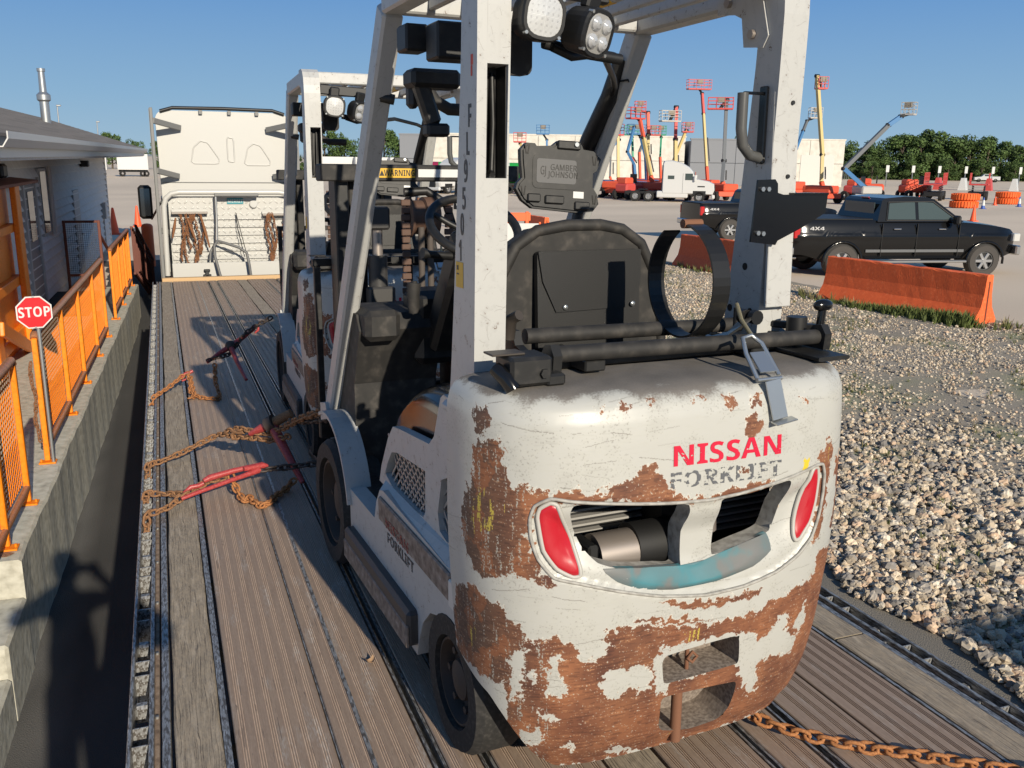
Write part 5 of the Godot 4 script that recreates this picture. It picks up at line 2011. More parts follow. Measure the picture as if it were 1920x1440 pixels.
	for k in 7:
		var x := -0.33 + k * 0.11
		g = Geo.new()
		g.beam(V(x, 2.14, 0.018), V(x, 2.14, -0.634), 0.024, 0.045, 0.004)
		put(f, "roof_slat", g, wm)
		if k == 3 or k == 4:
			put(f, "tape_strip", box_geo(V(x, 2.14, -0.12 - 0.2 * (k - 3)), V(0.0255, 0.047, 0.09), 0.003), tape)
	# wiring along the right front pillar and under the rear bar
	g = Geo.new()
	g.tube([V(0.418, 2.03, -0.74), V(0.408, 1.9, -0.80), V(0.40, 1.75, -0.93), V(0.395, 1.63, -1.02)], [0.028, 0.034, 0.036, 0.03], 8)
	g.tube([V(-0.26, 1.93, 0.06), V(-0.2, 1.912, 0.05), V(-0.12, 1.925, 0.045), V(-0.06, 1.925, 0.02), V(0.09, 1.955, -0.28), V(0.305, 1.945, -0.6), V(0.40, 1.93, -0.75), V(0.405, 1.85, -0.83)], 0.011, 8)
	g.tube([V(-0.28, 1.94, 0.05), V(-0.18, 1.925, 0.045), V(-0.05, 1.915, 0.04)], 0.014, 8)
	put(f, "wiring_loom", g, blk)
	g = Geo.new()
	g.tube([V(0.43, 1.955, -0.71), V(0.40, 1.95, -0.77), V(0.43, 1.94, -0.81), V(0.485, 1.945, -0.78)], 0.004, 6, false, true)
	put(f, "cable_tie", g, blk)
	# work lamps
	for q in [[-0.336, 1.985, 0.0, -4.0, 0], [-0.203, 1.962, 22.0, -14.0, 1]]:
		var L := Node3D.new()
		L.name = "work_lamp"
		L.transform = T3(V(q[0], q[1], 0.13), q[2], -q[3], -6)
		f.add_child(L, true)
		g = Geo.new()
		var body := []
		var rr := func(z: float, k: float) -> Array:
			var o := []
			for p in rounded(0, 0, 0.114 * k, 0.114 * k, 0.043 * k, 6):
				o.append(V(p[0], p[1], z))
			return o
		for e in [[-0.05, 0.72], [-0.03, 0.92], [0.02, 1.0], [0.036, 1.0], [0.042, 0.94], [0.042, 0.80]]:
			body.append(rr.call(e[0], e[1]))
		for a in body.size() - 1:
			for i in 24:
				var j := (i + 1) % 24
				g.quad(body[a][i], body[a][j], body[a + 1][j], body[a + 1][i])
		for i in range(1, 23):
			g.tri(body[0][0], body[0][i + 1], body[0][i])
		put(L, "housing", g, mat("lamp_black", C(0.008, 0.008, 0.008), 0.5))
		g = Geo.new()
		var lens := rr.call(0.040, 0.80) as Array
		for i in 24:
			g.tri(V(0, 0, 0.043), lens[i], lens[(i + 1) % 24])
		if q[4] == 0:
			put(L, "lens", g, mat("led_lens", C(1, 1, 1), 0.25, 0.3, {"tex": ptex("ledgrid", 128, 128, func(x: int, y: int) -> Color:
				var d := Vector2(fposmod(x, 32.0) - 16, fposmod(y, 32.0) - 16).length()
				var v := 0.80 if (x % 6 < 4 and y % 6 < 4) else 0.42
				return C(v, v, v * 0.97) if d > 6.0 else C(0.46, 0.46, 0.45)), "tri": 18.0}))
		else:
			put(L, "lens", g, mat("reflector", C(0.62, 0.62, 0.60), 0.18, 0.75))
			for e in [[-0.02, 0.02], [0.02, 0.02], [-0.02, -0.02], [0.02, -0.02]]:
				g = Geo.new()
				g.at(Transform3D(Basis(V(1, 0, 0), V(0, 0, 1), V(0, -1, 0)), V(e[0], e[1], 0.036)))
				g.lathe([Vector2(0.019, 0.0), Vector2(0.017, 0.010), Vector2(0.010, 0.016), Vector2(0.001, 0.018)], 14)
				put(L, "lens", g, mat("bulb_lens", C(0.45, 0.46, 0.47), 0.06, 0.3))
		g = Geo.new()
		for e in [[-0.043, -0.043], [0.043, -0.043], [-0.043, 0.043], [0.043, 0.043]]:
			g.cyl(V(e[0], e[1], 0.03), V(e[0], e[1], 0.044), 0.0045, 6)
		put(L, "screw", g, zinc)
		g = Geo.new()
		g.box(V(0, 0.075, -0.01), V(0.05, 0.05, 0.03), 0.006)
		put(L, "bracket", g, mats["lamp_black"])
	g = Geo.new()
	g.beam(V(-0.40, 2.075, 0.085), V(-0.12, 2.06, 0.085), 0.03, 0.05, 0.004)
	put(f, "lamp_bar", g, mats["lamp_black"])
	g = Geo.new()
	g.at(T3(V(-0.335, 1.925, 0.0), 10, 0, 0))
	g.prism(pv(rounded(0, 0, 0.09, 0.12, 0.022)), -0.012, 0.012)
	put(f, "rear_mirror", g, dst)
	# black boxes under the roof
	for q in [[-0.375, 1.985, -0.35, 0.12, 0.10, 0.10], [-0.45, 2.005, -0.47, 0.07, 0.075, 0.09]]:
		put(f, "roof_box", box_geo(V(q[0], q[1], q[2]), V(q[3], q[4], q[5]), 0.006), blk)
	# scanner holster on the front pillar
	g = Geo.new()
	g.box(V(-0.36, 1.905, -0.56), V(0.16, 0.055, 0.10), 0.012)
	g.box(V(-0.41, 1.875, -0.60), V(0.035, 0.11, 0.05), 0.012)
	g.beam(V(-0.405, 1.90, -0.55), V(-0.36, 1.77, -0.55), 0.045, 0.05, 0.01)
	g.box(V(-0.352, 1.755, -0.55), V(0.075, 0.04, 0.055), 0.008)
	put(f, "holster", g, blk)
	g = Geo.new()
	g.tube([V(-0.45, 1.88, -0.865), V(-0.46, 1.87, -0.80), V(-0.41, 1.86, -0.79)], 0.018, 8)
	put(f, "holster_strap", g, blk)
	g = Geo.new()
	g.tube([V(-0.30, 1.90, -0.78), V(-0.275, 1.86, -0.77), V(-0.23, 1.835, -0.76), V(-0.12, 1.832, -0.75)], 0.021, 10)
	put(f, "curved_tube", g, dst)
	# tablet case
	var tc := Node3D.new()
	tc.name = "tablet_case"
	tc.transform = T3(V(0.207, 1.618, -0.80), -4, -4, -3)
	f.add_child(tc, true)
	var out := [[-0.15, 0.055], [-0.152, 0.088], [-0.13, 0.112], [-0.098, 0.112], [-0.09, 0.103], [-0.03, 0.108], [-0.005, 0.128], [0.055, 0.130], [0.085, 0.118], [0.093, 0.102], [0.135, 0.098], [0.165, 0.072], [0.15, 0.03], [0.135, 0.02], [0.135, -0.03], [0.155, -0.055], [0.162, -0.09], [0.14, -0.118], [0.09, -0.126], [-0.1, -0.116], [-0.14, -0.09], [-0.166, -0.05], [-0.16, -0.03], [-0.142, -0.01]]
	g = Geo.new()
	g.prism(pv(out), -0.03, 0.0)
	put(tc, "shell", g, mats["lamp_black"])
	g = Geo.new()
	g.prism(Geometry2D.offset_polygon(pv(out), -0.008)[0], 0.0, 0.008)
	put(tc, "cover", g, blk)
	g = Geo.new()
	g.prism(pv(rounded(-0.015, 0.015, 0.185, 0.12, 0.02)), 0.008, 0.0105)
	put(tc, "raised_frame", g, blk)
	g = Geo.new()
	g.prism(pv(rounded(-0.015, 0.017, 0.155, 0.085, 0.01)), 0.0105, 0.012)
	put(tc, "name_plate", g, mat("plate_grey", C(0.085, 0.085, 0.088), 0.55))
	for q in [["GAMBER", 0.031], ["JOHNSON", 0.006]]:
		put(tc, "lettering", text_mesh(q[0], 0.021, 0.002, false), mats["lamp_black"], T3(V(0.012, q[1], 0.0125)) * Transform3D(Basis.from_scale(V(0.92, 1, 1)), Vector3.ZERO))
	put(tc, "lettering", text_mesh("GJ", 0.03, 0.002, false), mats["lamp_black"], T3(V(-0.067, 0.018, 0.0125)) * Transform3D(Basis.from_scale(V(0.6, 1, 1)), Vector3.ZERO))
	put(tc, "asset_label", box_geo(V(0.075, -0.062, 0.0095), V(0.042, 0.024, 0.003), 0.0005), mats["sign_white"])
	g = Geo.new()
	for q in [[-0.10, -0.08, 0.05], [-0.02, -0.083, 0.075], [0.09, -0.10, 0.06], [0.03, 0.112, 0.09]]:
		put(tc, "latch", box_geo(V(q[0], q[1], 0.011), V(q[2], 0.03, 0.015), 0.004), blk)
	g = Geo.new()
	for e in [-1.0, 1.0]:
		for q in [[-0.13, 0.085], [0.135, 0.06], [-0.14, -0.06], [0.14, -0.08]]:
			g.beam(V(q[0] - 0.008 * e, q[1] + 0.02, 0.009), V(q[0] - 0.003 * e, q[1] - 0.012, 0.009), 0.003, 0.004)
	put(tc, "corner_rib", g, dst)
	g = Geo.new()
	g.cyl(V(0.055, 0.115, 0.0), V(0.055, 0.115, 0.027), 0.008, 10)
	put(tc, "lock", g, zinc)
	g = Geo.new()
	g.beam(V(0.10, -0.10, -0.03), V(0.08, -0.24, -0.05), 0.035, 0.03, 0.004)
	g.beam(V(0.08, -0.24, -0.05), V(0.02, -0.42, -0.12), 0.03, 0.03, 0.004)
	put(tc, "arm", g, blk)
	# steering wheel and column
	g = Geo.new()
	g.at(Transform3D(Basis(V(1, 0, 0), PI * 0.5 - deg_to_rad(54.0)), V(-0.085, 1.44, -0.90)))
	var ring := []
	for k in 40:
		ring.append(V(cos(TAU * k / 40) * 0.165, 0, sin(TAU * k / 40) * 0.165))
	g.tube(ring, 0.0165, 10, false, true)
	for a in [0.0, 2.1, 4.2]:
		g.tube([V(0, -0.04, 0), V(sin(a) * 0.09, -0.02, cos(a) * 0.09), V(sin(a) * 0.16, 0, cos(a) * 0.16)], 0.011, 6)
	g.tube([V(0, -0.05, 0), V(0, -0.02, 0)], 0.04, 14)
	put(f, "steering_wheel", g, blk)
	g = Geo.new()
	g.beam(V(-0.085, 1.40, -0.93), V(-0.085, 0.95, -1.26), 0.13, 0.12, 0.02)
	g.box(V(-0.085, 1.02, -1.32), V(0.24, 0.30, 0.2), 0.03)
	put(f, "steering_column", g, blk)
	g = Geo.new()
	g.tube([V(-0.15, 1.33, -0.96), V(-0.24, 1.34, -0.95), V(-0.27, 1.345, -0.945)], [0.016, 0.014, 0.022], 8)
	put(f, "stalk", g, blk)
	# left cowl with box
	g = Geo.new()
	var c0: Geo = side_poly([[-1.58, 0.36], [-1.30, 0.36], [-1.30, 0.80], [-1.20, 1.03], [-1.24, 1.09], [-1.50, 1.10], [-1.58, 1.05]], -0.445, -0.10)
	put(f, "cowl", c0, dst)
	g = Geo.new()
	g.box(V(-0.365, 1.055, -1.27), V(0.14, 0.12, 0.28), 0.022)
	put(f, "cowl_box", g, dst)
	put(f, "cowl", side_poly([[-1.58, 0.36], [-1.32, 0.36], [-1.34, 0.95], [-1.58, 1.0]], 0.445, 0.02), dst)
	g = Geo.new()
	g.tube([V(-0.235, 1.10, -1.16), V(-0.24, 1.17, -1.15), V(-0.235, 1.215, -1.15)], [0.022, 0.026, 0.027], 12)
	g.tube([V(-0.235, 1.212, -1.15), V(-0.235, 1.222, -1.15)], 0.012, 10)
	put(f, "shift_lever", g, dst)
	put(f, "yellow_tag", box_geo(V(-0.12, 0.98, -1.19), V(0.018, 0.05, 0.006)), tape)
	# floor and body sides
	put(f, "floor_plate", box_geo(V(0, 0.41, -1.02), V(0.92, 0.03, 0.58), 0.004), mat("floor_steel", C(0.03, 0.03, 0.03), 0.5, 0.3, {"nrm": ntex_diamond(), "ns": 0.6, "tri": 12.0}))
	var low := [[-1.125, 0.428], [-0.79, 0.428], [-0.775, 0.43], [-0.745, 0.50], [-0.70, 0.556], [-0.66, 0.567], [0.02, 0.545], [0.09, 0.54], [0.09, 0.36], [0.03, 0.372], [-0.08, 0.368], [-0.18, 0.335], [-0.25, 0.27], [-0.29, 0.19], [-0.31, 0.13], [-1.08, 0.15], [-1.125, 0.2]]
	var hood := [[-0.82, 0.55], [-0.79, 0.615], [-0.70, 0.74], [-0.64, 0.795], [-0.57, 0.805], [-0.27, 0.835], [-0.225, 0.87], [-0.165, 1.00], [-0.14, 1.015], [0.09, 1.005], [0.10, 0.54]]
	var gril := [[-0.745, 0.60], [-0.715, 0.645], [-0.66, 0.70], [-0.60, 0.715], [-0.31, 0.738], [-0.315, 0.60], [-0.335, 0.58], [-0.42, 0.572], [-0.66, 0.575]]
	var port := [[-0.165, 0.755], [-0.12, 0.775], [-0.06, 0.755], [-0.045, 0.70], [-0.062, 0.585], [-0.13, 0.578], [-0.185, 0.59], [-0.20, 0.64]]
	for s in [-1.0, 1.0]:
		put(f, "lower_body", side_poly(low, 0.46 * s, 0.522 * s), wm)
		var sp := slit_polygon(hood, [[gril, [-0.5, 0.9]], [port, [0.2, 0.66]]])
		g = Geo.new()
		g.at(Transform3D(Basis(V(0, 0, 1), V(0, 1, 0), V(-1, 0, 0)), Vector3.ZERO))
		g.prism(sp, minf(-0.455 * s, -0.487 * s), maxf(-0.455 * s, -0.487 * s))
		var hp := put(f, "hood_side", g, wm)
		g = Geo.new()
		for k in 12:
			for e in [-1.0, 1.0]:
				var a := Vector2(-0.75 + k * 0.042, 0.57 if e > 0 else 0.74)
				var b := a + Vector2(0.17, 0.17 * e * 0.9)
				g.beam(V(0.470 * s, a.y, a.x), V(0.470 * s, b.y, b.x), 0.004, 0.008)
		put(hp, "grille_mesh", g, mat("grille_metal", C(0.36, 0.36, 0.35), 0.45, 0.5))
		put(hp, "grille_back", box_geo(V(0.445 * s, 0.655, -0.53), V(0.006, 0.2, 0.46)), mats["black_paint"])
		# sloping shelf between hood and lower body, brown rub strip
		g = Geo.new()
		g.quad(V(0.522 * s, 0.556, -0.70), V(0.522 * s, 0.545, 0.02), V(0.487 * s, 0.575, 0.02), V(0.487 * s, 0.575, -0.74))
		put(f, "body_shelf", g, wm)
		g = Geo.new()
		g.box(V(0.526 * s, 0.497, -0.34), V(0.012, 0.085, 0.70), 0.005)
		put(f, "rub_strip", g, mat("dirty_strip", C(1, 1, 1), 0.7, 0.0, {"tex": ntex("dstrip", 236, 0.03, [[0.0, C(0.09, 0.065, 0.05)], [0.5, C(0.20, 0.155, 0.125)], [0.8, C(0.27, 0.22, 0.185)], [1.0, C(0.5, 0.48, 0.44)]], 256, 4), "tri": 3.0}))
		put(f, "reflector", box_geo(V(0.527 * s, 0.487, 0.045), V(0.014, 0.082, 0.075), 0.004), mat("pale_reflector", C(0.58, 0.55, 0.50), 0.5))
		# side step
		put(f, "side_step", box_geo(V(0.515 * s, 0.225, -0.70), V(0.085, 0.12, 0.80), 0.012), mat("step_dark", C(0.045, 0.045, 0.047), 0.45, 0.2))
		put(f, "step_edge", box_geo(V(0.555 * s, 0.20, -0.70), V(0.012, 0.075, 0.795), 0.004), mats["dirty_strip"])
		# front mudguard
		var arc := []
		for k in 13:
			var a := deg_to_rad(lerpf(112.0, 12.0, k / 12.0))
			arc.append(V(0.488 * s, 0.29 + sin(a) * 0.36, -1.44 + cos(a) * 0.34))
		g = Geo.new()
		g.sweep(arc, [Vector2(-0.05, -0.007), Vector2(0.05, -0.007), Vector2(0.05, 0.007), Vector2(-0.05, 0.007)], V(0, 1, 0))
		put(f, "mudguard", g, wm)
		put(f, "pillar_foot", side_poly([[-1.70, 0.56], [-1.56, 0.60], [-1.60, 0.66], [-1.70, 0.64]], 0.40 * s, 0.5 * s), wm)
	put(f, "lettering", text_mesh("FORKLIFT", 0.036, 0.001), worn_tex("side_letter", C(0.06, 0.06, 0.065), 240, 0.6), Transform3D(Basis(V(0, 0, 1), V(0, 1, 0), V(-1, 0, 0)), V(-0.5232, 0.415, -0.475)) * Transform3D(Basis.from_scale(V(1.25, 1, 1)), Vector3.ZERO))
	put(f, "lettering", text_mesh("NISSAN", 0.036, 0.001), worn_tex("side_letter_red", C(0.25, 0.03, 0.03), 241, 0.47), Transform3D(Basis(V(0, 0, 1), V(0, 1, 0), V(-1, 0, 0)), V(-0.533, 0.475, -0.475)) * Transform3D(Basis.from_scale(V(1.4, 1, 1)), Vector3.ZERO))
	# glossy hood and seat
	var hb := [[-0.83, 0.56], [-0.82, 0.74], [-0.79, 0.82], [-0.72, 0.895], [-0.62, 0.94], [-0.40, 0.965], [-0.12, 0.97], [-0.12, 0.56]]
	var HG := []
	for i in 25:
		var hx := lerpf(-1.0, 1.0, i / 24.0)
		var hr := []
		var kx := pow(maxf(0.0, 1.0 - pow(absf(hx), 5.0)), 0.2)
		for j in 21:
			var a := j / 20.0
			var hz := lerpf(-0.86, -0.12, a)
			var yt := 0.56 + 0.41 * pow(1.0 - pow(1.0 - clampf(a * 1.55, 0, 1), 2.6), 0.5)
			hr.append(V(-0.452 * signf(hx) * -pow(absf(hx), 0.55) if hx != 0.0 else 0.0, 0.56 + (yt - 0.56) * kx, hz))
		HG.append(hr)
	g = Geo.new()
	HG.reverse()
	g.grid(HG)
	put(f, "hood", g, gls)
	g = Geo.new()
	g.box(V(0.03, 1.02, -0.55), V(0.50, 0.11, 0.48), 0.045)
	put(f, "seat_cushion", g, blk)
	var sb := []
	for q in [[-0.30, 1.02], [-0.285, 1.15], [-0.25, 1.30], [-0.19, 1.41], [-0.12, 1.455], [-0.02, 1.47], [0.10, 1.47], [0.18, 1.455], [0.25, 1.41], [0.31, 1.30], [0.335, 1.15], [0.345, 1.02]]:
		sb.append(q)
	g = Geo.new()
	g.prism(pv(sb), -0.40, -0.30)
	var bk := put(f, "seat_back", g, dst)
	g = Geo.new()
	var rim := []
	for q in sb:
		rim.append(V(q[0], q[1], -0.305))
	g.tube(rim, 0.019, 8)
	put(bk, "rim", g, dst)
	g = Geo.new()
	g.at(T3(V(0.045, 1.255, -0.285), 0, -3, 0))
	g.prism(pv(rounded(0.0, -0.01, 0.36, 0.30, 0.012)), 0.0, 0.022)
	var po := put(bk, "pouch", g, mat("vinyl", C(0.010, 0.010, 0.010), 0.45, 0.0, {"nrm": nnorm("vinyln", 243, 0.15, 2.0, 256), "ns": 0.2, "tri": 6.0}))
	g = Geo.new()
	g.at(T3(V(0.045, 1.255, -0.262), 0, -2, 0))
	g.prism(pv([[-0.18, 0.14], [0.18, 0.14], [0.18, 0.03], [0.13, -0.04], [-0.12, -0.045], [-0.165, 0.05]]), 0.0, 0.006)
	put(po, "flap", g, mats["vinyl"])
	g = Geo.new()
	for x in [-0.09, 0.15]:
		g.ball(V(0.045 + x, 1.225, -0.252), V(0.009, 0.009, 0.005), 10, 6)
	put(po, "snap", g, zinc)
	# gas bottle cradle
	var cr := Node3D.new()
	cr.name = "gas_bottle_cradle"
	f.add_child(cr, true)
	g = Geo.new()
	g.cyl(V(-0.33, 1.188, 0.25), V(0.50, 1.178, 0.25), 0.021, 14)
	put(cr, "tube", g, dst)
	g = Geo.new()
	g.cyl(V(-0.31, 1.195, 0.02), V(0.49, 1.185, 0.02), 0.021, 14)
	put(cr, "tube", g, dst)
	for q in [[-0.345, 0.27], [0.505, 0.27]]:
		g = side_poly([[0.28, 1.145], [0.285, 1.19], [0.265, 1.215], [0.235, 1.21], [0.21, 1.18], [0.12, 1.165], [0.06, 1.18], [0.04, 1.215], [0.0, 1.215], [-0.01, 1.18], [0.0, 1.145]], q[0] - 0.012, q[0] + 0.012)
		put(cr, "end_plate", g, blk)
	g = Geo.new()
	g.box(V(-0.43, 1.165, 0.27), V(0.11, 0.07, 0.10), 0.008)
	g.cyl(V(-0.40, 1.16, 0.318), V(-0.40, 1.16, 0.33), 0.012, 6)
	g.box(V(-0.365, 1.14, 0.27), V(0.05, 0.03, 0.10), 0.006)
	put(cr, "clamp_box", g, blk)
	g = Geo.new()
	g.box(V(-0.475, 1.203, 0.255), V(0.085, 0.005, 0.055), 0.001)
	put(cr, "clamp_lid", g, mat("greasy_steel", C(0.06, 0.05, 0.042), 0.5, 0.3))
	g = Geo.new()
	g.tube([V(-0.505, 1.17, 0.27), V(-0.488, 1.15, 0.30), V(-0.475, 1.125, 0.31)], [0.018, 0.022, 0.02], 10)
	put(cr, "release_lever", g, gls)
	g = Geo.new()
	g.tube([V(-0.375, 1.20, 0.05), V(-0.37, 1.25, 0.06), V(-0.36, 1.265, 0.09)], [0.02, 0.017, 0.014], 10)
	put(cr, "gas_valve", g, mats["greasy_steel"])
	# base plates
	g = Geo.new()
	g.box(V(0.08, 1.142, 0.14), V(0.84, 0.02, 0.06), 0.003)
	g.box(V(-0.22, 1.15, 0.13), V(0.06, 0.03, 0.24), 0.004)
	g.box(V(0.30, 1.15, 0.13), V(0.06, 0.03, 0.24), 0.004)
	put(cr, "base_frame", g, blk)
	g = Geo.new()
	g.at(T3(V(0.47, 1.135, 0.27)))
	g.prism(pv(rounded(0, 0, 0.11, 0.012, 0.005, 3)), -0.11, 0.08)
	put(cr, "corner_pad", g, blk)
	g = Geo.new()
	g.beam(V(0.40, 1.20, 0.02), V(0.56, 1.19, 0.20), 0.03, 0.02, 0.004)
	g.beam(V(0.44, 1.165, 0.06), V(0.50, 1.165, 0.24), 0.02, 0.02, 0.003)
	g.cyl(V(0.49, 1.15, 0.17), V(0.49, 1.225, 0.17), 0.03, 12)
	g.cyl(V(0.33, 1.19, 0.1), V(0.33, 1.25, 0.1), 0.011, 10)
	put(cr, "swing_arm", g, blk)
	g = Geo.new()
	g.cyl(V(0.55, 1.20, 0.20), V(0.555, 1.245, 0.20), 0.012, 10)
	g.ball(V(0.556, 1.258, 0.20), V(0.034, 0.018, 0.018), 14, 8)
	put(cr, "knob", g, gls)
	# strap ring round the bottle place (axis across the truck)
	var strap := mat("strap_steel", C(0.012, 0.012, 0.012), 0.35, 0.1)
	g = Geo.new()
	var rc := V(0.15, 1.335, 0.10)
	var path := []
	for k in 41:
		var a := deg_to_rad(lerpf(100.0, 100.0 + 318.0, k / 40.0))
		path.append(rc + V(0, sin(a) * 0.153, cos(a) * 0.153 * -1.0))
	for i in path.size() - 1:
		for e in [0.0, 0.006]:
			var o0: Vector3 = (path[i] - rc).normalized() * e
			var o1: Vector3 = (path[i + 1] - rc).normalized() * e
			var w := V(0.027, 0, 0)
			g.quad(path[i] + o0 - w, path[i + 1] + o1 - w, path[i + 1] + o1 + w, path[i] + o0 + w)
		for w in [-0.027, 0.027]:
			var e0: Vector3 = (path[i] - rc).normalized() * 0.006
			var e1: Vector3 = (path[i + 1] - rc).normalized() * 0.006
			g.quad(path[i] + V(w, 0, 0), path[i + 1] + V(w, 0, 0), path[i + 1] + e1 + V(w, 0, 0), path[i] + e0 + V(w, 0, 0))
	put(cr, "strap_ring", g, strap)
	g = Geo.new()
	g.cyl(V(0.12, 1.492, 0.11), V(0.18, 1.492, 0.11), 0.013, 10)
	put(cr, "hinge_pin", g, mats["rust_brown"])
	g = Geo.new()
	g.sweep([V(0.16, 1.192, 0.14), V(0.19, 1.182, 0.17), V(0.225, 1.195, 0.20), V(0.255, 1.225, 0.215), V(0.275, 1.245, 0.22)], [Vector2(-0.025, -0.003), Vector2(0.025, -0.003), Vector2(0.025, 0.003), Vector2(-0.025, 0.003)])
	g.cyl(V(0.27, 1.243, 0.195), V(0.27, 1.243, 0.215), 0.02, 12)
	g.cyl(V(0.285, 1.243, 0.225), V(0.285, 1.243, 0.245), 0.02, 12)
	put(cr, "strap_tail", g, strap)
	# over-centre latch hanging over the counterweight
	var la := Node3D.new()
	la.name = "latch"
	la.transform = T3(V(0.165, 1.128, 0.385), 0, 0, 0)
	f.add_child(la, true)
	g = Geo.new()
	g.tube([V(0.075, 0.15, -0.175), V(0.05, 0.115, -0.12), V(0.03, 0.085, -0.05)], 0.006, 8)
	put(la, "rod", g, mat("brass_plated", C(0.45, 0.38, 0.22), 0.35, 0.7))
	g = Geo.new()
	g.tube([V(-0.022, -0.01, 0.05), V(-0.025, 0.05, 0.0), V(-0.015, 0.085, -0.03), V(0.015, 0.09, -0.034), V(0.038, 0.07, -0.018), V(0.042, 0.0, 0.05)], 0.006, 8)
	put(la, "shackle", g, zinc)
	g = Geo.new()
	g.box(V(0.012, 0.03, 0.022), V(0.05, 0.065, 0.006), 0.001, Basis.from_euler(V(-0.85, 0, 0)))
	g.cyl(V(-0.028, -0.008, 0.052), V(0.048, -0.008, 0.052), 0.006, 8)
	put(la, "plate", g, zinc)
	g = Geo.new()
	var bl := Basis.from_euler(V(-0.22, 0.0, 0.14))
	g.box(V(0.016, -0.055, 0.078), V(0.048, 0.10, 0.004), 0.001, bl)
	g.box(V(0.03, -0.108, 0.096), V(0.065, 0.004, 0.026), 0.001, Basis.from_euler(V(0.1, 0, 0.14)))
	put(la, "lever", g, zinc)
	# right pillar fittings
	g = Geo.new()
	g.tube([V(0.325, 1.845, 0.075), V(0.325, 1.75, 0.075), V(0.333, 1.705, 0.075), V(0.36, 1.678, 0.075), V(0.406, 1.668, 0.075)], 0.0155, 12)
	put(f, "grab_handle", g, mat("handle_grey", C(0.075, 0.075, 0.072), 0.35))
	g = Geo.new()
	g.box(V(0.398, 1.76, 0.075), V(0.012, 0.21, 0.03), 0.003)
	g.box(V(0.37, 1.845, 0.075), V(0.085, 0.008, 0.012), 0.002)
	put(f, "handle_bracket", g, gls)
	g = Geo.new()
	g.prism(pv([[0.338, 1.61], [0.398, 1.612], [0.408, 1.60], [0.41, 1.575], [0.43, 1.570], [0.592, 1.569], [0.587, 1.518], [0.50, 1.475], [0.42, 1.442], [0.413, 1.43], [0.325, 1.44]]), 0.14, 0.146)
	put(f, "bracket_plate", g, gls)
	g = Geo.new()
	g.box(V(0.53, 1.572, 0.12), V(0.125, 0.006, 0.06), 0.001)
	put(f, "bracket_flange", g, gls)
	g = Geo.new()
	for q in [[0.352, 1.585], [0.372, 1.585], [0.345, 1.465], [0.363, 1.463]]:
		g.cyl(V(q[0], q[1], 0.146), V(q[0], q[1], 0.154), 0.007, 6)
	put(f, "bracket_bolt", g, zinc)
	# stickers and fleet number on the left rear pillar
	put(f, "sticker", box_geo(V(-0.4908, 1.366, 0.004), V(0.0012, 0.066, 0.050)), mat("sticker_yellow", C(0.62, 0.36, 0.02), 0.5))
	put(f, "sticker_print", box_geo(V(-0.4916, 1.384, -0.008), V(0.0008, 0.012, 0.012)), blk)
	put(f, "sticker_print", box_geo(V(-0.4916, 1.368, -0.006), V(0.0008, 0.004, 0.016)), blk)
	var ch := "FL9501"
	for k in 6:
		put(f, "fleet_number", text_mesh(ch[k], 0.054, 0.0008), mat("number_black", C(0.02, 0.02, 0.025), 0.5), Transform3D(Basis(V(0, 0, 1), V(0, 1, 0), V(-1, 0, 0)), V(-0.4908, 1.757 - k * 0.0658, 0.078 - 0.0135 * k)) * Transform3D(Basis.from_scale(V(0.62, 1, 1)), Vector3.ZERO))
	g = Geo.new()
	g.box(V(-0.4908, 1.885, 0.094), V(0.001, 0.024, 0.012))
	g.box(V(-0.4908, 1.86, 0.092), V(0.001, 0.024, 0.008))
	put(f, "red_mark", g, mat("red_tape", C(0.45, 0.05, 0.03), 0.6))
	# wheels
	for s in [-1.0, 1.0]:
		for q in [[-1.44, 0.267, 0.18, 0.535, 0.19], [0.0, 0.205, 0.15, 0.525, 0.135]]:
			var wn := Node3D.new()
			wn.name = "wheel"
			wn.transform = T3(V((q[3] - q[2] * 0.5) * s, q[1], q[0]))
			f.add_child(wn, true)
			put(wn, "tyre", wheel_geo(q[1], q[2], q[4]), rub)
			g = Geo.new()
			g.at(Transform3D(Basis(V(0, s, 0), V(s, 0, 0), V(0, 0, -1)), Vector3.ZERO))
			g.lathe([Vector2(q[4] * 0.99, 0.03), Vector2(q[4] * 0.93, q[2] * 0.42), Vector2(q[4] * 0.88, q[2] * 0.42), Vector2(q[4] * 0.80, 0.02), Vector2(q[4] * 0.5, 0.012), Vector2(q[4] * 0.42, 0.05), Vector2(q[4] * 0.16, 0.06), Vector2(0.001, 0.062)], 28)
			put(wn, "rim", g, mat("rim_brown", C(0.05, 0.035, 0.027), 0.7))
			g = Geo.new()
			for k in 6:
				var a := TAU * k / 6
				g.cyl(V(0.03 * s, sin(a) * q[4] * 0.62, cos(a) * q[4] * 0.62), V(0.05 * s, sin(a) * q[4] * 0.62, cos(a) * q[4] * 0.62), 0.012, 6)
			put(wn, "wheel_nut", g, mats["rim_brown"])
	# mast
	for s in [-1.0, 1.0]:
		g = Geo.new()
		g.box(V(0.36 * s, 0.85, -1.80), V(0.06, 1.60, 0.12), 0.006)
		put(f, "mast_rail", g, blk)
		g = Geo.new()
		g.box(V(0.295 * s, 0.84, -1.83), V(0.05, 1.58, 0.09), 0.006)
		put(f, "mast_inner_rail", g, dst)
		g = Geo.new()
		g.tube([V(0.22 * s, 0.25, -1.70), V(0.22 * s, 1.28, -1.70)], 0.042, 14)
		g.box(V(0.22 * s, 1.44, -1.70), V(0.10, 0.10, 0.08), 0.01)
		g.box(V(0.22 * s, 1.10, -1.665), V(0.12, 0.09, 0.06), 0.008)
		put(f, "lift_cylinder", g, mat("cylinder_grey", C(0.04, 0.038, 0.036), 0.5))
		g = Geo.new()
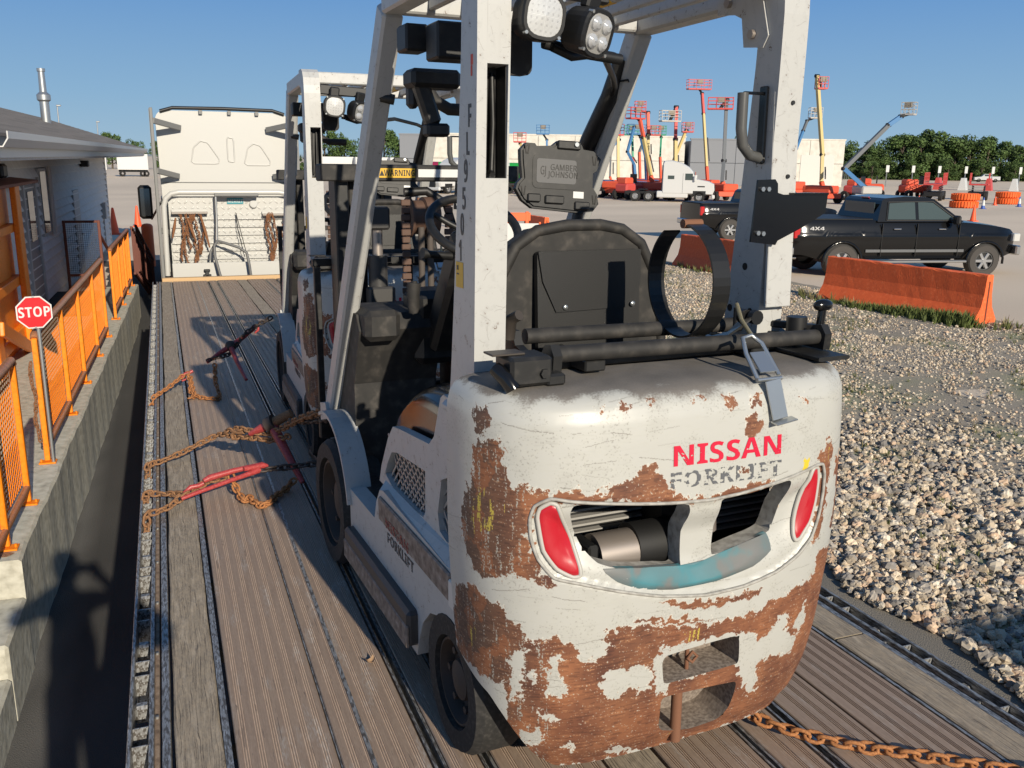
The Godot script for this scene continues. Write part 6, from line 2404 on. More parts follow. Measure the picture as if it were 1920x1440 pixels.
		g.cyl(V(0.22 * s, 1.28, -1.70), V(0.22 * s, 1.42, -1.70), 0.024, 12)
		put(f, "piston_rod", g, mats["dull_metal"])
		g = Geo.new()
		for k in 34:
			g.box(V(0.10 * s, 0.45 + k * 0.032, -1.66), V(0.042 if k % 2 else 0.036, 0.027, 0.014), 0.003)
		put(f, "lift_chain", g, mat("chain_brown", C(0.10, 0.055, 0.037), 0.7))
		put(f, "fork", box_geo(V(0.26 * s, 0.03, -2.45), V(0.10, 0.04, 1.05), 0.008), blk)
		put(f, "fork_shank", box_geo(V(0.26 * s, 0.30, -1.965), V(0.10, 0.56, 0.04), 0.006), blk)
	put(f, "mast_cross_bar", box_geo(V(0, 1.632, -1.74), V(0.92, 0.072, 0.10), 0.006), dst)
	put(f, "mast_cross_bar", box_geo(V(0, 0.62, -1.78), V(0.62, 0.12, 0.06), 0.006), blk)
	put(f, "mast_cross_bar", box_geo(V(0, 0.25, -1.78), V(0.62, 0.12, 0.06), 0.006), blk)
	put(f, "warning_sticker", box_geo(V(-0.13, 1.632, -1.6885), V(0.17, 0.04, 0.003)), mats["sticker_yellow"])
	put(f, "lettering", text_mesh("WARNING", 0.026, 0.0006), blk, T3(V(-0.115, 1.632, -1.6868)) * Transform3D(Basis.from_scale(V(0.8, 1, 1)), Vector3.ZERO))
	g = Geo.new()
	g.prism(pv([[-0.206, 1.620], [-0.184, 1.620], [-0.195, 1.644]]), -1.6868, -1.6862)
	put(f, "warning_triangle", g, blk)
	put(f, "info_sticker", box_geo(V(0.085, 1.632, -1.6885), V(0.23, 0.034, 0.003)), mats["sign_white"])
	put(f, "info_sticker", box_geo(V(0.255, 1.635, -1.6885), V(0.07, 0.046, 0.003)), mats["sticker_yellow"])
	g = Geo.new()
	g.tube([V(0.02, 0.4, -1.67), V(0.015, 0.9, -1.66), V(0.01, 1.40, -1.66)], 0.015, 8)
	g.tube([V(-0.025, 0.4, -1.67), V(-0.03, 0.9, -1.66), V(-0.03, 1.40, -1.66)], 0.015, 8)
	put(f, "hydraulic_hose", g, mat("hose_brown", C(0.075, 0.06, 0.05), 0.75))
	g = Geo.new()
	g.at(Transform3D(Basis(V(0, 1, 0), V(1, 0, 0), V(0, 0, -1)), V(0.0, 1.44, -1.73)))
	g.lathe([Vector2(0.05, -0.07), Vector2(0.09, -0.07), Vector2(0.09, -0.06), Vector2(0.075, -0.055), Vector2(0.075, -0.005), Vector2(0.09, 0.0), Vector2(0.09, 0.06), Vector2(0.05, 0.06)], 24)
	put(f, "hose_sheave", g, mats["chain_brown"])
	g = Geo.new()
	g.tube([V(0.14, 1.05, -1.68), V(0.15, 1.35, -1.70), V(0.11, 1.50, -1.72), V(0.02, 1.555, -1.73), V(-0.08, 1.55, -1.74)], 0.02, 8)
	put(f, "hose_arch", g, blk)
	put(f, "carriage", box_geo(V(0, 0.46, -1.925), V(0.92, 0.10, 0.035), 0.006), blk)
	put(f, "carriage", box_geo(V(0, 0.12, -1.925), V(0.92, 0.10, 0.035), 0.006), blk)
	for x in [-0.44, -0.22, 0.0, 0.22, 0.44]:
		put(f, "load_backrest_bar", box_geo(V(x, 0.86, -1.935), V(0.03, 0.72, 0.025), 0.003), blk)
	put(f, "load_backrest_bar", box_geo(V(0, 1.235, -1.935), V(0.92, 0.035, 0.03), 0.003), blk)
	put(f, "chassis", box_geo(V(0, 0.27, -0.85), V(0.88, 0.22, 1.5), 0.01), mats["black_paint"])
	put(f, "front_axle", box_geo(V(0, 0.27, -1.44), V(0.75, 0.16, 0.18), 0.02), mats["black_paint"])
	put(f, "rear_axle", box_geo(V(0, 0.20, 0.0), V(0.78, 0.12, 0.14), 0.02), mats["black_paint"])
	# the second one stands in front of it
	var f2 := copy_of(f, TT * T3(V(1.245, 0, -5.21), -0.8), "far white forklift parked ahead of the near one, close to the cab")
	for c in f2.get_children():
		if String(c.name).begins_with("fleet_number") or String(c.name).begins_with("red_mark"):
			f2.remove_child(c)
			c.free()

# ------------------------------------------------------------------ yard to the right
func look_yaw(d: Vector3) -> float:
	# yaw that turns -z towards d
	return rad_to_deg(atan2(-d.x, -d.z))

func soft_prism(poly: PackedVector2Array, half: float, cham: float, shrink: float) -> Geo:
	# side outline (z, y) extruded along x with softened edges
	var g := Geo.new()
	var c := Vector2.ZERO
	for p in poly:
		c += p / poly.size()
	var P := poly
	if Geometry2D.is_polygon_clockwise(P):
		P = P.duplicate()
		P.reverse()
	var secs := []
	for e in [[-half, shrink], [-half + cham, 0.0], [half - cham, 0.0], [half, shrink]]:
		var row := []
		for p in P:
			var q: Vector2 = p - (p - c).normalized() * e[1]
			row.append(V(e[0], q.y, q.x))
		secs.append(row)
	var n := P.size()
	for s in 3:
		for i in n:
			var j := (i + 1) % n
			g.quad(secs[s][i], secs[s][j], secs[s + 1][j], secs[s + 1][i])
	var pl := PackedVector2Array()
	for p in secs[0]:
		pl.append(Vector2(p.z, p.y))
	var idx := Geometry2D.triangulate_polygon(pl)
	for k in range(0, idx.size(), 3):
		g.tri(secs[0][idx[k]], secs[0][idx[k + 1]], secs[0][idx[k + 2]])
		g.tri(secs[3][idx[k]], secs[3][idx[k + 2]], secs[3][idx[k + 1]])
	return g

func build_yard() -> void:
	var bt := ntex("barrier", 301, 0.03, [[0.0, C(0.52, 0.075, 0.025)], [0.2, C(0.72, 0.115, 0.03)], [0.7, C(0.80, 0.135, 0.032)], [1.0, C(0.84, 0.26, 0.13)]], 512, 5)
	var bm := mat("barrier_orange", C(1, 1, 1), 0.8, 0.0, {"tex": bt, "tri": 0.8, "nrm": nnorm("barn", 302, 0.08, 4.0), "ns": 0.35})
	var ends := [[V(11.53, 0, -13.65), V(12.06, 0, -10.58), "orange concrete barrier in front of the black pickup, its end lit by the sun"], [V(12.46, 0, -20.31), V(12.22, 0, -17.3), "orange concrete barrier behind the near forklift right pillar"], [V(13.5, 0, -33.8), V(13.1, 0, -30.8), "far dull red concrete barrier seen above the forklift seat"]]
	rng.seed = 31
	for e in ends:
		var a: Vector3 = e[0]
		var b: Vector3 = e[1]
		a.y = gy(a.x, a.z) - 0.02
		b.y = gy(b.x, b.z) - 0.02
		var o := thing("traffic_barrier", e[2], "barrier", Transform3D(Basis.looking_at(a - b, Vector3.UP), (a + b) * 0.5), "orange concrete barriers")
		var L := a.distance_to(b)
		var g := Geo.new()
		var prof := [[-0.30, 0.0], [-0.30, 0.08], [-0.15, 0.30], [-0.10, 0.50], [-0.08, 0.80], [-0.065, 0.815], [0.065, 0.815], [0.08, 0.80], [0.10, 0.50], [0.15, 0.30], [0.30, 0.08], [0.30, 0.0]]
		var zs := steps(L * 0.5, -L * 0.5, 0.12)
		var rows := []
		for z in zs:
			var row := []
			for p in prof:
				var chip := -0.03 * maxf(0.0, rng.randf() - 0.85) / 0.15 if p[1] > 0.7 else 0.0
				row.append(V(p[0] + rng.randf_range(-0.002, 0.002), p[1] + chip * (1.0 if p[1] > 0.79 else 0.3), z))
			rows.append(row)
		for i in rows.size() - 1:
			for j in prof.size() - 1:
				g.quad(rows[i][j], rows[i + 1][j], rows[i + 1][j + 1], rows[i][j + 1])
		var e0 := []
		for w in [0, rows.size() - 1]:
			var pl := PackedVector2Array()
			for p in rows[w]:
				pl.append(Vector2(p.x, p.y))
			var idx := Geometry2D.triangulate_polygon(pl)
			for k in range(0, idx.size(), 3):
				g.tri(rows[w][idx[k]], rows[w][idx[k + 1]], rows[w][idx[k + 2]])
		put(o, "body", g, bm)
		g = Geo.new()
		for s in [-1.0, 1.0]:
			g.box(V(0, 0.40, s * (L * 0.5 - 0.004)), V(0.035, 0.62, 0.016))
		put(o, "key_slot", g, mat("slot_dark", C(0.12, 0.03, 0.015), 0.9))
	# warning board
	var w := thing("warning_board", "white warning board with yellow triangle and striped orange edge beyond the steering wheel", "sign", T3(V(8.35, gy(8.3, -21.2), -21.2), -14))
	var om := mat("orange_plastic", C(0.80, 0.13, 0.03), 0.5)
	put(w, "panel", box_geo(V(0, 0.55, 0), V(0.85, 1.05, 0.03), 0.006), mats["sign_white"])
	for s in [-1.0, 1.0]:
		put(w, "leg", box_geo(V(0.44 * s, 0.55, 0.0), V(0.05, 1.12, 0.05), 0.006), om)
		var g := Geo.new()
		for k in 9:
			g.at(T3(V(0.44 * s, 0.1 + k * 0.115, 0.026), 0, 0, 38))
			g.box(Vector3.ZERO, V(0.05, 0.035, 0.003))
		put(w, "stripe", g, mats["black_plastic"])
	var g2 := Geo.new()
	g2.prism(pv([[0.08, 0.72], [0.36, 0.72], [0.22, 0.98]]), 0.016, 0.019)
	put(w, "warning_triangle", g2, mat("sticker_yellow", C(0.62, 0.36, 0.02), 0.5))
	put(w, "lettering", text_mesh("!", 0.17, 0.001), mats["black_plastic"], T3(V(0.22, 0.83, 0.0205)))
	put(w, "lettering", text_mesh("be wi", 0.075, 0.001, false), mats["black_plastic"], T3(V(0.2, 0.36, 0.017)))
	put(w, "lettering", text_mesh("LL T", 0.075, 0.001, false), mats["black_plastic"], T3(V(0.2, 0.22, 0.017)))
	var bar := thing("orange_barricade", "orange plastic barricade standing just behind the warning board", "barricade", T3(V(8.9, gy(8.9, -23.0), -23.0), -10))
	for s in [-1.0, 1.0]:
		put(bar, "leg", box_geo(V(0.28 * s, 0.65, 0), V(0.09, 1.3, 0.06), 0.012), om)
	put(bar, "rail", box_geo(V(0, 1.16, 0), V(0.75, 0.22, 0.05), 0.012), om)
	put(bar, "rail", box_geo(V(0, 0.74, 0), V(0.75, 0.2, 0.05), 0.012), om)
	# cones
	var cg := Geo.new()
	cg.lathe([Vector2(0.001, 0.92), Vector2(0.03, 0.92), Vector2(0.045, 0.88), Vector2(0.16, 0.06), Vector2(0.17, 0.045)], 20)
	cg.box(V(0, 0.025, 0), V(0.42, 0.05, 0.42), 0.012)
	var cm := cg.mesh()
	var cones := [[12.44, -40.6, 1.0, "orange traffic cone seen through the steering wheel of the near forklift"], [42.3, -38.8, 1.0, "orange traffic cone standing beyond the hood of the black pickup"], [-1.72, -38.1, 1.1, "orange cone standing at the corner of the white sided building"], [-1.0, -44.0, 1.0, "orange cone between the building corner and the cab mirror"], [74.1, -65.7, 0.9, "small orange cone left of the far stack of orange tyres"], [69.0, -70.0, 0.9, "small orange cone behind the near stack of orange tyres"]]
	for c in cones:
		var o := thing("traffic_cone", c[3], "cone", T3(V(c[0], gy(c[0], c[1]), c[1])).scaled_local(Vector3.ONE * c[2]), "traffic cones")
		put(o, "cone", cm, mat("cone_orange", C(0.85, 0.10, 0.025), 0.5))
	for c in [[62.7, -56.7, "blue and white cone right of the near stack of orange tyres"], [71.6, -60.9, "blue and white cone at the right edge by the orange tyres"]]:
		var o := thing("traffic_cone", c[2], "cone", T3(V(c[0], gy(c[0], c[1]), c[1])), "traffic cones")
		put(o, "cone", cm, mat("cone_blue", C(0.04, 0.10, 0.36), 0.5))
		var g := Geo.new()
		g.lathe([Vector2(0.135, 0.28), Vector2(0.075, 0.72)], 20)
		put(o, "collar", g, mats["sign_white"])
	# bollard beside the dock
	var bo := thing("bollard", "round orange bollard beside the cab mirror past the dock", "bollard", T3(V(-0.36, gy(-0.36, -24.8), -24.8)))
	g2 = Geo.new()
	g2.lathe([Vector2(0.14, 0.0), Vector2(0.14, 1.0), Vector2(0.12, 1.045), Vector2(0.07, 1.07), Vector2(0.001, 1.08)], 24)
	put(bo, "post", g2, om)
	# stacks of orange tyres
	var tg := Geo.new()
	tg.lathe([Vector2(0.55, 0.0), Vector2(0.98, 0.02), Vector2(1.08, 0.12), Vector2(1.08, 0.5), Vector2(0.98, 0.6), Vector2(0.55, 0.62), Vector2(0.5, 0.5), Vector2(0.5, 0.12), Vector2(0.55, 0.0)], 30)
	for k in 30:
		var a := TAU * k / 30
		tg.box(V(cos(a) * 1.08, 0.31, sin(a) * 1.08), V(0.09, 0.5, 0.10), 0.01, Basis(Vector3.UP, -a))
	var tmesh := tg.mesh()
	var where := ["lower", "upper"]
	for s in [[63.4, -59.3, "near stack behind the black pickup"], [79.0, -68.7, "far stack near the right edge"]]:
		for k in 2:
			var o := thing("painted_tyre", "%s large orange painted tyre of the %s" % [where[k], s[2]], "tyre", T3(V(s[0] + 0.08 * k, gy(s[0], s[1]) + 0.62 * k, s[1]), 17.0 * k), "orange painted tyres")
			put(o, "tyre", tmesh, mat("tyre_orange", C(0.78, 0.13, 0.02), 0.7))

# ------------------------------------------------------------------ pickups
func build_pickups() -> void:
	var paint := mat("pickup_black", C(0.004, 0.0043, 0.005), 0.15, 0.0)
	var glass := mat("pickup_glass", C(0.055, 0.075, 0.075), 0.05, 0.0)
	var chrome := mat("chrome", C(0.55, 0.56, 0.57), 0.18, 0.95)
	var plast := mat("black_plastic", C(0.010, 0.010, 0.0105), 0.5)
	var hd := V(3.55, 0, 0.69).normalized()
	var mid := V(16.22, 0, -16.5) + V(-hd.z, 0, hd.x) * -0.95
	var p := thing("pickup_truck", "black crew cab pickup with silver wheels parked behind the orange barrier", "pickup", T3(V(mid.x, gy(mid.x, mid.z) - 0.03, mid.z), look_yaw(hd)).scaled_local(V(1, 0.94, 1)), "black pickups")
	var ylo := func(z: float) -> float:
		var y := 0.45 + 0.12 * smoothstep(2.2, 2.8, absf(z))
		for cz in [-1.90, 1.74]:
			if absf(z - cz) < 0.47:
				y = maxf(y, 0.40 + sqrt(0.47 * 0.47 - (z - cz) * (z - cz)))
		return y
	var yhi := func(z: float) -> float:
		if z > 0.95:
			return 1.40
		if z > -1.2:
			return 1.37
		return lerpf(1.35, 1.15, pow(clampf((-1.2 - z) / 1.54, 0, 1), 1.6)) - 0.10 * smoothstep(-2.55, -2.76, z)
	var hw := func(y: float, z: float) -> float:
		var w := 0.995 - 0.13 * pow((y - 0.90) / 0.55, 2) - 0.02 * smoothstep(0.0, 0.05, absf(y - 1.02) - 0.02)
		w -= 0.20 * pow(clampf((-2.15 - z) / 0.62, 0, 1), 2.2) + 0.06 * pow(clampf((z - 2.6) / 0.34, 0, 1), 2.0)
		return w
	var bz := steps(2.94, -2.76, 0.06)
	for sd in [-1.0, 1.0]:
		var PG := []
		for z in bz:
			var row := []
			for j in 17:
				var y := lerpf(ylo.call(z), yhi.call(z), j / 16.0)
				row.append(V(sd * hw.call(y, z), y, z))
			PG.append(row)
		if sd < 0:
			PG.reverse()
		var gb := Geo.new()
		gb.grid(PG)
		put(p, "body_side", gb, paint)
	var top := []
	for z in bz:
		var row := []
		for j in 9:
			var f := j / 4.0 - 1.0
			row.append(V(-f * hw.call(yhi.call(z), z), yhi.call(z) + (0.05 * (1.0 - f * f) if z < -1.0 else 0.0) - (0.0 if z < 0.95 else 0.0), z))
		top.append(row)
	var gt := Geo.new()
	gt.grid(top)
	put(p, "body_top", gt, paint)
	for e in [2.935, -2.755]:
		var ge := Geo.new()
		var rows := []
		for j in 9:
			var y := lerpf(ylo.call(e), yhi.call(e), j / 8.0)
			var r := []
			for i in 9:
				r.append(V((i / 4.0 - 1.0) * hw.call(y, e), y, e + 0.03 * signf(e) * (1.0 - pow(i / 4.0 - 1.0, 2))))
			rows.append(r)
		ge.grid(rows)
		put(p, "tailgate" if e > 0 else "front_end", ge, paint)
	var roof := [[0.92, 1.36], [0.78, 1.86], [0.70, 1.92], [0.2, 1.965], [-0.35, 1.95], [-0.55, 1.90], [-1.28, 1.36]]
	var g := Geo.new()
	# cabin with leaning sides
	var c := pv(roof)
	for s in [-1.0, 1.0]:
		pass
	var secs := []
	for s in [-1.0, 1.0]:
		var row := []
		for q in roof:
			var inn: float = (q[1] - 1.36) / 0.6 * 0.16
			row.append(V(s * (0.93 - inn), q[1], q[0]))
		secs.append(row)
	for i in roof.size() - 1:
		g.quad(secs[0][i], secs[1][i], secs[1][i + 1], secs[0][i + 1])
	for s in 2:
		var pl := pv(roof)
		var idx := Geometry2D.triangulate_polygon(pl)
		for k in range(0, idx.size(), 3):
			g.tri(secs[s][idx[k]], secs[s][idx[k + 1]], secs[s][idx[k + 2]])
	put(p, "cabin", g, paint)
	var side := func(pts: Array, s: float, off: float) -> Geo:
		var gg := Geo.new()
		var vs := []
		for q in pts:
			vs.append(V(s * (0.93 + off - (q[1] - 1.36) / 0.6 * 0.16), q[1], q[0]))
		for i in range(1, vs.size() - 1):
			gg.tri(vs[0], vs[i], vs[i + 1])
		return gg
	for s in [-1.0, 1.0]:
		put(p, "side_window", side.call([[0.66, 1.42], [0.60, 1.80], [-0.04, 1.84], [-0.04, 1.42]], s, 0.006), glass)
		put(p, "side_window", side.call([[-0.12, 1.42], [-0.12, 1.84], [-0.50, 1.82], [-1.05, 1.42]], s, 0.006), glass)
		g = Geo.new()
		for q in [[0.70, 1.40, 0.63, 1.83], [0.63, 1.83, -0.5, 1.85], [-0.5, 1.85, -1.12, 1.40], [-1.12, 1.40, 0.70, 1.40]]:
			var a := V(s * (0.94 - (q[1] - 1.36) / 0.6 * 0.16), q[1], q[0])
			var b := V(s * (0.94 - (q[3] - 1.36) / 0.6 * 0.16), q[3], q[2])
			g.beam(a, b, 0.015, 0.02)
		put(p, "window_trim", g, plast)
		put(p, "tail_lamp", box_geo(V(s * 0.90, 1.13, 2.87), V(0.10, 0.34, 0.16), 0.02), mat("tail_red", C(0.42, 0.01, 0.012), 0.15, 0.0, {"coat": 0.7}))
		put(p, "head_lamp", box_geo(V(s * 0.90, 0.98, -2.69), V(0.16, 0.20, 0.18), 0.02), mat("clear_lens", C(0.5, 0.5, 0.48), 0.2))
		for z in [0.42, -0.72]:
			put(p, "door_handle", box_geo(V(s * 0.965, 1.19, z), V(0.045, 0.035, 0.19), 0.01), chrome)
		for z in [0.80, -0.08, -1.16]:
			put(p, "door_gap", box_geo(V(s * 0.965, 0.92, z), V(0.05, 0.80, 0.009)), mats["black_paint"] if mats.has("black_paint") else plast)
		put(p, "running_board", box_geo(V(s * 0.98, 0.40, -0.15), V(0.14, 0.06, 2.5), 0.015), mat("step_steel", C(0.30, 0.30, 0.30), 0.35, 0.7))
		put(p, "sill_trim", box_geo(V(s * 0.955, 0.66, -0.08), V(0.05, 0.07, 2.5), 0.003), mat("trim_grey", C(0.16, 0.165, 0.17), 0.3, 0.4))
		g = Geo.new()
		g.box(V(s * 1.09, 1.42, -0.98), V(0.22, 0.22, 0.12), 0.04)
		put(p, "door_mirror", g, plast)
		for z in [-1.90, 1.74]:
			g = Geo.new()
			var lip := []
			for k in 13:
				var a := deg_to_rad(lerpf(-8, 188, k / 12.0))
				lip.append(V(s * 0.985, 0.40 + sin(a) * 0.48, z - cos(a) * 0.48))
			g.tube(lip, 0.03, 6)
			put(p, "arch_flare", g, paint)
			var wn := Node3D.new()
			wn.name = "wheel"
			wn.transform = T3(V(s * 0.86, 0.40, z))
			p.add_child(wn, true)
			put(wn, "tyre", wheel_geo(0.40, 0.26, 0.24), mat("tyre_dust", C(0.055, 0.05, 0.046), 0.9))
			g = Geo.new()
			g.at(Transform3D(Basis(V(0, s, 0), V(s, 0, 0), V(0, 0, -1)), Vector3.ZERO))
			g.lathe([Vector2(0.24, -0.05), Vector2(0.235, 0.11), Vector2(0.21, 0.11), Vector2(0.20, 0.02), Vector2(0.001, 0.0)], 28)
			put(wn, "rim", g, mat("rim_dark", C(0.10, 0.10, 0.10), 0.4, 0.6))
			g = Geo.new()
			for k in 6:
				var a := TAU * k / 6
				g.beam(V(s * 0.10, 0, 0), V(s * 0.10, sin(a) * 0.22, cos(a) * 0.22), 0.075, 0.025, 0.008, V(1, 0, 0))
			g.cyl(V(s * 0.09, 0, 0), V(s * 0.12, 0, 0), 0.05, 14)
			put(wn, "spoke", g, mat("alloy", C(0.50, 0.50, 0.50), 0.25, 0.8))
			put(p, "wheel_well", box_geo(V(s * 0.70, 0.62, z), V(0.5, 0.5, 0.86), 0.02), mats["black_paint"] if mats.has("black_paint") else plast)
		put(p, "lettering", text_mesh("4X4", 0.10, 0.002), mat("decal_silver", C(0.45, 0.45, 0.45), 0.4), T3(V(s * 0.956, 1.20, 2.40), 90.0 * s) * Transform3D(Basis.from_scale(V(1.5, 0.8, 1)), Vector3.ZERO))
	put(p, "rear_window", box_geo(V(0, 1.63, 0.862), V(1.3, 0.36, 0.012), 0.0).at(Transform3D.IDENTITY), glass, T3(V(0, 0, 0)))
	g = Geo.new()
	g.box(V(0, 1.60, -0.955), V(1.42, 0.012, 0.66), 0.0, Basis.from_euler(V(deg_to_rad(-37.0), 0, 0)))
	put(p, "windscreen", g, glass)
	put(p, "rear_bumper", box_geo(V(0, 0.66, 2.98), V(1.9, 0.2, 0.16), 0.03), chrome)
	put(p, "front_bumper", box_geo(V(0, 0.66, -2.80), V(1.9, 0.24, 0.14), 0.03), chrome)
	put(p, "bed_cover", box_geo(V(0, 1.415, 1.93), V(1.7, 0.03, 1.9), 0.01), plast)
	g = Geo.new()
	g.cyl(V(0.6, 0.47, 2.7), V(0.6, 0.47, 3.0), 0.045, 12)
	put(p, "exhaust_pipe", g, chrome)
	put(p, "brake_lamp", box_geo(V(0, 1.915, 0.74), V(0.34, 0.03, 0.03), 0.005), mats["tail_red"])
	var m2 := V(18.3, 0, -29.1) + hd * 3.0 + V(-hd.z, 0, hd.x) * -0.95
	copy_of(p, T3(V(m2.x, gy(m2.x, m2.z), m2.z), look_yaw(hd) + 3.0).scaled_local(V(1, 0.94, 1)), "second black pickup mostly hidden behind the right pillar of the near forklift")

# ------------------------------------------------------------------ road tractors
func build_trucks() -> void:
	var wh := mat("truck_white", C(0.55, 0.55, 0.54), 0.3, 0.0)
	var blk := mat("black_plastic", C(0.010, 0.010, 0.0105), 0.5)
	var glass := mat("pickup_glass", C(0.025, 0.032, 0.034), 0.06)
	var a := V(48.8, 0, -77.3)
	var b := V(43.3, 0, -80.95)
	var hd := (a - b).normalized()
	var o := a - hd * 0.0 + V(-hd.z, 0, hd.x) * -1.0
	var t := thing("semi_tractor", "white sleeper road tractor in the yard seen through the near forklift", "truck", T3(V(o.x, gy(o.x, o.z), o.z), look_yaw(hd)), "white road tractors")
	# local: front axle at z = 0, forwards -z; side outline (z, y)
	var cab := [[-1.25, 0.75], [-1.42, 1.2], [-1.35, 1.75], [-0.9, 1.98], [0.35, 2.2], [0.75, 2.95], [1.15, 3.35], [1.9, 3.75], [2.8, 3.95], [3.5, 3.9], [3.6, 3.7], [3.6, 0.8], [1.0, 0.75]]
	put(t, "cab", soft_prism(pv(cab), 1.22, 0.22, 0.12), wh)
	put(t, "side_skirt", box_geo(V(0, 0.72, 2.6), V(2.35, 0.62, 3.0), 0.08), wh)
	put(t, "front_bumper", box_geo(V(0, 0.55, -1.30), V(2.3, 0.4, 0.35), 0.1), wh)
	put(t, "grille", box_geo(V(0, 1.15, -1.42), V(1.1, 0.85, 0.12), 0.04), blk)
	for s in [-1.0, 1.0]:
		put(t, "door_window", box_geo(V(s * 1.225, 2.42, 1.05), V(0.02, 0.62, 0.72), 0.005), glass)
		put(t, "sleeper_window", box_geo(V(s * 1.225, 2.35, 2.75), V(0.02, 0.34, 0.62), 0.005), glass)
		put(t, "sleeper_window", box_geo(V(s * 1.205, 3.12, 2.62), V(0.02, 0.26, 0.62), 0.005), glass)
		put(t, "door_gap", box_geo(V(s * 1.222, 1.8, 1.62), V(0.01, 1.9, 0.02)), blk)
		put(t, "mirror", box_geo(V(s * 1.42, 2.3, 0.45), V(0.12, 0.55, 0.2), 0.04), wh)
		put(t, "head_lamp", box_geo(V(s * 0.98, 1.25, -1.15), V(0.35, 0.22, 0.3), 0.05), mat("clear_lens", C(0.5, 0.5, 0.48), 0.2))
		put(t, "side_vent", box_geo(V(s * 1.215, 1.52, -0.15), V(0.02, 0.12, 0.7), 0.004), blk)
		for z in [0.0, 4.85, 6.15]:
			var wn := Node3D.new()
			wn.name = "wheel"
			wn.transform = T3(V(s * 1.02, 0.52, z))
			t.add_child(wn, true)
			put(wn, "tyre", wheel_geo(0.52, 0.42, 0.30), mat("tyre_rubber", C(0.014, 0.0135, 0.013), 0.85))
			var gg := Geo.new()
			gg.at(Transform3D(Basis(V(0, s, 0), V(s, 0, 0), V(0, 0, -1)), Vector3.ZERO))
			gg.lathe([Vector2(0.30, 0.05), Vector2(0.29, 0.2), Vector2(0.26, 0.2), Vector2(0.2, 0.1), Vector2(0.09, 0.1), Vector2(0.08, 0.2), Vector2(0.001, 0.2)], 20)
			put(wn, "rim", gg, mat("alloy", C(0.50, 0.50, 0.50), 0.25, 0.8))
		put(t, "wheel_arch", box_geo(V(s * 0.9, 0.9, 0.0), V(0.66, 0.5, 1.3), 0.05), blk)
	put(t, "windscreen", box_geo(V(0, 2.52, 0.48), V(2.0, 0.75, 0.02), 0.0), glass, Transform3D(Basis(V(1, 0, 0), 0.0), Vector3.ZERO))
	put(t, "chassis_frame", box_geo(V(0, 0.85, 5.3), V(0.9, 0.25, 3.9), 0.02), blk)
	put(t, "fifth_wheel", box_geo(V(0, 1.12, 5.5), V(0.95, 0.12, 0.9), 0.04), blk)
	put(t, "cab_back", box_geo(V(0, 2.2, 3.63), V(2.0, 2.6, 0.06), 0.02), blk)
	copy_of(t, T3(V(41.8, gy(41.8, -88.0), -88.0), look_yaw(V(0.8, 0, 0.6))), "white road tractor partly hidden behind the tablet case")
	copy_of(t, T3(V(29.5, gy(29.5, -100.0), -100.0), look_yaw(V(-0.85, 0, 0.5))), "white road tractor facing left seen beneath the mast crossbar")
	# tank trailer
	var tk := thing("tank_trailer", "long white tank trailer with a green band behind the forklift mast", "trailer", T3(V(34.5, -0.59, -101.1), look_yaw(V(-10.4, 0, -4.0))))
	var g := Geo.new()
	g.at(Transform3D(Basis(V(1, 0, 0), V(0, 0, 1), V(0, -1, 0)), V(0, 2.3, 0)))
	g.lathe([Vector2(0.001, -5.9), Vector2(0.7, -5.85), Vector2(1.05, -5.6), Vector2(1.15, -5.3), Vector2(1.15, 5.3), Vector2(1.05, 5.6), Vector2(0.7, 5.85), Vector2(0.001, 5.9)], 28)
	put(tk, "tank", g, wh)
	for q in [[-5.35, -4.7, C(0.28, 0.02, 0.06)], [-4.7, -3.4, C(0.02, 0.30, 0.05)]]:
		g = Geo.new()
		g.at(Transform3D(Basis(V(1, 0, 0), V(0, 0, 1), V(0, -1, 0)), V(0, 2.3, 0)))
		g.lathe([Vector2(1.158, -q[1]), Vector2(1.158, -q[0])], 28)
		g.lathe([Vector2(1.158, q[0]), Vector2(1.158, q[1])], 28)
		put(tk, "colour_band", g, mat("band%d" % int(q[0] * -10), q[2], 0.4))
	put(tk, "frame", box_geo(V(0, 1.05, 0), V(0.9, 0.25, 11.0), 0.02), blk)
	for s in [-1.0, 1.0]:
		for z in [3.4, 4.6, -4.4]:
			put(tk, "wheel", wheel_geo(0.5, 0.5, 0.28), mats["tyre_rubber"], T3(V(s * 0.95, 0.5, z)))

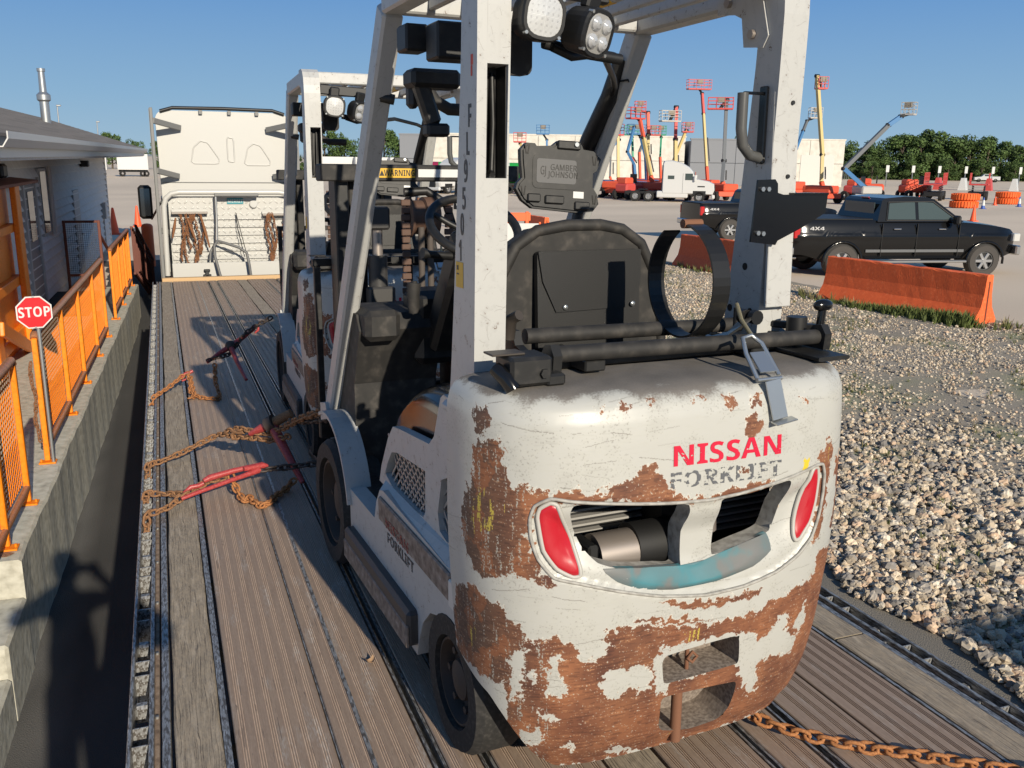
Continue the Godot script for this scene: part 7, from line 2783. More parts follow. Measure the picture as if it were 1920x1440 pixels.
# ------------------------------------------------------------------ aerial work platforms
func lift(label: String, pts: Array, cols: Array, basket, yaw := 0.0, wide := 0.28, bw := 2.2) -> void:
	wide *= 0.8
	var p0 := V(pts[0][0], pts[0][1], pts[0][2])
	var gyv := gy(p0.x, p0.z)
	var o := thing("boom_lift", label, "boom lift", T3(V(p0.x, gyv, p0.z)), "boom lifts in the yard")
	var inv := V(p0.x, gyv, p0.z)
	var L := Basis(Vector3.UP, deg_to_rad(yaw))
	var org := mat("lift_orange", C(0.62, 0.09, 0.04), 0.55)
	var blk := mat("black_plastic", C(0.010, 0.010, 0.0105), 0.5)
	var P := []
	for q in pts:
		P.append(V(q[0], q[1], q[2]) - inv)
	var base_y: float = maxf(P[0].y, 1.5)
	var g := Geo.new()
	g.box(V(0, 0.75, 0), V(2.1, 0.5, 3.6), 0.06, L)
	put(o, "chassis", g, mat(cols[0][0], cols[0][1], 0.55))
	g = Geo.new()
	g.box(V(0, 1.35, 0), V(1.9, 0.75, 3.0), 0.12, L * Basis(Vector3.UP, 0.3))
	put(o, "turntable", g, mat(cols[0][0], cols[0][1], 0.55))
	var wm: ArrayMesh
	if not texs.has("liftwheel"):
		texs["liftwheel"] = wheel_geo(0.5, 0.38, 0.2).mesh()
	wm = texs["liftwheel"]
	for x in [-1.1, 1.1]:
		for z in [-1.3, 1.3]:
			put(o, "wheel", wm, mat("tyre_rubber", C(0.014, 0.0135, 0.013), 0.85), Transform3D(L, L * V(x, 0, z) + V(0, 0.5, 0)))
	# riser from the turntable to the first boom point
	if P[0].y > 1.7:
		g = Geo.new()
		g.beam(V(0.3, 1.4, 0), P[0], wide * 1.2, wide * 1.2, 0.02)
		put(o, "riser", g, mat(cols[0][0], cols[0][1], 0.55))
	for i in P.size() - 1:
		var c: Array = cols[mini(i + 1, cols.size() - 1)]
		g = Geo.new()
		g.beam(P[i], P[i + 1], wide, wide * 1.15, 0.02)
		put(o, "boom_section", g, mat(c[0], c[1], 0.5))
		if i == 0 and P.size() > 2:
			g = Geo.new()
			var a: Vector3 = P[0].lerp(P[1], 0.1) + V(0.3, 0, 0.2)
			g.tube([a, P[0].lerp(P[1], 0.55) + V(0.25, 0, 0.2)], 0.07, 8)
			put(o, "boom_cylinder", g, blk)
		g = Geo.new()
		g.cyl(P[i + 1] + V(-wide * 0.7, 0, 0), P[i + 1] + V(wide * 0.7, 0, 0), wide * 0.55, 10)
		put(o, "knuckle", g, blk)
	if basket != null:
		var b: Vector3 = V(basket[0], basket[1], basket[2]) - inv
		var bc: Array = cols[-1]
		var m := mat(bc[0], bc[1], 0.5)
		var B := L * Basis(Vector3.UP, -0.35)
		g = Geo.new()
		g.box(b + V(0, -0.5, 0), V(bw, 0.16, 0.95), 0.02, B)
		put(o, "basket_floor", g, m)
		g = Geo.new()
		for y in [-0.05, 0.28, 0.6]:
			for z in [-0.45, 0.45]:
				g.box(b + B * V(0, y, z), V(bw, 0.05, 0.05), 0.0, B)
			for x in [-bw / 2, bw / 2]:
				g.box(b + B * V(x, y, 0), V(0.05, 0.05, 0.9), 0.0, B)
		for x in [-bw / 2, -bw / 6, bw / 6, bw / 2]:
			for z in [-0.45, 0.45]:
				g.box(b + B * V(x, 0.05, z), V(0.05, 1.1, 0.05), 0.0, B)
		put(o, "basket_rail", g, m)
		g = Geo.new()
		g.box(b + B * V(0, 0.35, 0.35), V(0.7, 0.5, 0.25), 0.04, B)
		put(o, "control_box", g, mat("control_tan", C(0.22, 0.19, 0.15), 0.6))
		g = Geo.new()
		g.beam(P[-1], b + V(0, -0.45, 0), wide * 0.8, wide * 0.8, 0.02)
		put(o, "jib", g, blk)

func build_lifts() -> void:
	var red := ["lift_red", C(0.52, 0.065, 0.055)]
	var org := ["lift_orange", C(0.62, 0.09, 0.04)]
	var yel := ["lift_yellow", C(0.52, 0.40, 0.16)]
	var blu := ["lift_blue", C(0.05, 0.17, 0.36)]
	var gry := ["lift_grey", C(0.11, 0.12, 0.13)]
	var grn := ["lift_green", C(0.015, 0.26, 0.14)]
	var pal := ["lift_pale", C(0.42, 0.40, 0.37)]
	lift("boom lift with yellow mast and red basket, leftmost against the cream wall", [[45.5, 1.5, -88.0], [45.8, 5.8, -89.0]], [org, yel, red], [45.7, 6.4, -89.2], 20, 0.36, 1.3)
	lift("blue articulated boom lift folded in a zigzag against the cream wall", [[45.6, 3.2, -92.6], [46.2, 4.0, -92.6], [47.7, 5.5, -92.4], [47.4, 6.5, -92.8], [47.1, 6.5, -93.0]], [blu, blu, blu, blu, blu], null, 10, 0.3)
	lift("boom lift with thin dark arm bent up to a small red basket", [[47.8, 1.5, -94.5], [48.1, 4.3, -95.1], [48.7, 6.5, -95.4], [48.5, 7.6, -95.8], [48.4, 9.0, -96.2]], [org, gry, gry, gry, red], [48.4, 9.6, -96.3], 0, 0.24, 1.0)
	lift("blue boom lift with lower arms spread left of the white tractor", [[47.7, 2.9, -88.7], [47.1, 4.2, -89.2], [48.0, 6.8, -89.6]], [blu, blu, blu], null, -15, 0.3)
	lift("boom lift with orange over yellow arm and wide red basket", [[47.5, 1.8, -84.6], [47.1, 5.6, -85.8], [46.9, 7.4, -86.4]], [org, yel, org, red], [46.5, 8.0, -86.6], 30, 0.38, 1.9)
	lift("boom lift with straight orange mast and red basket offset to its left", [[52.0, 3.8, -93.5], [52.2, 6.2, -94.0], [52.4, 8.6, -94.7]], [org, yel, org, red], [51.6, 9.2, -95.1], 0, 0.4, 1.2)
	lift("blue boom lift whose arm ends in a blue basket above the wall", [[53.7, 3.7, -97.0], [53.3, 6.0, -97.7]], [blu, blu, blu], [52.9, 6.8, -98.0], 0, 0.4, 2.3)
	lift("boom lift with slanting dark arm and red basket low over the wall", [[54.4, 4.3, -100.0], [55.3, 6.3, -100.1]], [org, gry, red], [56.1, 6.8, -99.9], 0, 0.3, 1.7)
	lift("boom lift with red and yellow mast and pale basket behind the white tractor", [[52.7, 1.9, -88.5], [52.9, 5.6, -89.2], [53.2, 9.0, -89.9]], [org, yel, red, pal], [52.5, 8.0, -89.9], 12, 0.42, 2.2)
	lift("boom lift with yellow arm leaning to the right over the wall", [[57.4, 2.6, -97.5], [59.4, 6.9, -97.8]], [org, yel, red], [59.6, 7.2, -97.8], 0, 0.34, 1.3)
	lift("boom lift with tall dark grey mast and wide red basket", [[53.5, 1.3, -80.6], [53.8, 3.4, -81.0], [54.5, 9.4, -82.3]], [org, gry, gry, red], [53.9, 9.0, -82.4], -10, 0.42, 2.5)
	lift("tallest boom lift, wide red basket just left of the right pillar", [[63.0, 2.7, -98.5], [63.1, 9.0, -100.1], [63.1, 11.4, -100.7]], [org, yel, red, red], [62.8, 12.4, -101.0], 8, 0.36, 2.9)
	lift("boom lift with yellow mast and red basket just right of the right pillar", [[61.6, 1.5, -75.4], [61.9, 4.1, -76.0], [62.0, 11.7, -78.0]], [org, yel, yel, red], [62.4, 11.0, -77.7], 5, 0.4, 1.0)
	lift("blue boom lift with bent grey arm and pale basket in front of the far door", [[66.1, 1.6, -86.4], [66.6, 3.6, -86.8], [68.0, 6.8, -87.1], [68.5, 7.9, -87.2]], [org, gry, blu, gry, pal], [69.4, 8.7, -87.0], 0, 0.32, 1.3)
	lift("blue boom lift with long grey arm reaching up to the right against the sky", [[62.9, 0.9, -70.4], [61.0, 2.8, -71.6], [65.3, 6.9, -71.1], [66.4, 7.7, -70.8]], [pal, blu, gry, blu, pal], [67.2, 8.4, -70.7], -40, 0.42, 1.2)
	lift("boom lift with small green basket right of the right pillar", [[70.9, 1.8, -92.3], [71.3, 7.7, -93.7]], [org, grn, grn], [71.5, 8.6, -93.8], 0, 0.3, 0.8)
	lift("boom lift with low green basket left of the red masted one", [[55.5, 3.7, -103.6], [55.6, 6.1, -104.2]], [org, grn, grn], [55.5, 6.9, -104.3], 0, 0.3, 1.7)
	lift("boom lift with low green basket right of the red masted one", [[59.7, 3.8, -104.2], [60.0, 6.2, -104.7]], [org, grn, grn], [60.0, 7.0, -104.9], 0, 0.3, 1.3)
	lift("boom lift with pale yellow arm and red basket left of the tablet case", [[40.4, 1.0, -105.3], [41.8, 4.1, -105.6], [41.3, 5.1, -106.0]], [org, yel, yel, red], [41.3, 5.8, -106.1], 0, 0.3, 1.5)
	lift("blue boom lift with its basket above the tablet case", [[45.9, 1.0, -108.4], [46.3, 5.7, -109.5]], [blu, blu, blu], [45.9, 6.9, -109.9], 0, 0.3, 1.6)
	# low machines and scissor lifts
	var rm := mat("lift_red", C(0.52, 0.065, 0.055), 0.5)
	var om := mat("lift_orange", C(0.62, 0.09, 0.04), 0.5)
	var blk := mat("black_plastic", C(0.010, 0.010, 0.0105), 0.5)
	var wm: ArrayMesh = texs["liftwheel"]
	var k := 0
	for q in [[82.0, -81.0, 5.2, "red scissor lift with folded deck right of the black pickup roof"], [88.0, -80.5, 3.0, "red scissor lift with raised end rails near the right edge"]]:
		var o := thing("scissor_lift", q[3], "scissor lift", T3(V(q[0], -0.59, q[1]), 40), "scissor lifts")
		put(o, "chassis", box_geo(V(0, 0.7, 0), V(q[2], 0.5, 1.8), 0.06), blk)
		var g := Geo.new()
		for i in 3:
			g.beam(V(-q[2] * 0.45, 1.0 + i * 0.22, 0.6), V(q[2] * 0.45, 1.15 + i * 0.22, 0.6), 0.12, 0.12)
			g.beam(V(-q[2] * 0.45, 1.15 + i * 0.22, -0.6), V(q[2] * 0.45, 1.0 + i * 0.22, -0.6), 0.12, 0.12)
		put(o, "scissor_arm", g, blk)
		put(o, "platform", box_geo(V(0, 1.75, 0), V(q[2] * 1.05, 0.16, 2.0), 0.03), rm)
		g = Geo.new()
		for y in [2.2, 2.6, 3.0]:
			for z in [-0.95, 0.95]:
				g.box(V(0, y, z), V(q[2] * 1.05, 0.06, 0.06))
		for i in 7:
			for z in [-0.95, 0.95]:
				g.box(V(lerpf(-0.5, 0.5, i / 6.0) * q[2] * 1.05, 2.4, z), V(0.06, 1.25, 0.06))
		put(o, "guard_rail", g, rm)
		for x in [-0.4, 0.4]:
			for z in [-0.8, 0.8]:
				put(o, "wheel", wm, mats["tyre_rubber"], Transform3D(Basis(V(0, 0, 1), V(0, 1, 0), V(-1, 0, 0)), V(x * q[2], 0.5, z)))
	for q in [[70.6, -80.5, 1.9, "orange compact machine beside the long blue boom"], [79.0, -88.0, 2.4, "orange machine with rounded hood behind the pickup roof"], [82.5, -84.5, 2.6, "tall orange machine at the middle of the yard"], [45.0, -84.5, 2.0, "orange machine left of the white tractor rear wheels"], [49.5, -82.0, 2.0, "orange machine behind the white tractor frame"], [58.5, -77.5, 2.2, "orange telehandler body in front of the white tractor"], [62.0, -82.5, 2.2, "red orange machine left of the right pillar"]]:
		var o := thing("yard_machine", q[3], "machine", T3(V(q[0], gy(q[0], q[1]), q[1]), 20 + 30 * k), "low orange machines in the yard")
		var g := Geo.new()
		g.box(V(0, 1.15, 0), V(1.7, 0.9, q[2] * 1.3), 0.18)
		put(o, "body", g, om if k % 3 else rm)
		put(o, "hood", box_geo(V(0.1, 1.85, -q[2] * 0.25), V(1.3, 0.7, q[2] * 0.6), 0.15), om)
		put(o, "seat_frame", box_geo(V(0, 2.1, q[2] * 0.3), V(0.9, 0.9, 0.12), 0.03), blk)
		for x in [-0.85, 0.85]:
			for z in [-0.5, 0.5]:
				put(o, "wheel", wm, mats["tyre_rubber"], T3(V(x, 0.5, z * q[2] * 1.0)))
		k += 1

# ------------------------------------------------------------------ far things
func build_far() -> void:
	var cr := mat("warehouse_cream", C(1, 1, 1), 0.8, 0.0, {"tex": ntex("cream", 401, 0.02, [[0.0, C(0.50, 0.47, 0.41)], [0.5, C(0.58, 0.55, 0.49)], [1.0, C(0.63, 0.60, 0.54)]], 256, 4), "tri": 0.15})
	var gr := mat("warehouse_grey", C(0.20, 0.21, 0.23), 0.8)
	var wd := mat("warehouse_door", C(0.56, 0.545, 0.505), 0.7)
	var dirv := V(0.934, 0, 0.358)
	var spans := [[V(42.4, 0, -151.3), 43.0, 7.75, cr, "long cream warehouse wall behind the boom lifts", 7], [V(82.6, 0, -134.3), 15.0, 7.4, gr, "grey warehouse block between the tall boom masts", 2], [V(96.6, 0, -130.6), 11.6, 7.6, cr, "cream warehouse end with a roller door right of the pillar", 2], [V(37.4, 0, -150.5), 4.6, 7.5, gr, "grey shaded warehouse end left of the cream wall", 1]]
	for s in spans:
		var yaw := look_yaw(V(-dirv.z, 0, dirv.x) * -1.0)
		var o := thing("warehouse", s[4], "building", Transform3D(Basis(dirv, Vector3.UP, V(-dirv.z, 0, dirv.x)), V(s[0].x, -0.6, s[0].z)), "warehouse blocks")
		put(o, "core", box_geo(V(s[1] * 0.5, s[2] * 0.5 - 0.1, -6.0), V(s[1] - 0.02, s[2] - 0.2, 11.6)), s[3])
		var n: int = s[5]
		for i in n:
			for j in 2:
				put(o, "wall_panel", box_geo(V(s[1] * (i + 0.5) / n, s[2] * (0.25 + 0.5 * j), 0.0), V(s[1] / n - 0.06, s[2] * 0.5 - 0.06, 0.3), 0.02), s[3])
		put(o, "parapet", box_geo(V(s[1] * 0.5, s[2] + 0.1, -0.05), V(s[1] + 0.2, 0.25, 0.5), 0.02), s[3])
		if s[4].contains("roller"):
			put(o, "roller_door", box_geo(V(s[1] * 0.62, 2.6, 0.18), V(5.6, 5.2, 0.08), 0.02), wd)
			put(o, "wall_lamp", box_geo(V(s[1] * 0.3, 6.2, 0.3), V(0.5, 0.25, 0.4), 0.05), mats["black_plastic"])
	# parked box trailers and small white vehicles far left
	var wh := mat("trailer_white", C(0.55, 0.55, 0.54), 0.5)
	var pos := [[-12.5, -172.0, 9.0, "white box trailer far left, beside the roof gutter"], [-4.0, -176.0, 5.0, "white box truck body far left, right of the box trailer"], [42.0, -232.0, 9.0, "distant white container under the trees, leftmost of the row"], [50.0, -229.0, 9.0, "distant white container under the trees, second of the row"], [58.0, -226.0, 9.0, "distant white container under the trees, third of the row"], [66.0, -223.0, 9.0, "distant white container under the trees, rightmost of the row"], [4.0, -170.0, 5.5, "white van body far left, close to the cab"]]
	for q in pos:
		var o := thing("box_trailer", q[3], "trailer", T3(V(q[0], -0.59, q[1]), 0), "distant white boxes")
		put(o, "box_body", box_geo(V(0, 2.5, 0), V(q[2], 2.7, 2.5), 0.04), wh)
		put(o, "underframe", box_geo(V(0, 0.95, 0), V(q[2] * 0.94, 0.36, 1.0), 0.02), mats["black_plastic"])
		for x in [-0.36, 0.3, 0.42]:
			put(o, "wheel", wheel_geo(0.5, 0.4, 0.25), mats["tyre_rubber"], Transform3D(Basis(V(0, 0, 1), V(0, 1, 0), V(-1, 0, 0)), V(x * q[2], 0.5, 1.0)))
			put(o, "wheel", texs["liftwheel"], mats["tyre_rubber"], Transform3D(Basis(V(0, 0, 1), V(0, 1, 0), V(-1, 0, 0)), V(x * q[2], 0.5, -1.0)))
	# barricade boards: a row of white topped signs
	var sm = mats["sign_white"]
	var names := ["first", "second", "third", "fourth", "fifth", "sixth", "seventh"]
	for k in 7:
		var x := 122.0 + k * 3.4
		var z := -132.0 + k * 2.6
		var o := thing("post_sign", "white post sign, %s from the left in the row before the trees" % names[k], "sign", T3(V(x, -0.59, z), 20), "row of white post signs")
		put(o, "post", box_geo(V(0, 1.6, 0), V(0.12, 3.2, 0.12)), mats["galvanised"])
		put(o, "plate", box_geo(V(0, 3.1, 0.1), V(1.1, 1.2, 0.06), 0.05), sm)
	for k in 9:
		var x := 118.0 + k * 3.0
		var z := -116.0 + k * 2.2
		var o := thing("water_barrier", "%s water-filled barrier in the far row right of the pickup roof" % ("white" if k % 2 else "orange"), "barrier", T3(V(x, -0.59, z), 36), "far row of plastic barriers")
		var pg := Geo.new()
		pg.at(T3(Vector3.ZERO, 90))
		pg.prism(pv([[-0.6, 0.0], [0.6, 0.0], [0.5, 0.5], [0.25, 1.9], [-0.25, 1.9], [-0.5, 0.5]]), -1.3, 1.3)
		put(o, "body", pg, sm if k % 2 else mats["lift_red"])
	# chain-link fence in front of the trees
	var fn := thing("chain_link_fence", "long chain-link fence in front of the trees on the right", "fence", T3(V(150.0, -0.59, -178.0), 43))
	for k in 34:
		put(fn, "post", box_geo(V(-50.0 + k * 4.0, 1.3, 0), V(0.1, 2.6, 0.1)), mats["galvanised"])
	put(fn, "rail", box_geo(V(16.0, 2.55, 0), V(134.0, 0.08, 0.08)), mats["galvanised"])
	var g := Geo.new()
	for k in 12:
		g.box(V(16.0, 0.2 + k * 0.2, 0), V(134.0, 0.02, 0.02))
	put(fn, "wire", g, mat("wire", C(0.08, 0.07, 0.065), 0.5, 0.6))
	var pk := thing("parked_pickup", "white pickup parked beyond the fence at the far right", "pickup", T3(V(188.0, -0.59, -170.0), 50))
	var pp := [[-2.8, 0.5], [-2.85, 1.1], [-1.3, 1.3], [-0.7, 1.9], [0.9, 1.9], [1.1, 1.35], [2.8, 1.35], [2.85, 0.5]]
	put(pk, "body", soft_prism(pv(pp), 1.0, 0.12, 0.06), wh)
	put(pk, "side_window", box_geo(V(1.0, 1.6, 0.1), V(0.02, 0.4, 1.5)), mats["pickup_glass"])
	put(pk, "side_window", box_geo(V(-1.0, 1.6, 0.1), V(0.02, 0.4, 1.5)), mats["pickup_glass"])
	for s in [-0.9, 0.9]:
		for z in [-1.8, 1.8]:
			put(pk, "wheel", wheel_geo(0.42, 0.26, 0.22), mats["tyre_rubber"], T3(V(s, 0.42, z)))
	# light masts on the left
	for q in [[-6.9, -80.8, 7.1, "thin grey light pole above the roof, right of the flue"], [-5.3, -102.0, 6.6, "thin grey light pole above the roof ridge, nearer the cab"]]:
		var o := thing("light_pole", q[3], "light pole", T3(V(q[0], -0.3, q[1])), "light poles")
		g = Geo.new()
		g.cyl(V(0, 0, 0), V(0, q[2], 0), 0.05, 8)
		put(o, "pole", g, mats["galvanised"])
		put(o, "lamp_head", box_geo(V(0.1, q[2], 0), V(0.36, 0.12, 0.25), 0.04), mats["galvanised"])

# ------------------------------------------------------------------ trees
func tree_mesh(seed_: int, hgt: float, wid: float) -> Array:
	rng.seed = seed_
	var tr := Geo.new()
	tr.tube([V(0, 0, 0), V(0.1, hgt * 0.25, 0), V(-0.1, hgt * 0.5, 0.1), V(0, hgt * 0.8, 0)], [0.32, 0.26, 0.18, 0.05], 8)
	var g := Geo.new()
	g.use_col = true
	var lobes := []
	for k in 15:
		var a := rng.randf_range(0, TAU)
		var y := rng.randf_range(0.18, 0.93)
		var rad := wid * (0.50 - 0.34 * absf(y - 0.45)) * sqrt(rng.randf_range(0.12, 1.0))
		var c := V(cos(a) * rad, y * hgt, sin(a) * rad)
		lobes.append([c, rng.randf_range(0.15, 0.27) * wid, rng.randf_range(0.75, 1.2)])
		tr.tube([V(0, c.y * 0.7, 0), c * V(0.5, 0.92, 0.5), c], [0.10, 0.06, 0.03], 5)
	for lb in lobes:
		for k in 230:
			var d := V(rng.randf_range(-1, 1), rng.randf_range(-1, 1), rng.randf_range(-1, 1))
			if d.length() > 1.0 or d.length() < 0.25:
				d = d.normalized() * rng.randf_range(0.55, 1.05)
			var c: Vector3 = lb[0] + d * V(1, 0.8, 1) * lb[1]
			if c.y < 0.3:
				continue
			var s := rng.randf_range(0.13, 0.30)
			var nn := (d + V(rng.randf_range(-0.8, 0.8), rng.randf_range(-0.3, 0.9), rng.randf_range(-0.8, 0.8))).normalized()
			var x := nn.cross(Vector3.UP).normalized() * s
			var y2 := nn.cross(x).normalized() * s * rng.randf_range(0.6, 1.2)
			var v: float = lb[2] * rng.randf_range(0.75, 1.25)
			g.col = Color(0.062 * v, 0.105 * v, 0.024 * v)
			var md := nn * s * 0.35
			g.quad(c - x, c - y2 + md, c + x, c + y2 + md)
	return [tr.mesh(), g.mesh()]

func build_trees() -> void:
	var lm := mat("leaves", C(1, 1, 1), 0.75, 0.0, {"vc": 1})
	lm.backlight_enabled = true
	lm.backlight = Color(0.12, 0.18, 0.05)
	var bm := mat("bark", C(0.09, 0.07, 0.05), 0.9)
	var kinds := []
	for k in 5:
		kinds.append(tree_mesh(500 + k * 7, 10.0, 7.5 + 0.5 * (k % 3)))
	var list := [[41, -246, 12.1], [46, -244, 10.4], [51, -243, 9.8], [56, -242, 11.5], [61, -239, 9.0], [66, -237, 8.9], [71, -236, 9.4], [78, -234, 9.0], [161, -199, 6.6], [166, -198, 7.4], [172, -195, 8.7], [176, -197, 9.4], [178, -193, 8.3], [182, -192, 12.0], [186, -190, 11.8], [191, -189, 13.5], [195, -187, 12.2], [199, -186, 12.6], [203, -184, 11.8], [207, -182, 8.7], [211, -180, 9.7], [216, -178, 10.5], [222, -176, 10.0], [-11, -265, 9.6], [-5, -263, 7.8], [1, -261, 7.6], [7, -262, 8.0], [84, -229, 11.4], [86, -231, 9.5], [145, -206, 12.0], [165, -204, 8.0], [175, -205, 10.5], [183, -202, 11.0], [189, -200, 12.2], [193, -198, 12.8], [197, -196, 11.5], [202, -194, 12.0], [208, -192, 10.6], [214, -190, 10.8], [220, -187, 9.5], [228, -184, 9.8], [169, -200, 8.2], [188, -182, 6.0], [180, -186, 5.5], [170, -189, 5.0], [196, -179, 6.0], [204, -176, 5.5]]
	rng.seed = 77
	var turns := []
	for q in list:
		turns.append([rng.randf_range(0, 360), rng.randf_range(0.9, 1.15)])
	var words := ["broad", "tall", "bushy", "loose", "rounded"]
	for i in list.size():
		var q: Array = list[i]
		var k := i % 5
		var side := "right of the yard" if q[0] > 155 else ("above the warehouse roof" if q[0] > 80 else ("between the two forklifts" if q[0] > 20 else "left of the cab"))
		var o := thing("deciduous_tree", "distant %s green tree in the tree line %s" % [words[k], side], "tree", Transform3D(Basis(Vector3.UP, deg_to_rad(turns[i][0])).scaled(V(turns[i][1] * q[2] / 10.5, q[2] / 10.5, turns[i][1] * q[2] / 10.5)), V(q[0], -0.65, q[1])), "tree line " + side)
		put(o, "trunk", kinds[k][0], bm)
		put(o, "crown", kinds[k][1], lm)
	# low undergrowth that closes the tree line
	var ug := Geo.new()
	ug.use_col = true
	for k in 7000:
		var f := rng.randf()
		var a := V(150, 0, -203).lerp(V(232, 0, -172), f)
		if k % 4 == 0:
			a = V(30, 0, -250).lerp(V(90, 0, -228), f)
		var c := a + V(rng.randf_range(-2, 2), -0.6 + rng.randf() * rng.randf() * 4.5, rng.randf_range(-2, 2))
		var s := rng.randf_range(0.3, 0.65)
		var nn := V(rng.randf_range(-1, 1), rng.randf_range(-0.2, 1), rng.randf_range(-1, 1)).normalized()
		var x := nn.cross(Vector3.UP).normalized() * s
		var y := nn.cross(x).normalized() * s
		var v := rng.randf_range(0.6, 1.1)
		ug.col = Color(0.055 * v, 0.09 * v, 0.022 * v)
		ug.quad(c - x, c - y, c + x, c + y)
	var u := put(self, "undergrowth", ug, lm)
	tag(u, "low green undergrowth below the distant trees", "undergrowth", "", "stuff")

# ------------------------------------------------------------------ gravel and weeds
func build_gravel() -> void:
	var dirt := ntex("dirt", 601, 0.12, [[0.0, C(0.14, 0.115, 0.085)], [0.5, C(0.30, 0.255, 0.195)], [0.8, C(0.38, 0.335, 0.265)], [1.0, C(0.52, 0.47, 0.39)]], 1024, 5)
	var dm := mat("gravel_dirt", C(1, 1, 1), 0.95, 0.0, {"tex": dirt, "tri": 0.8, "world": true, "vc": 1, "nrm": nnorm("dirtn", 602, 0.15, 8.0), "ns": 0.25})
	var fn := FastNoiseLite.new()
	fn.seed = 9
	fn.frequency = 0.55
	var t := func(x: float, z: float) -> Color:
		var k := 1.0 + 0.25 * fn.get_noise_2d(x, z)
		var gr := clampf(fn.get_noise_2d(x + 50.0, z) * 1.6, 0.0, 0.6)
		return Color(k * (1.0 - 0.25 * gr), k, k * (1.0 - 0.45 * gr))
	var bed := put(self, "gravel_bed", sheet(steps(4.04, 12.6, 0.28), steps(3.0, -24.0, 0.28), 0.012, t, 0.03, 6, 1.2), dm)
	tag(bed, "", "", "", "structure")
	# stones: a few lumpy shapes in many copies
	var shapes := []
	for k in 4:
		rng.seed = 700 + k
		var f := FastNoiseLite.new()
		f.seed = 30 + k
		f.frequency = 0.9
		var g := Geo.new()
		var P := []
		var sc := V(1.0, rng.randf_range(0.6, 0.8), rng.randf_range(0.7, 0.95))
		for i in 9:
			var row := []
			for j in 7:
				var a := TAU * i / 9
				var b := PI * j / 6 - PI / 2
				var d := V(-cos(a) * cos(b), sin(b), sin(a) * cos(b))
				row.append(d * sc * (1.0 + 0.75 * f.get_noise_3dv(d * 1.5)))
			P.append(row)
		for i in 9:
			for j in 6:
				g.quad(P[i][j], P[(i + 1) % 9][j], P[(i + 1) % 9][j + 1], P[i][j + 1])
		shapes.append(g.mesh())
	var m := mat("stone", C(1, 1, 1), 0.9, 0.0, {"vc": 1, "tex": ntex("stonet", 603, 0.05, [[0.0, C(0.82, 0.82, 0.82)], [1.0, C(1.0, 1.0, 1.0)]], 256, 4), "tri": 6.0})
	var sets := [[], [], [], []]
	var cols := [[], [], [], []]
	rng.seed = 5
	var palette := [Color(0.52, 0.42, 0.30), Color(0.57, 0.475, 0.35), Color(0.40, 0.33, 0.245), Color(0.64, 0.565, 0.455), Color(0.53, 0.385, 0.27), Color(0.32, 0.285, 0.245), Color(0.66, 0.54, 0.40), Color(0.24, 0.22, 0.20)]
	var big := 0
	for k in 150000:
		var x := 3.92 + 8.4 * pow(rng.randf(), 1.25)
		var z := lerpf(0.5, -21.0, rng.randf())
		# only where the yard can be seen from around the trailer
		if z > -2.0 - (x - 4.0) * 0.25 + 1.6 or z < -3.0 - x * 1.55:
			continue
		var edge := 4.0 + 0.10 * fn.get_noise_2d(z * 2.0, 3.0) + 0.06 * sin(z * 5.0)
		if x < edge:
			continue
		var bare := fn.get_noise_2d(x * 0.7 + 20.0, z * 0.7)
		var far := clampf((x - 4.9) / 2.6 + (-z - 6.5) / 6.0, 0.0, 1.0)
		if rng.randf() < far * (0.35 + 0.6 * bare):
			continue
		var s := rng.randf_range(0.009, 0.022) * (1.0 + 1.2 * pow(rng.randf(), 6.0)) * lerpf(1.2, 0.62, far)
		var b := Basis.from_euler(V(rng.randf_range(-0.5, 0.5), rng.randf_range(0, TAU), rng.randf_range(-0.5, 0.5))).scaled(Vector3.ONE * s)
		var q := k % 4
		sets[q].append(Transform3D(b, V(x, gy(x, z) + 0.012 + fn.get_noise_2d(x, z) * 0.012 + s * rng.randf_range(0.1, 0.75), z)))
		var c: Color = palette[rng.randi() % palette.size()]
		var v := rng.randf_range(0.75, 1.25)
		cols[q].append(Color(c.r * v, c.g * v, c.b * v))
	var names := ["rounded", "flat", "angular", "small"]
	for q in 4:
		var mm := MultiMesh.new()
		mm.transform_format = MultiMesh.TRANSFORM_3D
		mm.use_colors = true
		mm.mesh = shapes[q]
		mm.instance_count = sets[q].size()
		for i in sets[q].size():
			mm.set_instance_transform(i, sets[q][i])
			mm.set_instance_color(i, cols[q][i])
		var o := MultiMeshInstance3D.new()
		o.name = numbered("gravel")
		o.multimesh = mm
		o.material_override = m
		add_child(o)
		tag(o, "%s tan and grey stones of the gravel bed beside the trailer" % names[q], "gravel", "", "stuff")
	# weeds: blades in tufts
	var bg := Geo.new()
	rng.seed = 15
	for k in 9:
		var a := rng.randf_range(0, TAU)
		var d := V(cos(a), 0, sin(a))
		var p := d * rng.randf_range(0, 0.25)
		var h := rng.randf_range(0.5, 1.0)
		var tip := p + d * rng.randf_range(0.1, 0.5) + V(0, h, 0)
		var w := d.cross(Vector3.UP) * 0.045
		var mid := p.lerp(tip, 0.55) + V(0, 0.12, 0)
		bg.quad(p - w, p + w, mid + w * 0.8, mid - w * 0.8)
		bg.tri(mid - w * 0.8, mid + w * 0.8, tip)
	var wmesh := bg.mesh()
	var tf := []
	var tc := []
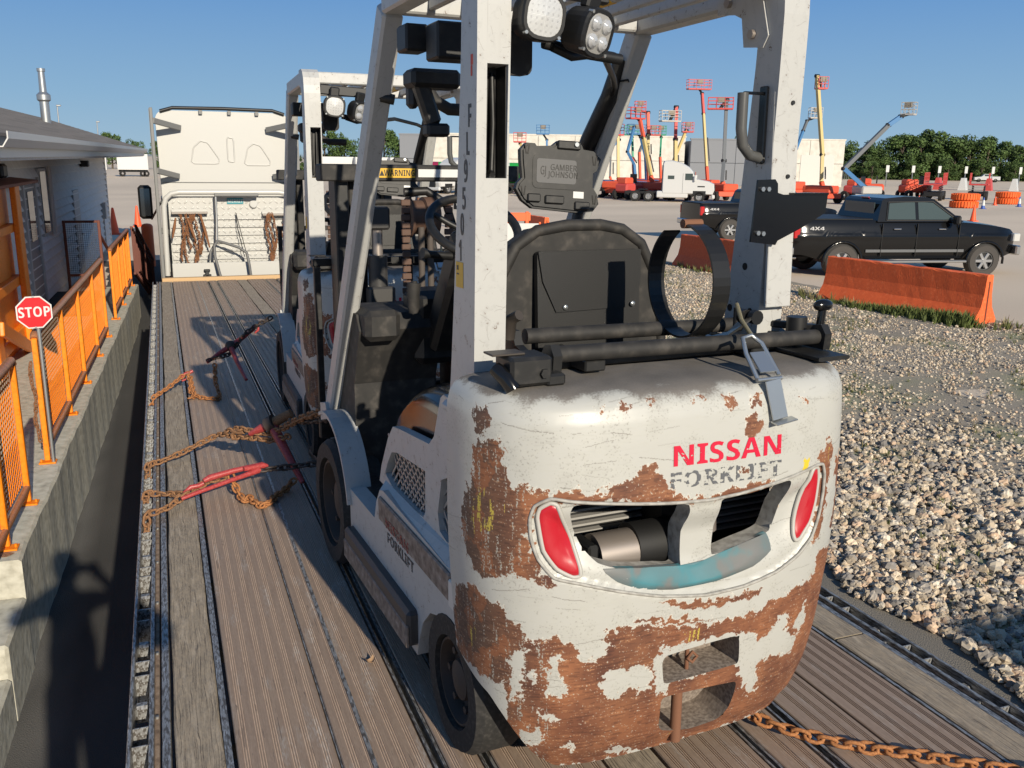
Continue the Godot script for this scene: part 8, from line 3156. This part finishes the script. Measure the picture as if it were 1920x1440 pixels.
	for k in 9000:
		var x := 4.3 + 8.0 * rng.randf()
		var z := lerpf(-1.5, -20.0, rng.randf())
		var den := fn.get_noise_2d(x + 50.0, z) * 1.7
		var near := 9.0
		for e in [[V(11.53, 0, -13.65), V(12.06, 0, -10.58)], [V(12.46, 0, -20.31), V(12.22, 0, -17.3)]]:
			var q := Geometry2D.get_closest_point_to_segment(Vector2(x, z), Vector2(e[0].x, e[0].z), Vector2(e[1].x, e[1].z))
			near = minf(near, q.distance_to(Vector2(x, z)))
		var at_barrier := near > 0.28 and near < 0.55
		if near < 0.3 or (not at_barrier and rng.randf() > den + 0.08):
			continue
		var s := rng.randf_range(0.03, 0.085) * (2.4 if at_barrier else 1.0)
		tf.append(Transform3D(Basis(Vector3.UP, rng.randf_range(0, TAU)).scaled(V(s, s * rng.randf_range(0.7, 1.3), s)), V(x, gy(x, z) + 0.005, z)))
		var v := rng.randf_range(0.7, 1.2)
		tc.append(Color(0.125 * v, 0.135 * v, 0.04 * v) if rng.randf() < 0.75 else Color(0.24 * v, 0.20 * v, 0.10 * v))
	for k in 700:     # along the barrier foot
		var e: Array = [V(11.53, 0, -13.65), V(12.06, 0, -10.58)]
		var f := pow(rng.randf(), 0.6)
		var p: Vector3 = e[0].lerp(e[1], f) + V(-0.36 - absf(rng.randfn(0, 0.12)), 0, rng.randf_range(-0.1, 0.25))
		var s := rng.randf_range(0.06, 0.2) * (0.5 + f)
		tf.append(Transform3D(Basis(Vector3.UP, rng.randf_range(0, TAU)).scaled(V(s, s, s)), V(p.x, gy(p.x, p.z) - 0.01, p.z)))
		var v := rng.randf_range(0.7, 1.25)
		tc.append(Color(0.11 * v, 0.14 * v, 0.035 * v))
	var wmm := MultiMesh.new()
	wmm.transform_format = MultiMesh.TRANSFORM_3D
	wmm.use_colors = true
	wmm.mesh = wmesh
	wmm.instance_count = tf.size()
	for i in tf.size():
		wmm.set_instance_transform(i, tf[i])
		wmm.set_instance_color(i, tc[i])
	var wo := MultiMeshInstance3D.new()
	wo.name = "weeds"
	wo.multimesh = wmm
	wo.material_override = mats["leaves"]
	add_child(wo)
	tag(wo, "patchy green weeds growing through the gravel and at the barriers", "weeds", "", "stuff")

# ------------------------------------------------------------------ what stands behind the camera and throws the shadows
func sdf_body(bones: Array, cell: float, k: float) -> Geo:
	# surface nets over tapered capsules joined with a smooth minimum
	var lo := V(9, 9, 9)
	var hi := -lo
	for b in bones:
		for e in [b[0], b[1]]:
			lo = lo.min(e - Vector3.ONE * 0.22)
			hi = hi.max(e + Vector3.ONE * 0.22)
	var n := Vector3i(((hi - lo) / cell).ceil()) + Vector3i.ONE
	var F := PackedFloat32Array()
	F.resize(n.x * n.y * n.z)
	F.fill(1.0)
	for b in bones:
		var a: Vector3 = b[0]
		var e: Vector3 = b[1]
		var r := maxf(b[2], b[3]) + k * 2.0 + cell * 2.0
		var l0 := Vector3i(((a.min(e) - Vector3.ONE * r - lo) / cell).floor()).clamp(Vector3i.ZERO, n - Vector3i.ONE)
		var l1 := Vector3i(((a.max(e) + Vector3.ONE * r - lo) / cell).ceil()).clamp(Vector3i.ZERO, n - Vector3i.ONE)
		var d := e - a
		var dd := maxf(d.length_squared(), 1e-6)
		for z in range(l0.z, l1.z + 1):
			for y in range(l0.y, l1.y + 1):
				for x in range(l0.x, l1.x + 1):
					var p := lo + V(x, y, z) * cell
					var t := clampf((p - a).dot(d) / dd, 0, 1)
					var s := (p - a - d * t).length() - lerpf(b[2], b[3], t)
					var i := x + n.x * (y + n.y * z)
					var o := F[i]
					var h := clampf(0.5 + 0.5 * (o - s) / k, 0, 1)
					F[i] = lerpf(o, s, h) - k * h * (1.0 - h)
	var vid := {}
	var g := Geo.new()
	var cellv := func(c: Vector3i) -> Vector3:
		if vid.has(c):
			return vid[c]
		var acc := Vector3.ZERO
		var m := 0
		for q in 12:
			var ax := q / 4
			var o1 := Vector3i.ZERO
			o1[(ax + 1) % 3] = q % 2
			o1[(ax + 2) % 3] = (q / 2) % 2
			var o2 := o1
			o2[ax] = 1
			var i1 := c + o1
			var i2 := c + o2
			var f1 := F[i1.x + n.x * (i1.y + n.y * i1.z)]
			var f2 := F[i2.x + n.x * (i2.y + n.y * i2.z)]
			if (f1 < 0.0) != (f2 < 0.0):
				acc += Vector3(i1).lerp(Vector3(i2), f1 / (f1 - f2))
				m += 1
		vid[c] = lo + acc / maxf(m, 1) * cell
		return vid[c]
	for z in range(1, n.z - 1):
		for y in range(1, n.y - 1):
			for x in range(1, n.x - 1):
				var f0 := F[x + n.x * (y + n.y * z)]
				for ax in 3:
					var o := Vector3i(x, y, z)
					o[ax] += 1
					var f1 := F[o.x + n.x * (o.y + n.y * o.z)]
					if (f0 < 0.0) == (f1 < 0.0):
						continue
					var u := Vector3i.ZERO
					u[(ax + 1) % 3] = 1
					var w := Vector3i.ZERO
					w[(ax + 2) % 3] = 1
					var c := Vector3i(x, y, z)
					var q := [cellv.call(c - u - w), cellv.call(c - w), cellv.call(c), cellv.call(c - u)]
					if f0 < 0.0:
						g.quad(q[0], q[1], q[2], q[3])
					else:
						g.quad(q[3], q[2], q[1], q[0])
	return g

func build_behind() -> void:
	var o := TT * V(-0.10, 0.0, 0.30)
	var X := func(x: float, y: float, z: float) -> Vector3:
		return V(x, y, z) - o
	var p := thing("person", "person in dark clothes standing at the trailer edge with both arms raised to a phone", "person", Transform3D(Basis.IDENTITY, o))
	var y0 := o.y
	var B := []
	for s in [-1.0, 1.0]:
		B.append([X.call(-0.10 + 0.10 * s, y0 + 0.06, 0.22), X.call(-0.10 + 0.11 * s, y0 + 0.05, 0.36), 0.045, 0.05])
		B.append([X.call(-0.10 + 0.11 * s, y0 + 0.09, 0.36), X.call(-0.10 + 0.10 * s, y0 + 0.50, 0.33), 0.055, 0.07])
		B.append([X.call(-0.10 + 0.10 * s, y0 + 0.50, 0.33), X.call(-0.10 + 0.09 * s, y0 + 0.92, 0.34), 0.075, 0.095])
		B.append([X.call(-0.12 + 0.18 * s, y0 + 1.46, 0.32), X.call(-0.09 + 0.31 * s, y0 + 1.38, 0.16), 0.062, 0.05])
		B.append([X.call(-0.09 + 0.31 * s, y0 + 1.38, 0.16), X.call(-0.02 + 0.075 * s, y0 + 1.58, 0.085), 0.048, 0.035])
		B.append([X.call(-0.02 + 0.075 * s, y0 + 1.58, 0.085), X.call(-0.01 + 0.06 * s, y0 + 1.64, 0.07), 0.035, 0.03])
	B.append([X.call(-0.11, y0 + 0.95, 0.34), X.call(-0.11, y0 + 1.15, 0.35), 0.15, 0.14])
	B.append([X.call(-0.11, y0 + 1.15, 0.35), X.call(-0.12, y0 + 1.42, 0.33), 0.145, 0.13])
	B.append([X.call(-0.25, y0 + 1.45, 0.32), X.call(0.02, y0 + 1.45, 0.32), 0.07, 0.07])
	B.append([X.call(-0.12, y0 + 1.50, 0.31), X.call(-0.13, y0 + 1.64, 0.28), 0.06, 0.06])
	B.append([X.call(-0.135, y0 + 1.70, 0.27), X.call(-0.135, y0 + 1.775, 0.26), 0.088, 0.092])
	B.append([X.call(-0.135, y0 + 1.66, 0.20), X.call(-0.135, y0 + 1.70, 0.20), 0.045, 0.03])
	put(p, "body", sdf_body(B, 0.026, 0.045), mat("dark_cloth", C(0.03, 0.03, 0.035), 0.9))
	var ph := thing("phone", "dark phone held up in front of the person", "phone", T3(V(-0.005, CAM_Y + 0.005, 0.06), -21, -14, 0))
	put(ph, "case", box_geo(V(0, 0, 0), V(0.155, 0.078, 0.009), 0.003), mats["black_plastic"])
	# tall box truck whose shadow lies on the gravel at the lower right
	var t := thing("box_truck", "white box truck parked behind and to the right of the trailer", "truck", T3(V(6.25, gy(6.25, 6.0), 6.6), 2.0))
	put(t, "cargo_box", box_geo(V(0, 2.2, 0.8), V(2.5, 2.6, 5.6), 0.05), mats["trailer_white"])
	put(t, "cab", box_geo(V(0, 1.35, -2.9), V(2.1, 1.7, 1.6), 0.25), mats["trailer_white"])
	put(t, "bonnet", box_geo(V(0, 0.95, -4.1), V(1.9, 0.8, 1.0), 0.2), mats["trailer_white"])
	put(t, "underframe", box_geo(V(0, 0.7, 0.3), V(1.0, 0.3, 6.6), 0.02), mats["black_plastic"])
	for s in [-1.0, 1.0]:
		for z in [-3.4, 2.2]:
			put(t, "wheel", wheel_geo(0.42, 0.3, 0.24), mats["tyre_rubber"], T3(V(s * 0.92, 0.42, z)))
		put(t, "mirror", box_geo(V(s * 1.42, 1.75, -3.4), V(0.12, 0.5, 0.2), 0.04), mats["black_plastic"])
		var g := Geo.new()
		g.tube([V(s * 1.0, 1.95, -3.3), V(s * 1.42, 1.9, -3.4)], 0.02, 6)
		put(t, "mirror_arm", g, mats["black_plastic"])
